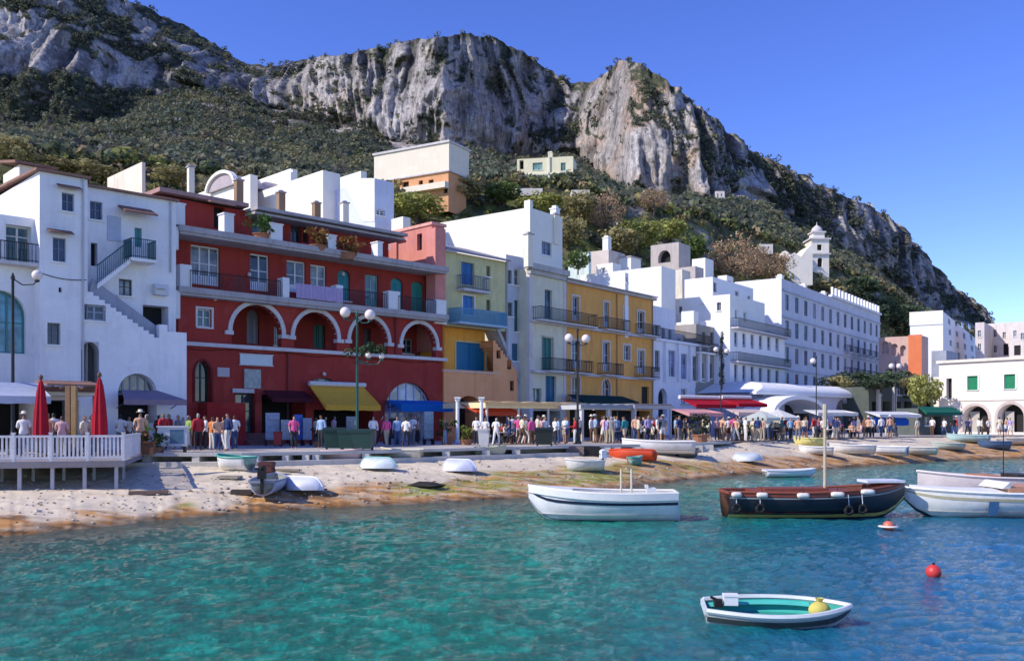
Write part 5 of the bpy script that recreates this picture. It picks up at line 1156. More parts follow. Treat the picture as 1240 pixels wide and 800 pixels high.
def closed_parasol(label, px, py, ytop, rgb, w, d, z=QZ):
    p = pos(px, d=d, z=z); o = empty('closed_parasol', p, 0, label, 'parasol'); H = CH + (HY - ytop) / F * d - z
    m = MB(); n = 18; rings = []
    for t, rr in ((.0, .9), (.05, 1.05), (.25, 1.0), (.55, .8), (.8, .55), (.95, .28), (1.0, .05)):
        rings.append(m.add([(w * rr * (1 + .2 * (q % 2)) * math.cos(2 * math.pi * q / n), w * rr * (1 + .2 * (q % 2)) * math.sin(2 * math.pi * q / n), .75 + (H - .75) * t) for q in range(n)]))
    for a, b in zip(rings, rings[1:]):
        for q in range(n): m.f.append((a + q, a + (q + 1) % n, b + (q + 1) % n, b + q)); m.m.append(0)
    m.build('canopy', cloth(rgb), o)
    m = MB(); m.tube([(0, 0, 0), (0, 0, H + .12)], .035, 8); m.lathe([(.3, 0), (.3, .08), (.06, .1)], (0, 0, 0), 12); m.lathe([(.03, H - .02), (.09, H + .03), (.08, H + .12), (.01, H + .2)], (0, 0, 0), 8); m.build('pole', M_WOOD, o)
    m = MB(); m.lathe([(w * .92, 0), (w * .95, .05)], (0, 0, .75 + (H - .75) * .42), 12); m.build('strap', cloth(tuple(c * .6 for c in rgb)), o)
def open_parasol(label, px, d, ytop, w, rgb, cat='parasol'):
    p = pos(px, d=d); o = empty('open_parasol', p, 0, label, cat); H = CH + (HY - ytop) / F * d - QZ
    m = MB(); n = 8; a = m.add([(0, 0, H)]); b = m.add([(w * math.cos(2*math.pi*q/n), w * math.sin(2*math.pi*q/n), H - w * .38) for q in range(n)]); c = m.add([(w * math.cos(2*math.pi*q/n), w * math.sin(2*math.pi*q/n), H - w * .38 - .22) for q in range(n)])
    for q in range(n): m.f += [(a, b + q, b + (q + 1) % n), (b + q, b + (q + 1) % n, c + (q + 1) % n, c + q)]; m.m += [0, 0]
    m.build('canopy', cloth(rgb), o); m = MB(); m.tube([(0, 0, 0), (0, 0, H + .1)], .03, 6); m.lathe([(.3, 0), (.3, .08), (.05, .1)], (0, 0, 0), 10)
    for q in range(n): m.tube([(0, 0, H - w * .5), (w * .6 * math.cos(2*math.pi*q/n), w * .6 * math.sin(2*math.pi*q/n), H - w * .24)], .012, 4)
    m.build('pole', M_WFRAME, o)

def potted_plant(label, px, d, h, w, col=(.06, .11, .03), pot=(.35, .16, .09), z=QZ, seed=1, name='potted_plant', cat='plant'):
    p = pos(px, d=d, z=z); o = empty(name, p, 0, label, cat); ph = h * .28
    m = MB(); m.lathe([(w * .28, 0), (w * .38, ph * .9), (w * .42, ph * .9), (w * .42, ph), (w * .36, ph), (.02, ph * .95)], (0, 0, 0), 12); m.build('pot', plaster(pot, .3), o)
    g = np.random.default_rng(seed); n = 16; C = np.stack([g.normal(size=n) * w * .25, g.normal(size=n) * w * .25, ph + g.uniform(.1, .92, n) * (h - ph)], 1)
    V, Fc, T = clump_cloud(C, g.uniform(.14, .26, n) * max(w, h * .6), np.tile([col], (n, 1)) * g.uniform(.7, 1.3, (n, 1)), 16, .4, seed)
    k = np_obj('foliage', V, Fc, leaf_mat((1, 1, 1), .25), T); k.parent = o
    m = MB(); m.tube([(0, 0, ph * .9), (0, 0, h * .7)], .03, 5); m.build('stem', M_WOOD, o)

def wheeled_bin(label, px, py, w, h, rgb, group=None, d=None):
    p = pos(px, d=d or ground_d(py)); o = empty('waste_bin', p, R.uniform(-.1, .1), label, 'bin', group)
    m = MB(); n = m.add([(-w*.42, -w*.36, .12), (w*.42, -w*.36, .12), (w*.42, w*.36, .12), (-w*.42, w*.36, .12), (-w*.5, -w*.45, h*.9), (w*.5, -w*.45, h*.9), (w*.5, w*.45, h*.9), (-w*.5, w*.45, h*.9)])
    for q in ((0,3,2,1),(4,5,6,7),(0,1,5,4),(1,2,6,5),(2,3,7,6),(3,0,4,7)): m.f.append(tuple(n+i for i in q)); m.m.append(0)
    m.box(-w*.53, w*.53, -w*.48, -w*.44, h*.84, h*.9); m.build('body', paint(rgb, .5, .3), o)
    m = MB(); m.prism([(-w*.53, -w*.5, h*.905), (-w*.53, -w*.5, h*.96), (-w*.53, w*.1, h*1.02), (-w*.53, w*.5, h), (-w*.53, w*.5, h*.905)], (w*1.06, 0, 0)); m.build('lid', paint(tuple(c*.8 for c in rgb), .45, .3), o)
    for s in (-1, 1):
        m = MB(); m.tube([(s*w*.36, w*.2, .1), (s*w*.44, w*.2, .1)], .1, 10); m.build('wheel', M_DARK, o)

def street():
    # deck restaurant in the west
    f = Fr(at(-140, HY, 31.0), at(151, HY, 33.2)); r = f.root('timber_deck', 'raised restaurant deck on grey posts over the beach', 'deck')
    m = MB(); L = f.L; m.box(0, L, 0, 9, -.18, .0); m.box(0, L, -.04, -.002, -.22, -.02); m.build('floor', plaster((.26,.24,.25), .5), r)  # deck edge given a dark colour for the shadow under the boards
    for i in range(9):
        u = L - .3 - i * 1.06; m = MB(); m.box(u - .06, u + .06, .1, .22, -1.15, -.18); m.box(u - .05, u + .05, 2.4, 2.5, -1.0, -.18); m.build('post', plaster((.42,.42,.46), .4), r)
    q = f.root('white_railing', 'white picket railing around the restaurant deck', 'railing', zb=.003); pm = paint((.72, .70, .72), .6, .35)
    for i in range(8): u = L - .06 - i * 1.2; m = MB(); m.box(u - .05, u + .05, .04, .14, 0, 1.0); m.box(u - .07, u + .07, .02, .16, 1.0, 1.04); m.build('post', pm, q)
    m = MB(); m.box(0, L, .05, .13, .86, .94); m.box(0, L, .06, .12, .1, .17); m.build('rail', pm, q)
    m = MB(); n = int(L / .135)
    for i in range(n): u = L - .1 - i * .135; m.box(u - .033, u + .033, .063, .115, .171, .859)
    m.build('pickets', pm, q)
    m = MB(); m.box(L - .12, L - .04, .14, 6.5, .86, .94)
    for i in range(45): y = .3 + i * .14; m.box(L - .1, L - .06, y - .03, y + .03, .05, .86)
    m.build('side_rail', pm, q)
    pergola('restaurant pergola with a white beam and thatched edge on wooden posts', -30, 118, 467, 38.5, 4.5, (.72,.70,.66), (.20,.11,.07), posts=3, thick=.33, post_rgb=(.25,.15,.08))
    m = MB(); g = Fr.vp(52, 38.2, 120, 1700); rr = g.root('pergola_eave', 'narrow brown tiled roof edge over the restaurant pergola', 'roof strip'); z = g.uz(52, 468)[1]
    m.prism([(0, -.5, z + .05), (0, -.5, z + .12), (0, 1.0, z + .32), (0, 1.0, z + .22)], (g.L, 0, 0)); m.build('tiles', M_TILE, rr)
    m = MB(); 
    for u in (.3, g.L/2, g.L - .3): m.box(u - .05, u + .05, -.3, 1.3, z - .02, z + .05)
    m.build('rafter', M_WOOD, rr)
    awning('blue and white fringed awning of the deck restaurant', -60, 46, 461, 487, 37.2, 1.6, (.50,.56,.70), val=.3)
    closed_parasol('closed red parasol nearer to the street lamp on the deck', 49.5, 530, 459, (.46, .022, .04), .24, 36.0)
    closed_parasol('closed red parasol by the east end of the white railing', 120.5, 530, 456, (.50, .022, .04), .25, 36.2)
    for i, (x, c) in enumerate(((83, (.26,.15,.08)), (90, (.34,.22,.10)))):
        p = pos(x, d=37.5); o = empty('timber_post', p, 0, ('dark' if i == 0 else 'light') + ' brown timber post between the two closed parasols', 'post'); m = MB(); m.box(-.1, .1, -.1, .1, 0, 2.9); m.build('shaft', paint(c, .7, .5), o); m = MB(); m.box(-.14, .14, -.14, .14, 0, .2); m.build('base', M_IRON, o)
    # red house awnings
    awning('bright yellow shop awning with white roller on the red building', 374, 440, 466, 496, 57.2, 1.9, (.95, .52, .07), roll=(.7,.68,.66), val=.3)
    awning('blue awning across the glazed arch of the red building', 468, 531, 484, 497.5, 61.8, 1.6, (.02, .20, .62), val=.5)
    awning('dark maroon awning over the souvenir shop door', 318, 368, 472, 486, 55.1, 1.1, (.10, .02, .03))
    # stalls before the green and ochre houses
    pergola('long cream roofed pergola with red underside before the orange loggia', 588, 699, 487, 58.5, 4.5, (.92,.76,.44), (.92,.66,.32), vp=1900, posts=4, thick=.36, pw=.06)  # beam colour lightened to stand for sun on the fascia
    awning('orange red awning on white posts beside the orange loggia', 557, 606, 489, 503, 60, 2.2, (.60, .09, .04), vp=1900)
    for i, x in enumerate((554, 583)):
        p = pos(x, d=58); o = empty('white_pillar', p, 0, ('first' if i == 0 else 'second') + ' white pillar counted from the red building, before the orange loggia', 'pillar'); m = MB(); H = 2.85
        m.lathe([(.16, 0), (.16, .2), (.12, .25), (.11, H - .2), (.16, H - .15), (.16, H)], (0, 0, 0), 12); m.build('shaft', M_WHITE, o); m = MB(); m.box(-.2, .2, -.2, .2, H, H + .1); m.build('cap', M_WHITE, o)
    pergola('grey white pergola under the dark green awning', 703, 768, 490, 61, 4, (.55,.56,.58), (.40,.42,.46), vp=1900, posts=3, thick=.3, pw=.11)
    pergola('pale slatted pergola next to the lavender house', 768, 813, 490, 64, 4, (.50,.44,.42), (.30,.24,.24), vp=1900, posts=3, slats=True, pw=.06)
    awning('dark green awning on the ground floor of the ochre house', 686, 754, 477, 488, 74.5, 1.7, (.012, .06, .055), vp=1480)
    awning('deep red awning with white top, larger of the pair by the pavilion', 822, 870, 482, 493, 72, 2.0, (.42, .012, .03), vp=2400, roll=(.74,.70,.7))
    awning('deep red awning with white top, smaller of the pair by the pavilion', 873, 907, 482, 492, 74, 2.0, (.40, .012, .03), vp=2400, roll=(.74,.70,.7))
    awning('pale pink awning low in front of the red awnings', 812, 853, 495, 504, 63, 2.0, (.72, .36, .36), vp=2600)
    awning('cream pink awning before the white shell pavilion', 878, 916, 495, 503, 70, 1.5, (.74, .56, .50), vp=2600)
    open_parasol('white open parasol in front of the porch vault', 942, 70, 495, 1.7, (.74,.73,.70)); open_parasol('greenish white open parasol next to the cream pink awning', 922, 67, 497, 1.4, (.60,.66,.60))
    awning('long white awning east of the porch vault', 972, 1020, 496, 503, 76, 1.8, (.76,.75,.72), vp=3000); awning('white stall awning above the blue tarpaulin', 1046, 1096, 498, 505, 80, 1.8, (.78,.78,.78), vp=3000)
    r = awning('bright blue tarpaulin hung under the white stall awning', 1052, 1095, 505, 515, 79.2, .5, (.015, .10, .48), vp=3000, val=.5)
    # green kiosk
    f = Fr.vp(1112, 88, 1154, 2600); r = f.root('green_kiosk', 'dark kiosk with a green awning beside the pale pink house', 'kiosk'); z = f.uz(1112, 494)[1]
    oo = [op(f, 1120, 1127, 505, 515, 'w', fc=(.6,.6,.6)), op(f, 1131, 1140, 504, 526, 'o', deep=.8)]
    shell(r, 0, f.L, 0, z, 2.5, plaster((.10,.12,.11), .4), oo); awning('green awning of the kiosk beside the pale pink house', 1111, 1154, 492, 502, 87.7, 1.0, (.02,.16,.11), vp=2600)
    # lamps
    lamp_post('green cast iron lamp with two pink globes and a flower basket before the red building', 432.5, 544, 376, ((418, 378, .27), (448, 381, .27), (446, 430, .16), (462, 431, .16)), (.02, .10, .08), basket=(446, 424))
    lamp_post('dark lamp with two globes before the ochre house', 699.5, 537.5, 396, ((689, 409, .27), (709.5, 410, .27)), (.025, .03, .035))
    lamp_post('black lamp with one pale globe at the white railing', 15.5, 545, 330, ((45, 333, .22),), (.02, .022, .025), d=39)
    lamp_post('thin dark lamp with a single globe before the hotel', 988.5, 531, 430, ((984.5, 437, .24),), (.03, .03, .035), r=.05)
    lamp_post('dark lamp with two globes next to the orange red house', 1084.5, 528, 436, ((1079.5, 443, .25), (1088.5, 443, .25)), (.03, .03, .035), r=.05, d=84)
    lamp_post('slender lamp with two globes by the grey house', 873, 532, 420, ((867, 423, .2), (880, 425, .2)), (.03, .03, .035), r=.05)
    # mooring masts and bins
    for i, (x, y, w, h, lab) in enumerate(((405, 545, 1.0, 1.1, 'dark green waste bin, wider of the two west of the lamp'), (420, 545.5, .75, 1.0, 'dark green waste bin close against the green lamp'), (440, 546, .95, 1.05, 'dark green waste bin just east of the green lamp'), (659, 540.5, 1.0, 1.05, 'black green waste bin under the cream pergola'))):
        wheeled_bin(lab, x, y, w, h, (.012, .05, .04) if i < 3 else (.01, .02, .018))
    wheeled_bin('white bin with a lid in front of the cream pergola', 586, 541.5, .6, 1.0, (.62,.60,.58)); wheeled_bin('small red bin on the steps of the red building', 336.5, 540.5, .42, .85, (.45,.05,.04), d=50)
    # white stall box with blue panel
    p = pos(210, d=41.6); o = empty('ticket_box', p, rad(12), 'white vendor box with a blue panel at the quay edge', 'vendor box'); m = MB(); m.box(-.62, .62, -.35, .35, .3, 1.15); m.box(-.68, .68, -.4, .4, 1.15, 1.22); m.build('body', paint((.70,.69,.68)), o)
    m = MB(); m.box(-.1, .5, -.362, -.352, .42, 1.05); m.build('panel', paint((.12,.22,.30), .4, .6, 6), o)
    for s in (-1, 1):
        m = MB(); m.box(s * .5 - .04, s * .5 + .04, -.3, .3, 0, .3); m.build('leg', M_IRON, o)
    p = pos(168, d=39.5); o = empty('flower_planter', p, rad(10), 'rusty brown planter box with low flowers by the railing end', 'planter'); m = MB(); m.box(-.65, .65, -.25, .25, 0, .5); m.box(-.7, .7, -.3, .3, .5, .56); m.build('box', paint((.22,.10,.05), .8, .6), o)
    g = np.random.default_rng(2); C = np.stack([g.uniform(-.6, .6, 24), g.uniform(-.2, .2, 24), g.uniform(.6, .8, 24)], 1); V, Fc, T = clump_cloud(C, np.full(24, .17), np.array([[.16,.12,.03],[.07,.11,.03],[.30,.12,.04]])[g.integers(0, 3, 24)], 14, .4, 2); k = np_obj('flowers', V, Fc, leaf_mat((1,1,1), .25), T); k.parent = o
    for a in (('tall dark potted shrub at the edge of the blue awning', 541, 55, 1.7, 1.0, (.05,.08,.03)), ('yellow green potted shrub beside the second white pillar', 565, 54, 1.2, .9, (.16,.19,.04)), ('bushy dark tree in a tub before the pink awning', 848, 60, 1.9, 1.4, (.05,.06,.03)), ('round dark shrub in a pot before the cream pink awning', 899, 64, 1.3, 1.2, (.05,.08,.03)), ('leafy plant trailing beside the railing end', 188, 40.5, 1.0, .8, (.07,.10,.03)), ('small dark shrub in a tub by the yellow awning', 385, 50, 1.1, .7, (.04,.07,.03))):
        potted_plant(*a[:5], col=a[5], seed=int(a[1]))
    # goods on show outside the souvenir shop
    for i, (x, w, h, c, lab) in enumerate(((330, .8, 1.9, (.42,.46,.55), 'pale blue grey display panel by the souvenir shop door'), (346, .55, 1.5, (.55,.55,.56), 'white postcard stand in the souvenir shop front'), (361, .5, 1.8, (.06,.16,.50), 'blue garment rack at the souvenir shop'), (372, .5, 1.6, (.35,.38,.48), 'grey blue clothes rack next to the yellow awning'), (425, .6, 1.7, (.40,.40,.38), 'patterned grey display rack under the yellow awning'), (476, .5, 1.6, (.03,.03,.04), 'dark rack under the blue awning'), (519, .6, 2.0, (.32,.42,.50), 'tall pale blue rack at the end of the blue awning'))):
        d = 52.5 if x < 400 else 55; p = pos(x, d=d); o = empty('display_stand', p, rad(30), lab, 'display stand'); m = MB(); m.box(-w/2, w/2, -.05, .05, .35, h)
        for j in range(4): m.box(-w/2 + .03, w/2 - .03, -.12, -.05, .45 + j * (h - .5) / 4, .5 + j * (h - .5) / 4)
        m.build('board', paint(c, .7, .7, 7), o); m = MB(); m.box(-w/2, -w/2 + .05, -.2, .2, 0, .35); m.box(w/2 - .05, w/2, -.2, .2, 0, .35); m.build('foot', M_IRON, o)
    # cafe tables
    k = 0
    for x, d in ((606, 55.5), (628, 56), (742, 60), (775, 61), (893, 66), (935, 67), (1005, 72), (1030, 74)):
        p = pos(x, d=d); lab = ['cafe table under the cream pergola close to the second pillar', 'cafe table in the middle of the cream pergola', 'cafe table under the grey white pergola', 'cafe table under the slatted pergola', 'cafe table by the cream pink awning', 'cafe table under the white parasols', 'cafe table under the long white awning', 'cafe table west of the white stall awning'][k]; k += 1
        o = empty('cafe_table', p, 0, 'round white ' + lab, 'table'); m = MB(); m.lathe([(.02, .75), (.45, .75), (.45, .72), (.02, .72)], (0, 0, 0), 14); m.build('top', M_WFRAME, o); m = MB(); m.lathe([(.28, 0), (.28, .03), (.04, .06), (.035, .72)], (0, 0, 0), 10); m.build('leg', M_IRON, o)

# ---------------------------------------------------------------- trees
def tree_mesh(h, w, col, seed, bare=False, shape='round'):
    g = np.random.default_rng(seed); n = 46 if not bare else 70
    if shape == 'column': C = np.stack([g.normal(size=n) * w * .13, g.normal(size=n) * w * .13, h * g.uniform(.08, 1, n)], 1); C[:, :2] *= (1.15 - C[:, 2:] / h); r = g.uniform(.12, .2, n) * w
    else:
        d = g.normal(size=(n, 3)); d /= np.linalg.norm(d, axis=1)[:, None]; rr = g.uniform(.45, 1, n)[:, None] ** .5
        C = d * rr * np.array([w * .5, w * .5, h * .36]); C[:, 2] += h * .62; r = g.uniform(.13, .24, n) * w * (.75 if bare else 1)
    cols = np.tile([col], (n, 1)) * g.uniform(.65, 1.35, (n, 1))
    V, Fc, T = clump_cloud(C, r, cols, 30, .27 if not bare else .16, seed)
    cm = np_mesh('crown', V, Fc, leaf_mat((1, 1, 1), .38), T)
    m = MB(); m.tube([(0, 0, -1.0), (.03 * w, 0, h * .25), (0, .03 * w, h * .55)], h * .035, 7, h * .018)
    for i in range(9 if bare else 6):
        a = g.uniform(0, 6.28); z = h * g.uniform(.22, .5); e = C[g.integers(0, n)]; m.tube([(0, 0, z), tuple(e * .6 + np.array([0, 0, z * .4])), tuple(e)], h * .012, 5, h * .004)
    tm = m.mesh('trunk', paint((.09, .065, .05), .9, .5))
    return cm, tm
def trees():
    kinds = {}
    def put(lab, x, ybase, h_px, w_px, kind, d=None, group=None, dz=0):
        cols = dict(green=(.12,.17,.05), lime=(.33,.34,.10), brown=(.42,.29,.18), dark=(.065,.095,.052), olive=(.33,.29,.13), cypress=(.03,.05,.025))
        bare = kind == 'brown'; d = d or hill(x, ybase) - 4
        h, w = px_len(h_px, d), px_len(w_px, d); p = at(x, ybase, d)
        key = kind, R.randint(0, 1)
        if key not in kinds: kinds[key] = tree_mesh(10, 10 if kind != 'cypress' else 4, cols[kind], 20 + len(kinds), bare, 'column' if kind == 'cypress' else 'round')
        o = empty('cypress_tree' if kind == 'cypress' else 'tree', p, R.uniform(0, 6), lab, 'tree', group); k = 10 if kind != 'cypress' else 4; o.scale = (w / k, w / k, h / 10)
        for nm, me in zip(('crown', 'trunk'), kinds[key]): c = bpy.data.objects.new(nm, me); COL.objects.link(c); c.parent = o
    put('slim dark cypress rising above the grey house', 874, 470, 66, 13, 'cypress', d=94)
    for a in (('big brown bare tree behind the white cubic houses', 888, 350, 64, 62, 'brown'), ('reddish brown bare tree below the church nave', 935, 348, 44, 50, 'brown'), ('brown leafless tree beside the bell tower church', 912, 345, 48, 40, 'brown'),
              ('yellow green tree below the pink cliff', 772, 305, 40, 56, 'lime'), ('tall brown tree at the foot of the pink cliff', 733, 288, 56, 46, 'brown'), ('orange brown tree close under the cliff ledge', 792, 258, 30, 34, 'brown'),
              ('bright green tree near the slim rooftop room', 838, 322, 38, 34, 'green'), ('lime green tree between the rooftop rooms', 812, 296, 30, 40, 'lime'), ('olive green shrub tree in front of the peach villa', 505, 268, 34, 62, 'lime'),
              ('dark green bush tree east of the peach villa', 560, 246, 30, 44, 'olive'), ('low green tree in the meadow above the white tower house', 655, 264, 30, 50, 'lime'), ('green tree below the yellow villa terrace', 610, 248, 26, 40, 'green'),
              ('olive tree to the east of the yellow villa garden', 700, 268, 34, 44, 'olive'), ('brown shrub tree behind the ochre roof', 690, 300, 34, 44, 'olive'), ('dark tree between the white huts on the slope', 748, 312, 34, 50, 'olive'),
              ('dark evergreen beside the orange red house', 1062, 400, 40, 46, 'dark'), ('broad dark evergreen over the orange red house', 1092, 412, 40, 60, 'dark'), ('olive green tree between villa and hotel', 1118, 408, 32, 40, 'olive'), ('dark green tree above the hotel balustrade', 1030, 372, 34, 56, 'dark'),
              ('olive tree on the bank under the bell tower', 1000, 368, 30, 50, 'olive'), ('light green tree at the far west edge of the town', 16, 206, 40, 46, 'olive'), ('yellow green hedge tree above the cream attic', 62, 214, 22, 60, 'olive'), ('brown green tree above the white house roof', 105, 222, 24, 60, 'olive'), ('thin dark cypress above the white house roof', 124, 226, 44, 9, 'cypress'), ('olive bush behind the red roof corner', 205, 226, 24, 40, 'olive')):
        put(*a)
    put('yellow green tree standing over the dark shop fronts', 1120, 500, 46, 34, 'lime', d=98); put('dark tree behind the dark shop fronts', 1080, 500, 50, 60, 'dark', d=112); put('dark creeper tree at the hotel foot', 1035, 480, 30, 50, 'dark', d=112); put('green shrub tree on the pavilion roof line', 1010, 478, 22, 40, 'olive', d=110)
    put('low dark bush on the flat roof of the dark shop fronts', 1066, 474, 16, 40, 'dark', d=103); put('olive bush at the east end of the dark shop roof', 1106, 472, 16, 34, 'olive', d=103)
    put('small green tree beside the ochre roof edge', 700, 330, 26, 26, 'green', d=104)
    g = np.random.default_rng(9)
    for x, y, w, lab in ((318, 290, .8, 'green plants in a terracotta box on the red terrace'), (420, 300, .7, 'orange flowering plants on the red terrace'), (385, 295, .5, 'small shrub between the white terrace pillars')):
        potted_plant(lab, x, 55.5 + (x - 318) * .035, 1.5, 1.5, col=(.06,.12,.03) if x == 318 else (.22,.12,.04), z=CH + (HY - (y - (x - 318) * .0)) / F * 55.5 - .1, seed=x)
# ---------------------------------------------------------------- boats
def boat(name, label, px, py, d, length, beam, h, yaw, hull, inside=(.62,.60,.55), gun=None, stripe=None, z=0.0, flip=False, tilt=0.0, thwarts=3, cat='boat', group=None, draft=.15, bow=.35, fuller=.62, transom=.78, low=None, pitch=0.0):
    p = at(px, HY, d); o = empty(name, (p.x, d, z), yaw, label, cat, group); o.rotation_euler = (tilt, pitch, yaw)
    NS, NR = 17, 8; L = length
    def hb(s): return beam / 2 * ((transom + (1 - transom) * math.sin(min(1, s / .45) * math.pi / 2)) if s < .45 else max(.012, (1 - ((s - .45) / .55) ** (1 / fuller * 1.35)) ** .9))
    def sheer(s): return h * (1 + bow * max(0, s - .25) ** 2 * 1.6 + .08 * (1 - s))
    def keel(s): return -draft + (h * .75 + draft) * (max(0, (s - .80) / .20) ** 2.2 + (max(0, (.22 - s) / .22) ** 2.0 if flip else 0))
    def sec(s, q, off=0):
        w = max(.005, hb(s) - off); k, t = keel(s) + off, sheer(s) - off * .2; return w * (1 - (1 - q) ** 2.4) ** .8, k + (t - k) * q ** 1.25
    def skin(q0, q1, off, grow=0, n=NR, s0=0, s1=1.0):
        m = MB(); g = []
        for i in range(NS):
            s = s0 + (s1 - s0) * i / (NS - 1); row = []
            for j in range(-n, n + 1):
                q = q0 + (q1 - q0) * abs(j) / n; y, zz = sec(s, q, off); row.append((L * (s - .5), math.copysign(y + grow, j) if j else 0, zz))
            g.append(m.add(row))
        for a, b in zip(g, g[1:]):
            for j in range(2 * n): m.f.append((a + j, b + j, b + j + 1, a + j + 1)); m.m.append(0)
        return m, g, n
    m, g, n = skin(0, 1, 0); m.f.append(tuple(range(g[0], g[0] + 2 * n + 1))); m.m.append(0)
    hm = paint(hull, .42, .38, 2.6, spec=.5)
    fz = (lambda mm: None)
    if flip: o.rotation_euler = (math.pi + tilt, pitch, yaw); o.location.z = z + h * 1.1
    H = m.build('hull', hm, o, True)
    if low:
        def band(q0, q1, rgb, nm, gr=.012):
            mm = MB(); 
            for sgn in (-1, 1):
                pr = None
                for i in range(NS):
                    s = i / (NS - 1); a, b = sec(s, q0), sec(s, q1); cur = mm.add([(L * (s - .5), sgn * (a[0] + gr), a[1]), (L * (s - .5), sgn * (b[0] + gr), b[1])])
                    if pr is not None: mm.f.append((pr, cur, cur + 1, pr + 1)); mm.m.append(0)
                    pr = cur
            mm.build(nm, paint(rgb, .4, .2, 3), o)
        for (q0, q1, rgb, nm) in low: band(q0, q1, rgb, nm)
    if not flip:
        m, g, n = skin(.0, 1, .05); m.f.append(tuple(range(g[0], g[0] + 2 * n + 1))); m.m.append(0); m.build('interior', paint(inside, .6, .35, 4), o, True)
        m = MB(); zf = h * .25
        pr = None
        for i in range(NS - 2):
            s = .02 + .9 * i / (NS - 3); w = max(.01, sec(s, .55, .05)[0]); cur = m.add([(L * (s - .5), -w, zf), (L * (s - .5), w, zf)])
            if pr is not None: m.f.append((pr, cur, cur + 1, pr + 1)); m.m.append(0)
            pr = cur
        m.build('floor_boards', paint(tuple(c * .75 for c in inside), .7, .4, 5), o)
        for i in range(thwarts):
            s = .16 + .56 * i / max(1, thwarts - 1); w = sec(s, .8, .04)[0]; zz = sec(s, .78)[1]; m = MB(); m.box(L * (s - .5) - .11, L * (s - .5) + .11, -w, w, zz, zz + .035); m.build('thwart', paint(inside, .6, .3, 6), o)
        for sgn in (-1, 1):
            m = MB(); pts = [(L * (s - .5), sgn * sec(s, 1)[0], sheer(s) + .01) for s in [i / 24 for i in range(25)]]; m.tube(pts, .035 + .008 * beam, 6); m.build('gunwale', paint(gun or hull, .45, .25, 5), o)
        m = MB(); w = sec(0, 1)[0]; m.box(-L/2 - .04, -L/2 + .01, -w, w, sheer(0) - .06, sheer(0) + .03); m.build('transom', paint(gun or hull, .45, .25, 5), o)
    else:
        m = MB(); pts = [(L * (i / 16 - .5), 0, keel(i / 16) - .02) for i in range(17)]; m.tube(pts, .035, 5); m.build('keel', paint(gun or hull, .5, .3), o)
    return o, sheer, hb
def on(o, *p): return o.matrix_world @ Vector(p) if False else Vector(o.location) + Matrix.Rotation(o.rotation_euler.z, 3, 'Z') @ Vector(p)

def beach_z(px, d):
    ds, dq = float(lerp(px, XSH, DSH)), float(lerp(px, XQ, DQ)) + .3; t = (d - ds) / (dq - ds)
    return float(np.interp(px, [-400, 150, 640, 840, 900, 1600], [1.25, 1.28, 1.25, 1.3, QZ - .02, QZ - .02])) * max(0, min(1, t)) ** .8
def beach_d(px, py):
    ds, dq = float(lerp(px, XSH, DSH)), float(lerp(px, XQ, DQ)) + .3
    for i in range(400):
        d = ds + (dq - ds) * i / 399
        if HY + (CH - beach_z(px, d)) * F / d <= py: return d
    return dq

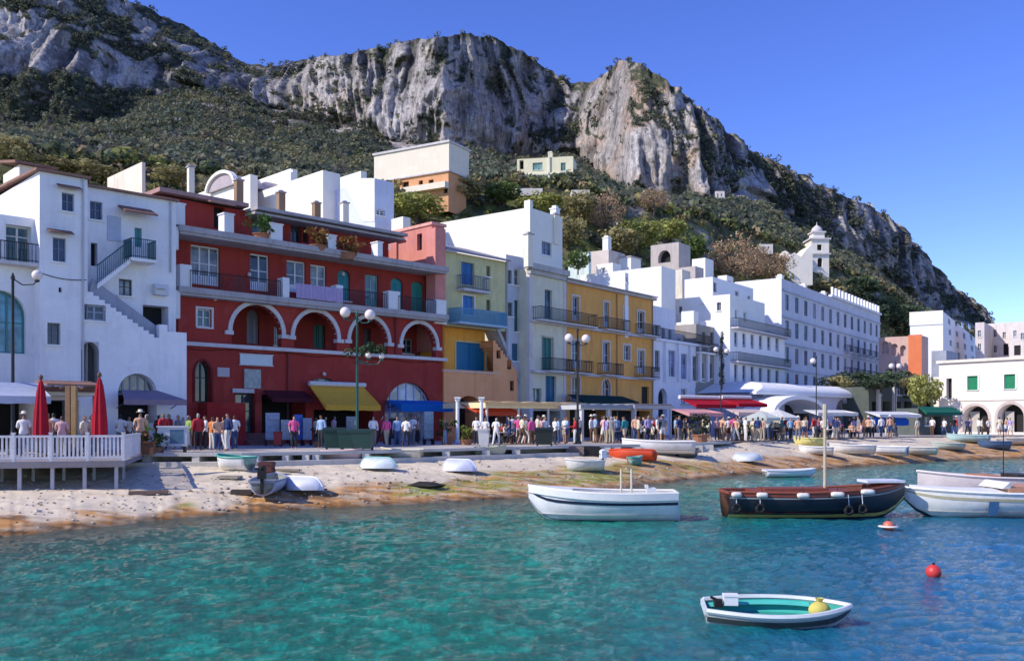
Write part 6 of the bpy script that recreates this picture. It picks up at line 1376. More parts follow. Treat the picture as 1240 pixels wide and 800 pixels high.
def boats():
    # white and blue boat moored off the beach
    d = 29.2
    o, sh, hb = boat('moored_boat', 'white open boat with a dark blue band moored in front of the beach', 729, 636, d, px_len(178, d), 1.75, .82, math.pi - .06, (.78,.77,.76), inside=(.66,.64,.60), gun=(.80,.78,.72), thwarts=3, bow=.34, transom=.66, draft=.12, low=((.70, .775, (.012,.02,.05), 'blue_band'), (.0, .20, (.10,.14,.20), 'waterline')))
    L = px_len(178, d)
    m = MB()
    for sgn in (-1, 1):
        for i in range(24):
            s0, s1 = i / 24, (i + 1) / 24; P = [(L * (s - .5), sgn * (hb(s) * k + g_), sh(s) - dz) for s in (s0, s1) for (k, g_, dz) in ((1, .065, -.005), (1, .055, .20), (.98, .0, .225))]
            m.poly([P[0], P[3], P[4], P[1]]); m.poly([P[1], P[4], P[5], P[2]])
    m.build('topside', paint((.80,.79,.76), .45, .2, 4), o, True)
    m = MB(); 
    for k in (-.13, -.20): m.tube([(L * k, -.06, .3), (L * k, -.06, 1.62)], .035, 7)
    m.build('mast', paint((.66,.60,.45), .5), o); m = MB(); m.box(-L*.36, -L*.30, -.25, .25, .45, 1.02); m.box(-L*.31, -L*.29, -.15, .15, 1.02, 1.12); m.build('engine_box', paint((.70,.72,.70)), o)
    m = MB(); pr = None
    for i in range(9):
        s = .70 + .28 * i / 8; w = max(.02, hb(s) - .04); cur = m.add([(L * (s - .5), -w, sh(s) - .02), (L * (s - .5), 0, sh(s) + .05), (L * (s - .5), w, sh(s) - .02)])
        if pr is not None: m.f += [(pr, cur, cur + 1, pr + 1), (pr + 1, cur + 1, cur + 2, pr + 2)]; m.m += [0, 0]
        pr = cur
    m.build('foredeck', paint((.80,.79,.76)), o, True); m = MB(); m.box(-L/2 - .10, -L/2 - .02, -.05, .05, -.1, .62); m.build('rudder', paint((.72,.74,.80)), o)
    # dark wooden boat
    d = 30.0; L = px_len(222, d)
    o, sh, hb = boat('wooden_boat', 'long dark wooden boat with red brown topside, yellow waterline and one mast', 987, 632, d, L, 1.9, .80, .05, (.014,.018,.032), inside=(.22,.09,.05), gun=(.26,.07,.04), thwarts=3, bow=.42, transom=.62, draft=.1, low=((.90, 1.0, (.26,.055,.035), 'topside'), (.83, .87, (.30,.30,.30), 'grey_strake'), (.20, .33, (.60,.54,.18), 'yellow_band')))
    m = MB(); m.tube([(.33, 0, .2), (.33, 0, 3.7)], .055, 9, .045); m.tube([(.33, 0, 2.95), (.33, -.02, 3.72)], .08, 8); m.build('mast', paint((.56,.47,.33), .5, .5, 4), o)
    m = MB(); m.box(-L*.36, L*.18, -.55, .55, .82, .90); m.box(-L*.30, L*.05, -.4, .4, .90, .97); m.build('hatch', paint((.24,.06,.035), .5, .5, 5), o); m = MB(); m.box(L*.26, L*.47, -.42, .42, 1.14, 1.22); m.build('foredeck_board', paint((.70,.72,.78)), o)
    m = MB(); 
    for i in range(5): m.lathe([(.17, -.05), (.24, 0), (.17, .05), (.10, 0), (.17, -.05)], (0, 0, 0), 10) if False else None
    for i, (s, lab) in enumerate(((.03, 'white roll fender at the stern of the wooden boat'), (.16, 'white roll fender second from the stern of the wooden boat'), (.37, 'white roll fender amidships on the wooden boat'), (.555, 'larger white roll fender below the mast of the wooden boat'), (.73, 'white roll fender near the bow of the wooden boat'))):
        s2 = max(s, .02); q = on(o, L * (s2 - .5), -(hb(s2) + .10), sh(s2) - .06); f = empty('fender', q, o.rotation_euler.z + R.uniform(-.1, .1), lab, 'fender', 'white fenders along the wooden boat')
        m = MB(); m.xf = lambda x, y, z_: (z_, x, y); ln = .17 + .015 * i; m.lathe([(.01, -ln), (.07, -ln + .02), (.09, -ln * .5), (.09, ln * .5), (.07, ln - .02), (.01, ln)], (0, 0, 0), 10); m.build('cushion', paint((.76,.72,.64), .6), f, True); m = MB(); m.tube([(0, 0, .1), (0, .08, .25)], .012, 4); m.build('rope', M_DARK, f)
    for i, (s, z_) in enumerate(((.03, .36), (.15, .36), (.62, .30), (.70, .33))):
        q = on(o, L * (s - .5), -(hb(max(s, .02)) + .09), z_); t = empty('tyre_fender', q, o.rotation_euler.z, ('black tyre hanging at the stern of the wooden boat', 'black tyre hanging second from the stern of the wooden boat', 'black tyre below the mast of the wooden boat', 'black tyre near the bow of the wooden boat')[i], 'tyre', 'tyres hung on the wooden boat')
        m = MB(); k = 14; pts = [(.12 * math.cos(2*math.pi*j/k), 0, .12 * math.sin(2*math.pi*j/k)) for j in range(k + 1)]; m.tube(pts, .05, 7, caps=False); m.build('rubber', M_DARK, t, True); m = MB(); m.tube([(0, 0, .17), (0, .06, .5)], .012, 4); m.build('rope', M_WFRAME, t)
    # white motor boat cut by the frame
    d = 30.4; L = 6.6
    o, sh, hb = boat('motor_boat', 'white and blue motor boat cut by the picture edge beside the dark boat', 1214, 628, d, L, 2.3, .74, math.pi - .03, (.76,.75,.70), inside=(.62,.58,.52), gun=(.80,.79,.76), thwarts=2, bow=.28, transom=.85, low=((.78, .86, (.42,.38,.24), 'rubbing_strake'), (.05, .16, (.03,.05,.06), 'waterline')))
    m = MB(); pr = None
    for i in range(11):
        s = .52 + .45 * i / 10; w = max(.02, hb(s) - .02); cur = m.add([(L*(s-.5), -w, sh(s)), (L*(s-.5), 0, sh(s) + .12), (L*(s-.5), w, sh(s))])
        if pr is not None: m.f += [(pr, cur, cur+1, pr+1), (pr+1, cur+1, cur+2, pr+2)]; m.m += [0, 0]
        pr = cur
    m.build('foredeck', paint((.80,.79,.75)), o, True); m = MB(); m.box(-.9, .2, -.8, .8, .72, 1.02); m.box(-2.4, -.95, -.85, .85, .7, .95); m.build('seat_box', paint((.58,.30,.18), .7, .5, 4), o)
    m = MB(); m.prism([(.15, -.85, .95), (.40, -.85, .95), (.2, -.78, 1.16), (.1, -.78, 1.16)], (0, 1.65, 0)); m.build('windscreen', paint((.72,.71,.70)), o)
    m = MB(); sd = [(L * (s - .5), -(hb(s) + .03), z_) for s in (.0, .12, .25, .38) for z_ in (.1, .62)]
    for i in range(3): m.poly([sd[2*i], sd[2*i+2], sd[2*i+3], sd[2*i+1]])
    for i in range(0): pass
    m2 = MB(); K = 10
    for sgn in (-1, 1):
        for i in range(K):
            s0, s1 = .0 + .30 * i / K, .0 + .30 * (i + 1) / K
            m2.poly([(L*(s0-.5), sgn*(hb(s0)*.93), .1), (L*(s1-.5), sgn*(hb(s1)*.93), .1), (L*(s1-.5), sgn*(hb(s1)+.022), .58), (L*(s0-.5), sgn*(hb(s0)+.022), .58)])
        for i in range(3): s0, s1 = .60 + .015 * i, .615 + .015 * i; m2.poly([(L*(s0-.5), sgn*(hb(s0)*.93+.004), .1), (L*(s1-.5), sgn*(hb(s1)*.93+.004), .1), (L*(s1-.5), sgn*(hb(s1)+.03), .56), (L*(s0-.5), sgn*(hb(s0)+.03), .56)])
    m2.build('blue_panel', paint((.05,.14,.28), .4, .4, 3), o)
    d = 33.0
    o, sh, hb = boat('moored_boat', 'pinkish white boat with brown cushions lying behind the motor boat', 1205, 600, d, 5.6, 1.8, 1.05, math.pi - .02, (.72,.62,.58), inside=(.5,.25,.15), gun=(.76,.66,.62), thwarts=3, bow=.3)
    m = MB(); m.box(.1, .8, -.6, .6, 1.0, 1.22); m.build('cushion', paint((.50,.20,.10), .8), o); m = MB(); m.box(-1.2, -.5, -.6, .6, .95, 1.25); m.build('locker', paint((.03,.03,.03)), o); m = MB(); m.tube([(-.3, 0, 1), (-.3, 0, 3.2)], .02, 5); m.build('pole', M_IRON, o)
    # dinghy in the foreground
    d = 14.35; L = px_len(172, d)
    o, sh, hb = boat('dinghy', 'small empty dinghy with a turquoise inside floating in open water', 941, 757, d, L, 1.08, .23, -.10, (.42,.47,.46), inside=(.05,.46,.38), gun=(.64,.68,.66), thwarts=0, draft=.08, bow=.25, transom=.55, tilt=rad(6), low=((.40, .52, (.60,.62,.60), 'white_strake'), (.58, .82, (.05,.06,.06), 'dark_strake')))
    m = MB()
    for sgn in (-1, 1):
        pr = None
        for i in range(14):
            s = .03 + .72 * i / 13; w = hb(s) - .05; cur = m.add([(L*(s-.5), sgn*w, sh(s) - .03), (L*(s-.5), sgn*(w - .13), sh(s) - .06)])
            if pr is not None: m.f.append((pr, cur, cur+1, pr+1)); m.m.append(0)
            pr = cur
    m.build('side_bench', paint((.08,.50,.42), .5, .25, 5), o)
    q = on(o, L * .285, -.05, .17); b = empty('yellow_bag', q, .3, 'round yellow bag lying in the bow of the dinghy', 'bag'); m = MB(); m.ball((0, 0, .05), .17, 14, (1.05, .9, .82)); m.build('sack', cloth((.74, .62, .16)), b, True); m = MB(); m.lathe([(.03, .16), (.05, .2), (.07, .24)], (0, 0, 0), 8); m.build('neck', cloth((.6,.5,.14)), b)
    q = on(o, -L * .31, .2, .25); b = empty('white_box', q, -.1, 'small white box on the stern bench of the dinghy', 'box'); m = MB(); m.box(-.11, .11, -.09, .09, -.02, .12); m.build('body', M_WFRAME, b); m = MB(); m.box(-.12, .12, -.1, .1, .12, .15); m.build('lid', M_WFRAME, b)
    q = on(o, -L * .40, .16, .20); b = empty('outboard_bracket', q, 0, 'dark bracket at the stern of the dinghy', 'bracket'); m = MB(); m.box(-.06, .06, -.07, .07, 0, .12); m.tube([(0, 0, .1), (-.12, 0, .16)], .025, 6); m.build('clamp', M_DARK, b)
    # low white skiff near the shore and the beached boats
    boat('skiff', 'low white skiff floating close to the shore behind the wooden boat', 957, 580, 51, px_len(62, 51), 1.2, .34, .02, (.78,.78,.80), thwarts=2, draft=.05)
    BB = [('beached_boat', 'white boat with a teal rim drawn up by the vendor box', 283, 572, 44, 1.25, .55, 160, (.76,.76,.74), dict(gun=(.05,.36,.28), inside=(.12,.42,.34))),
          ('beached_boat', 'grey blue boat with a dark stern and outboard pointing at the quay', 327, 598, 62, 1.2, .48, 96, (.42,.46,.62), dict(gun=(.3,.32,.4), inside=(.32,.34,.28), thwarts=2, low=((.0, .9, (.50,.53,.66), 'side_paint'),))),
          ('upturned_boat', 'smooth white upturned boat next to the outboard boat', 367, 597, 54, 1.35, .5, 150, (.76,.78,.84), dict(flip=True)),
          ('beached_boat', 'long pinkish boat lying along the quay kerb', 415, 560, 50, 1.2, .45, 2, (.66,.46,.42), dict(inside=(.5,.36,.33))),
          ('upturned_boat', 'white and pale teal upturned boat below the green bins', 458, 571, 48, 1.3, .5, 150, (.70,.76,.76), dict(flip=True, gun=(.2,.45,.42))),
          ('beached_boat', 'cream rowing boat against the kerb under the blue awning', 486, 558, 50, 1.2, .45, 172, (.70,.64,.48), dict(inside=(.55,.46,.30))),
          ('upturned_boat', 'pale lilac upturned boat in the middle of the beach', 556, 574, 42, 1.35, .55, 145, (.66,.68,.82), dict(flip=True)),
          ('beached_boat', 'old grey green boat along the kerb near the white bin', 594, 556, 38, 1.1, .5, 0, (.42,.42,.30), dict(inside=(.35,.34,.24))),
          ('beached_boat', 'small white boat with a lifted outboard on the open beach', 706, 573, 44, 1.3, .5, 200, (.74,.74,.70), dict()),
          ('beached_boat', 'bright orange red boat leaning on the big white boat', 765, 559, 54, 1.15, .42, 158, (.66,.075,.025), dict(inside=(.6,.2,.1), tilt=.28)),
          ('beached_boat', 'big white boat drawn up beyond the orange red boat', 797, 552, 86, 1.9, .75, 172, (.78,.76,.74), dict(inside=(.7,.68,.64))),
          ('beached_boat', 'tiny teal tender beside the orange red boat', 770, 566, 16, .8, .4, 20, (.10,.30,.28), dict(thwarts=1)),
          ('beached_boat', 'small dark boat beside the bushy tub tree', 833, 556, 26, 1.1, .4, 0, (.12,.11,.09), dict(inside=(.2,.16,.12))),
          ('upturned_boat', 'grey white upturned boat alone at the water edge west of the mast', 905, 562, 36, 1.2, .5, 170, (.60,.64,.66), dict(flip=True)),
          ('beached_boat', 'yellow boat nearest to the crowd on the piazza beach', 980, 543, 36, 1.3, .55, 170, (.74,.66,.24), dict(inside=(.7,.62,.3))),
          ('beached_boat', 'white boat in front of the yellow boat', 988, 553, 38, 1.3, .5, 165, (.76,.74,.70), dict(inside=(.6,.5,.4))),
          ('beached_boat', 'long white boat just east of the tall mast', 1030, 552, 54, 1.6, .6, 172, (.78,.74,.68), dict()),
          ('beached_boat', 'white boat with a dark blue cover below the blue tarpaulin', 1072, 554, 44, 1.6, .65, 150, (.76,.76,.76), dict(inside=(.05,.06,.22), low=((.1, .5, (.03,.04,.20), 'blue_band'),))),
          ('beached_boat', 'cream white boat with its bow toward the kiosk', 1106, 553, 50, 1.6, .55, 168, (.76,.70,.58), dict()),
          ('beached_boat', 'pale grey green boat before the kiosk', 1147, 547, 36, 1.5, .5, 175, (.45,.52,.46), dict()),
          ('beached_boat', 'pale teal boat below the first arch of the pink house', 1172, 538, 44, 1.7, .6, 160, (.40,.58,.58), dict(inside=(.3,.45,.45))),
          ('beached_boat', 'blue boat before the second arch of the pink house', 1203, 546, 34, 1.5, .6, 165, (.06,.12,.24), dict(inside=(.2,.3,.4))),
          ('beached_boat', 'cream boat cut by the picture edge on the east beach', 1230, 541, 40, 1.5, .55, 10, (.66,.60,.50), dict())]
    for nm, lab, x, y, wpx, beam, h, deg, hull, kw in BB:
        d = beach_d(x, y - 3); z = beach_z(x, d); foreshort = max(.5, abs(math.cos(rad(deg)))); L = min(6.5, px_len(wpx, d) / foreshort)
        if nm == 'beached_boat' and deg == 96: L = 3.4
        if nm == 'beached_boat': h *= .84
        if nm == 'upturned_boat': h, kw = h * .66, dict(kw, transom=.12, fuller=.75)
        o, sh, hb = boat(nm, lab, x, y, d, L, beam, h, rad(deg), hull, z=z + .06, draft=.10, **kw)
        if 'outboard pointing' in lab or 'lifted outboard' in lab:
            q = on(o, -L / 2 - .12, 0, 0); e = empty('outboard_motor', q, rad(deg), ('dark outboard motor on the grey blue beached boat' if x < 400 else 'small white outboard motor on the open beach boat'), 'outboard motor'); c = M_DARK if x < 400 else M_WFRAME
            m = MB(); m.box(-.16, .12, -.14, .14, .55, .95); m.ball((-.02, 0, .93), .16, 10, (1.1, .9, .6)); m.build('cowl', c, e, False); m = MB(); m.box(-.06, .05, -.05, .05, .0, .55); m.build('shaft', M_DARK, e); m = MB(); m.tube([(.1, 0, .75), (.5, 0, .85)], .025, 6); m.build('tiller', M_DARK, e)
    # crates, cradle and small things on the beach
    for x, y, w, h, c, lab, nm in ((323, 573, .55, .5, (.10,.035,.03), 'dark red crate behind the outboard boat', 'crate'), (716, 552, .9, .55, (.02,.02,.02), 'black crate at the kerb behind the small white boat', 'crate'), (697, 551, 1.0, .5, (.20,.15,.14), 'brown crate at the kerb beside the black crate', 'crate'), (294, 598, .8, .25, (.05,.035,.03), 'dark plank lying beside the grey blue boat', 'plank'), (516, 590, 1.6, .32, (.02,.018,.016), 'low black rock at the weedy water edge', 'rock'), (278, 579, .9, .12, (.30,.27,.22), 'weathered grey plank on the west beach', 'plank'), (350, 570, 1.0, .1, (.3,.26,.2), 'thin board lying near the dark red crate', 'plank'), (180, 598, 1.3, .14, (.26,.17,.12), 'patch of brown driftwood on the west beach', 'driftwood')):
        d = beach_d(x, y); z = beach_z(x, d); e = empty(nm, at(x, HY, d).xy.to_3d() + Vector((0, 0, z)), R.uniform(-.4, .4), lab, nm)
        mt = paint(c, .8, .5, 5)
        if nm == 'rock':
            bm = bmesh.new(); g = np.random.default_rng(4)
            for i in range(40):
                u = g.normal(size=3); u /= np.linalg.norm(u); bm.verts.new(Vector((u[0] * w * .5, u[1] * .45, (u[2] * .5 + .3) * h)) * g.uniform(.75, 1.1))
            bmesh.ops.convex_hull(bm, input=bm.verts); me = bpy.data.meshes.new('stone'); bm.to_mesh(me); bm.free(); me.materials.append(mt); k = bpy.data.objects.new('stone', me); COL.objects.link(k); k.parent = e
        elif nm == 'crate':
            m = MB(); t = .03
            for s in (-1, 1): m.box(-w/2, w/2, s*.25 - t/2, s*.25 + t/2, .02, h); m.box(s*w/2 - t/2, s*w/2 + t/2, -.23, .23, .021, h - .002)
            m.box(-w/2 + .02, w/2 - .02, -.23, .23, .0, .04); m.build('body', mt, e); m = MB()
            for s in (-1, 1):
                for k in (.25, .8): m.box(-w/2 - .03, w/2 + .03, s*.27 - .012, s*.27 + .012, h*k - .05, h*k + .05)
            m.build('slats', mt, e)
        else:
            m = MB(); 
            for k in range(3): a = R.uniform(-.1, .1); m.prism([(-w/2, -.2 + k*.14, 0), (w/2, -.2 + k*.14 + a, 0), (w/2, -.08 + k*.14 + a, 0), (-w/2, -.08 + k*.14, 0)], (0, 0, h * R.uniform(.5, 1)))
            m.build('timber', mt, e)
    # buoys
    for x, y, dd, r_, lab, c1, c2 in ((1076, 641, None, .17, 'orange and white mooring buoy floating beside the dark boat bow', (.62,.16,.10), (.78,.68,.60)), (1130.5, 697, None, .155, 'round red buoy floating in the open water', (.62,.05,.045), (.62,.05,.045)), (667, 577, 38.5, .12, 'small white float lying at the weedy water edge', (.75,.73,.70), (.75,.73,.70))):
        d = dd or CH * F / (y - HY); z = beach_z(x, d) if dd else 0; e = empty('buoy', (at(x, HY, d).x, d, z), 0, lab, 'buoy'); m = MB(); m.ball((0, 0, r_ * .55), r_, 16); 
        if c1 != c2: m.k = 0; n0 = len(m.f); m.lathe([(r_ * 1.7, r_ * .5), (r_ * 1.75, r_ * .62), (r_ * 1.2, r_ * .75)], (0, 0, 0), 16); m.m[n0:] = [1] * (len(m.f) - n0)
        m.build('float', [paint(c1, .4, .2), paint(c2, .5, .2)], e, True); m = MB(); m.lathe([(.03, r_ * 1.5), (.03, r_ * 1.75), (.01, r_ * 1.8)], (0, 0, 0), 8); m.build('ring', M_IRON, e)

# ---------------------------------------------------------------- people
def person_meshes(pose):
    """One continuous skinned body per pose, with hair, shirt and trousers lifted off its surface."""
    A = dict(stand=((.0, 0), (.0, 0), 0, 0), walk=((-.26, .16), (.22, .05), .25, -.25), relax=((.02, 0), (-.10, .06), .1, .0), bent=((.0, 0), (.04, 0), .5, .45), talk=((.03, 0), (-.05, 0), .1, .7), sit=((-.4, 0), (-.4, 0), .5, .4))[pose]
    v, r, e = [], [], []
    def add(p, rr, par=None): v.append(p); r.append(rr); (e.append((par, len(v) - 1)) if par is not None else None); return len(v) - 1
    pel = add((0, 0, .96), (.155, .115)); wa = add((0, .0, 1.12), (.135, .10), pel); ch = add((0, .01, 1.30), (.165, .115), wa); nk0 = add((0, .01, 1.43), (.075, .07), ch); nk = add((0, -.01, 1.50), (.05, .05), nk0)
    hd = add((0, -.02, 1.60), (.082, .098), nk); ht = add((0, -.01, 1.70), (.068, .08), hd)
    add((0, -.125, 1.60), (.014, .016), hd)
    for s, (ky, ay) in ((-1, A[0]), (1, A[1])):
        hip = add((s * .09, 0, .90), (.095, .10), pel)
        if pose == 'sit':
            kn = add((s * .11, -.42, .88), (.062, .066), hip); an = add((s * .115, -.44, .50), (.038, .042), kn); add((s * .125, -.58, .435), (.042, .03), an); continue
        kn = add((s * .105, ky * .55 - .02, .50), (.058, .062), hip); an = add((s * .11, ky + ay, .10), (.038, .042), kn); add((s * .125, ky + ay - .15, .035), (.042, .03), an)
    for s, b in ((-1, A[2]), (1, A[3])):
        sh_ = add((s * .185, .01, 1.405), (.062, .062), ch); el = add((s * .235, .04 - .10 * b, 1.13), (.042, .042), sh_)
        w_ = (s * (.245 - .10 * max(0, b)), -.04 - .26 * abs(b), .90 + .30 * max(0, b)); wr = add(w_, (.028, .028), el)
        dr = (Vector(w_) - Vector(v[el])).normalized(); pa = add(tuple(Vector(w_) + dr * .075), (.036, .022), wr)
        side = Vector((0, 1, 0)) if abs(dr.z) > .6 else Vector((1, 0, 0))
        for k, ln in zip((-1.5, -.5, .5, 1.5), (.075, .09, .085, .065)):
            q = Vector(v[pa]) + dr * .045 + side * k * .019; f1 = add(tuple(q), (.0095, .0095), pa); add(tuple(q + dr * ln + Vector((-s * .018, 0, 0))), (.0075, .0075), f1)
        q = Vector(w_) + dr * .03 + side * -.045; f1 = add(tuple(q), (.011, .011), pa); add(tuple(q + dr * .045 + side * -.01), (.009, .009), f1)
    me = bpy.data.meshes.new('tmp'); me.from_pydata(v, e, []); o = bpy.data.objects.new('tmp', me); COL.objects.link(o)
    md = o.modifiers.new('s', 'SKIN'); md.use_smooth_shade = True
    for i, sv in enumerate(me.skin_vertices[0].data): sv.radius = r[i]; sv.use_root = i == 0
    o.modifiers.new('u', 'SUBSURF').levels = 1
    dg = bpy.context.evaluated_depsgraph_get(); dg.update(); body = bpy.data.meshes.new_from_object(o.evaluated_get(dg)); bpy.data.objects.remove(o)
    body.name = 'person'; body.materials.clear(); body.materials.append(None)
    P = np.array([w.co[:] for w in body.vertices]); NN = np.array([w.normal[:] for w in body.vertices])
    def lift(name, cond, k):
        fs = [tuple(p.vertices) for p in body.polygons if cond(P[list(p.vertices)].mean(0))]
        used = sorted({i for f in fs for i in f}); ix = {a: b for b, a in enumerate(used)}
        m = bpy.data.meshes.new(name); m.from_pydata([tuple(P[i] + NN[i] * k) for i in used], [], [tuple(ix[i] for i in f) for f in fs])
        m.polygons.foreach_set('use_smooth', [True] * len(m.polygons)); m.materials.append(None); return m
    arm = lambda c: abs(c[0]) > .175
    shirt = lift('shirt', lambda c: (c[2] < 1.455 and c[2] > .93 and abs(c[0]) < .185 and c[2] > .93) or (arm(c) and c[2] > 1.17), .016)
    long = lift('shirt', lambda c: (.93 < c[2] < 1.455 and abs(c[0]) < .185) or (arm(c) and c[2] > .97), .016)
    zl = .50 if pose == 'sit' else .10
    tr = lift('trousers', lambda c: zl < c[2] < .99 and abs(c[0]) < .20 and not (arm(c) and c[2] > .75 and c[1] > -.2), .014)
    so = lift('shorts', lambda c: max(.56, zl + .28) < c[2] < .99 and abs(c[0]) < .20, .02)
    hair = lift('hair', lambda c: (c[2] > 1.53 and c[1] > .0 or c[2] > 1.665 and c[1] > -.085) and abs(c[0]) < .14, .016)
    hat = MB(); hat.lathe([(.17, 1.70), (.17, 1.712), (.095, 1.715), (.092, 1.80), (.05, 1.815), (.005, 1.82)], (0, -.015, 0), 14)
    hm = hat.mesh('hat', M_DARK, True)
    return dict(body=body, shirt=shirt, long=long, trousers=tr, shorts=so, hair=hair, hat=hm)

def people():
    poses = {p: person_meshes(p) for p in ('stand', 'walk', 'relax', 'bent', 'talk', 'sit')}
    shirts = {'white': (.76,.75,.73), 'red': (.50,.03,.04), 'pale pink': (.70,.42,.42), 'navy blue': (.02,.035,.12), 'light blue': (.30,.44,.64), 'black': (.015,.015,.017), 'grey': (.25,.25,.26), 'cream': (.68,.60,.45), 'lime green': (.30,.44,.10), 'orange': (.66,.22,.05), 'bright pink': (.72,.10,.28), 'peach': (.66,.38,.25), 'brown': (.16,.08,.045), 'yellow': (.70,.55,.10), 'teal': (.03,.24,.25), 'lilac': (.42,.34,.58), 'dark green': (.03,.10,.05), 'maroon': (.18,.015,.03)}
    pants = {'dark': (.025,.027,.035), 'blue': (.05,.09,.20), 'beige': (.46,.38,.27), 'white': (.68,.67,.64), 'grey': (.18,.18,.19), 'brown': (.12,.07,.04)}
    skins = [paint((.52,.30,.20), .6, .1), paint((.44,.24,.15), .6, .1), paint((.30,.15,.09), .6, .1)]; hairs = [paint(c, .6, .3) for c in ((.015,.011,.009), (.07,.035,.017), (.22,.14,.06), (.38,.36,.34))]
    hats = paint((.70,.66,.55), .7, .2); used = set()
    def put(x, d, place, top, bottom, pose=None, z=QZ, hat=False, short=False, face=None, h=None):
        pose = pose or R.choice(['stand', 'walk', 'relax', 'bent', 'talk', 'walk', 'talk']); M = poses[pose]; p = pos(x, d=d, z=z); k = h or R.uniform(.94, 1.06)
        o = bpy.data.objects.new('person', M['body']); COL.objects.link(o); o.location = p; o.rotation_euler = (0, 0, face if face is not None else R.uniform(-math.pi, math.pi)); o.scale = (k, k, k)
        base = f"person in {top} top and {bottom} {'shorts' if short else 'trousers'}{' with hat' if hat else ''} {place}"
        lab = base if len(base.replace('-', ' ').split()) <= 16 else base.replace('on the quay ', '').replace(' with hat', '').replace('in front of', 'before')
        if lab in used: raise ValueError('same label ' + lab)
        used.add(lab); tag(o, lab, 'person', 'people on the waterfront')
        def mat(ob, m): ob.material_slots[0].link = 'OBJECT'; ob.material_slots[0].material = m
        mat(o, R.choice(skins))
        for nm, mk, m in (('shirt', 'long' if R.random() < .4 else 'shirt', paint(shirts[top], .8, .15)), ('shorts' if short else 'trousers', 'shorts' if short else 'trousers', paint(pants[bottom], .8, .15)), ('hat', 'hat', hats) if hat else ('hair', 'hair', R.choices(hairs, (5, 4, 2, 1))[0])):
            c = bpy.data.objects.new(nm, M[mk]); COL.objects.link(c); c.parent = o; mat(c, m)
    # people the photograph lets one pick out
    for a in ((58, 37.2, 'on the deck behind the first closed parasol', 'peach', 'white'), (65, 38, 'on the deck beside the first closed parasol', 'white', 'dark'), (75, 36.6, 'at the deck rail before the timber posts', 'pale pink', 'beige'), (29, 36.8, 'on the deck under the blue and white awning', 'white', 'grey'), (102, 37, 'on the deck near the second closed parasol', 'cream', 'dark'), (110, 38, 'behind the second closed parasol', 'peach', 'grey'),
              (146, 44, 'under the mauve awning', 'white', 'grey'), (156, 44.5, 'under the mauve awning', 'cream', 'dark'), (166, 45, 'under the mauve awning', 'white', 'dark'), (177, 43.2, 'before the mauve awning', 'lime green', 'brown'), (170, 41.6, 'behind the planter', 'peach', 'brown'),
              (192, 46.5, 'at the corner of the white house', 'maroon', 'dark'), (198, 44.5, 'behind the vendor box', 'red', 'dark'), (205, 47.5, 'behind the vendor box', 'red', 'blue'), (216, 46, 'behind the vendor box', 'grey', 'beige'), (222, 48, 'by the corner of the red building', 'cream', 'beige'), (229, 44, 'beside the vendor box', 'lime green', 'grey'),
              (240, 43.5, 'in front of the bright red stair wall', 'red', 'dark'), (249, 44.5, 'in front of the bright red stair wall', 'white', 'dark'), (257, 45, 'in front of the bright red stair wall', 'orange', 'white'), (263, 43, 'in front of the bright red stair wall', 'peach', 'blue'), (271, 44.5, 'in front of the bright red stair wall', 'peach', 'white'), (276, 43.4, 'at the foot of the red building steps', 'navy blue', 'white'), (284, 45.5, 'at the foot of the red building steps', 'white', 'blue')):
        put(*a, h=R.uniform(.96, 1.1), hat=R.random() < .15)
    put(356, 46, 'alone on the quay before the red shop', 'bright pink', 'dark', 'walk', face=.3, h=1.0); put(389, 47.5, 'beside the dark green bins', 'light blue', 'dark', 'relax'); put(468, 50.5, 'under the blue awning', 'bright pink', 'beige', 'walk'); put(492, 49.5, 'on the quay below the blue awning', 'white', 'dark', 'walk', face=2.8); put(481, 51, 'below the blue awning', 'light blue', 'blue', 'stand')
    put(452, 50, 'just east of the green lamp', 'white', 'grey', 'bent'); put(462, 53, 'at the edge of the yellow awning', 'red', 'dark')
    put(577, 53, 'by the second white pillar', 'white', 'dark', 'talk'); put(588, 54, 'behind the white bin', 'white', 'grey'); put(601, 52.4, 'on the quay east of the white bin', 'white', 'white', 'walk'); put(644, 52.5, 'by the dark bin under the cream pergola', 'bright pink', 'maroon' if False else 'brown', 'stand'); put(672, 53.5, 'east of the dark bin', 'white', 'dark', 'talk'); put(676, 56, 'east of the dark bin', 'light blue', 'blue')
    zones = [((608, 668), (54.5, 58.5), 'under the cream pergola', 13), ((684, 702), (55, 59), 'by the dark two globe lamp', 4), ((708, 768), (56.5, 62), 'under the grey white pergola', 16), ((770, 812), (58, 63), 'under the slatted pergola', 14), ((815, 868), (60.5, 66), 'by the pale pink awning', 13), ((872, 918), (62.5, 69), 'by the cream pink awning', 16), ((920, 968), (64, 72), 'around the white parasols', 19), ((972, 1024), (69, 76), 'under the long white awning', 18), ((1028, 1098), (75, 82), 'by the white stall awning', 15), ((1108, 1158), (82, 87), 'around the green kiosk', 6), ((1162, 1238), (83.5, 90), 'before the pink house arches', 9), ((500, 540), (53, 58), 'at the end of the blue awning', 4), ((380, 440), (52, 55.5), 'under the yellow awning', 4)]
    def chair(x, d, face, lab, c):
        o = empty('cafe_chair', pos(x, d=d), face, lab, 'chair', 'cafe chairs along the promenade')
        for nm, me in zip(('seat', 'backrest', 'leg', 'leg', 'leg', 'leg'), c): k = bpy.data.objects.new(nm, me); COL.objects.link(k); k.parent = o
    cm = []
    mt = paint((.10,.06,.035), .5, .4)
    m = MB(); m.box(-.22, .22, -.22, .2, .42, .45); cm.append(m.mesh('seat', mt)); m = MB(); m.box(-.22, .22, .2, .23, .5, .88); cm.append(m.mesh('backrest', mt))
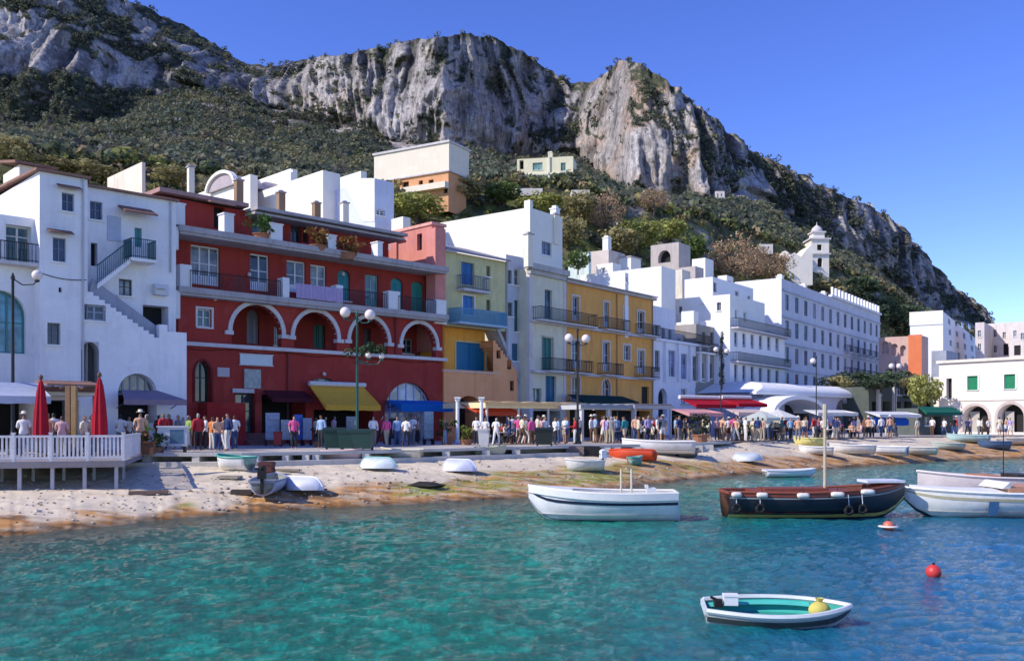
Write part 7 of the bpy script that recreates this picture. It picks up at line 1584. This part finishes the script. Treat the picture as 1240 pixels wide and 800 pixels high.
    for sx in (-1, 1):
        for sy in (-1, 1): m = MB(); m.box(sx*.2-.02, sx*.2+.02, sy*.2-.02, sy*.2+.02, 0, .42 if sy < 0 else .9); cm.append(m.mesh('leg', mt))
    seats = [(606, 55.5, 'cafe table close to the second pillar'), (628, 56, 'cafe table in the middle of the cream pergola'), (742, 60, 'cafe table under the grey white pergola'), (775, 61, 'cafe table under the slatted pergola'), (893, 66, 'cafe table by the cream pink awning'), (935, 67, 'cafe table under the white parasols'), (1005, 72, 'cafe table under the long white awning'), (1030, 74, 'cafe table west of the white stall awning')]
    tops = ['white', 'peach', 'navy blue', 'cream', 'red', 'light blue', 'black', 'pale pink']
    for i, (x, d, place) in enumerate(seats):
        for j, (dx, dy, a, side) in enumerate(((-.85, .1, math.pi / 2, 'west'), (.85, -.1, -math.pi / 2, 'east'), (.1, .85, 0.0, 'land'))):
            xx = x + dx / (d + dy) * F; a = a + R.uniform(-.3, .3); chair(xx, d + dy, a, 'brown chair on the ' + side + ' side of the ' + place.replace('cafe ', '').replace('in the middle of the', 'below the'), cm)
            if (i + j) % 4 != 3: put(xx, d + dy, 'seated ' + side + ' of ' + place.replace('under the', 'by').replace('west of the', 'by').replace('in the middle of the', 'below').replace('cafe ', '').replace('close to the', 'by'), tops[(i * 3 + j * 2) % 8], ['blue', 'dark', 'beige', 'grey'][(i + j) % 4], 'sit', z=QZ - .425, face=a, h=1.0)
    bright = ['white', 'cream', 'pale pink', 'red', 'peach', 'light blue', 'grey', 'black', 'navy blue', 'brown', 'lilac', 'bright pink', 'teal']
    for (x0, x1), (d0, d1), place, n in zones:
        combos = [(t, b) for t in bright for b in pants]; R.shuffle(combos); pick, seen = [], {}
        w = {'white': 7, 'cream': 4, 'pale pink': 3, 'red': 2, 'peach': 3, 'black': 2, 'grey': 3, 'navy blue': 2}
        while len(pick) < n:  # no two alike in one place
            t = R.choices(bright, [w.get(b, 1) for b in bright])[0]; b = R.choice(list(pants))
            if (t, b) not in pick: pick.append((t, b))
        for i, (t, b) in enumerate(pick): cl = x0 + (x1 - x0) * (int(i * 3.2 / n) + .5) / 3.4; dd = R.uniform(d0, d1); put(min(x1, max(x0, R.choice((cl, cl, x0 + (x1 - x0) * R.random())) + R.gauss(0, 5))), dd, place, t, b, short=R.random() < .25, hat=R.random() < .12, h=R.uniform(.95, 1.06) if R.random() > .07 else .7)
# ---------------------------------------------------------------- light, sky, camera
def light_and_camera():
    w = bpy.data.worlds.new('World'); scene.world = w; w.use_nodes = True; nt = w.node_tree
    bg = nt.nodes['Background']; sky = nt.nodes.new('ShaderNodeTexSky'); sky.sky_type = 'NISHITA'; sky.sun_disc = False
    el = rad(38); sd = Vector((-.90, -.36, 0)).normalized() * math.cos(el) + Vector((0, 0, math.sin(el)))
    sky.sun_elevation = el; sky.sun_rotation = math.atan2(sd.x, sd.y); sky.air_density = .85; sky.dust_density = 0; sky.ozone_density = 5.0; sky.altitude = 0
    hs = nt.nodes.new('ShaderNodeHueSaturation'); hs.inputs['Saturation'].default_value = SKY_SAT; hs.inputs['Hue'].default_value = SKY_HUE; hs.inputs['Value'].default_value = 1.6
    nt.links.new(sky.outputs[0], hs.inputs['Color']); nt.links.new(hs.outputs[0], bg.inputs['Color']); bg.inputs['Strength'].default_value = SKY_STR
    l = bpy.data.lights.new('sun', 'SUN'); l.energy = SUN; l.angle = rad(.5); l.color = (1.0, .93, .82); o = bpy.data.objects.new('sun', l); COL.objects.link(o)
    o.rotation_euler = (-sd).to_track_quat('-Z', 'Y').to_euler()
    c = bpy.data.cameras.new('camera'); co = bpy.data.objects.new('camera', c); COL.objects.link(co); co.location = (0, 0, CH); co.rotation_euler = (math.pi / 2, 0, 0)
    c.sensor_width = 36; c.lens = 36 * F / 1240; c.shift_y = (HY - 400) / 1240; c.clip_start = .1; c.clip_end = 20000
    scene.camera = co
    vs = scene.view_settings; vs.view_transform = 'Standard'; vs.look = 'None'; vs.exposure = 0; vs.gamma = 1
    scene.cycles.max_bounces = 6; scene.cycles.diffuse_bounces = 3; scene.cycles.glossy_bounces = 3; scene.cycles.use_denoising = True
SKY_SAT, SKY_HUE, SKY_STR, SUN = 1.17, .525, .15, 5.0

V_, veg_, S_, PX_ = build_mountain(); build_scrub(V_, veg_, S_, PX_)
build_quay(); build_beach(); build_sea()
white_house(); fr_red, *_ = red_house(); pink_tower(fr_red); green_house(); ochre_house()
white_cluster(); arched_house(); low_buildings(); church(); villas()
street(); trees(); boats(); people()
light_and_camera()
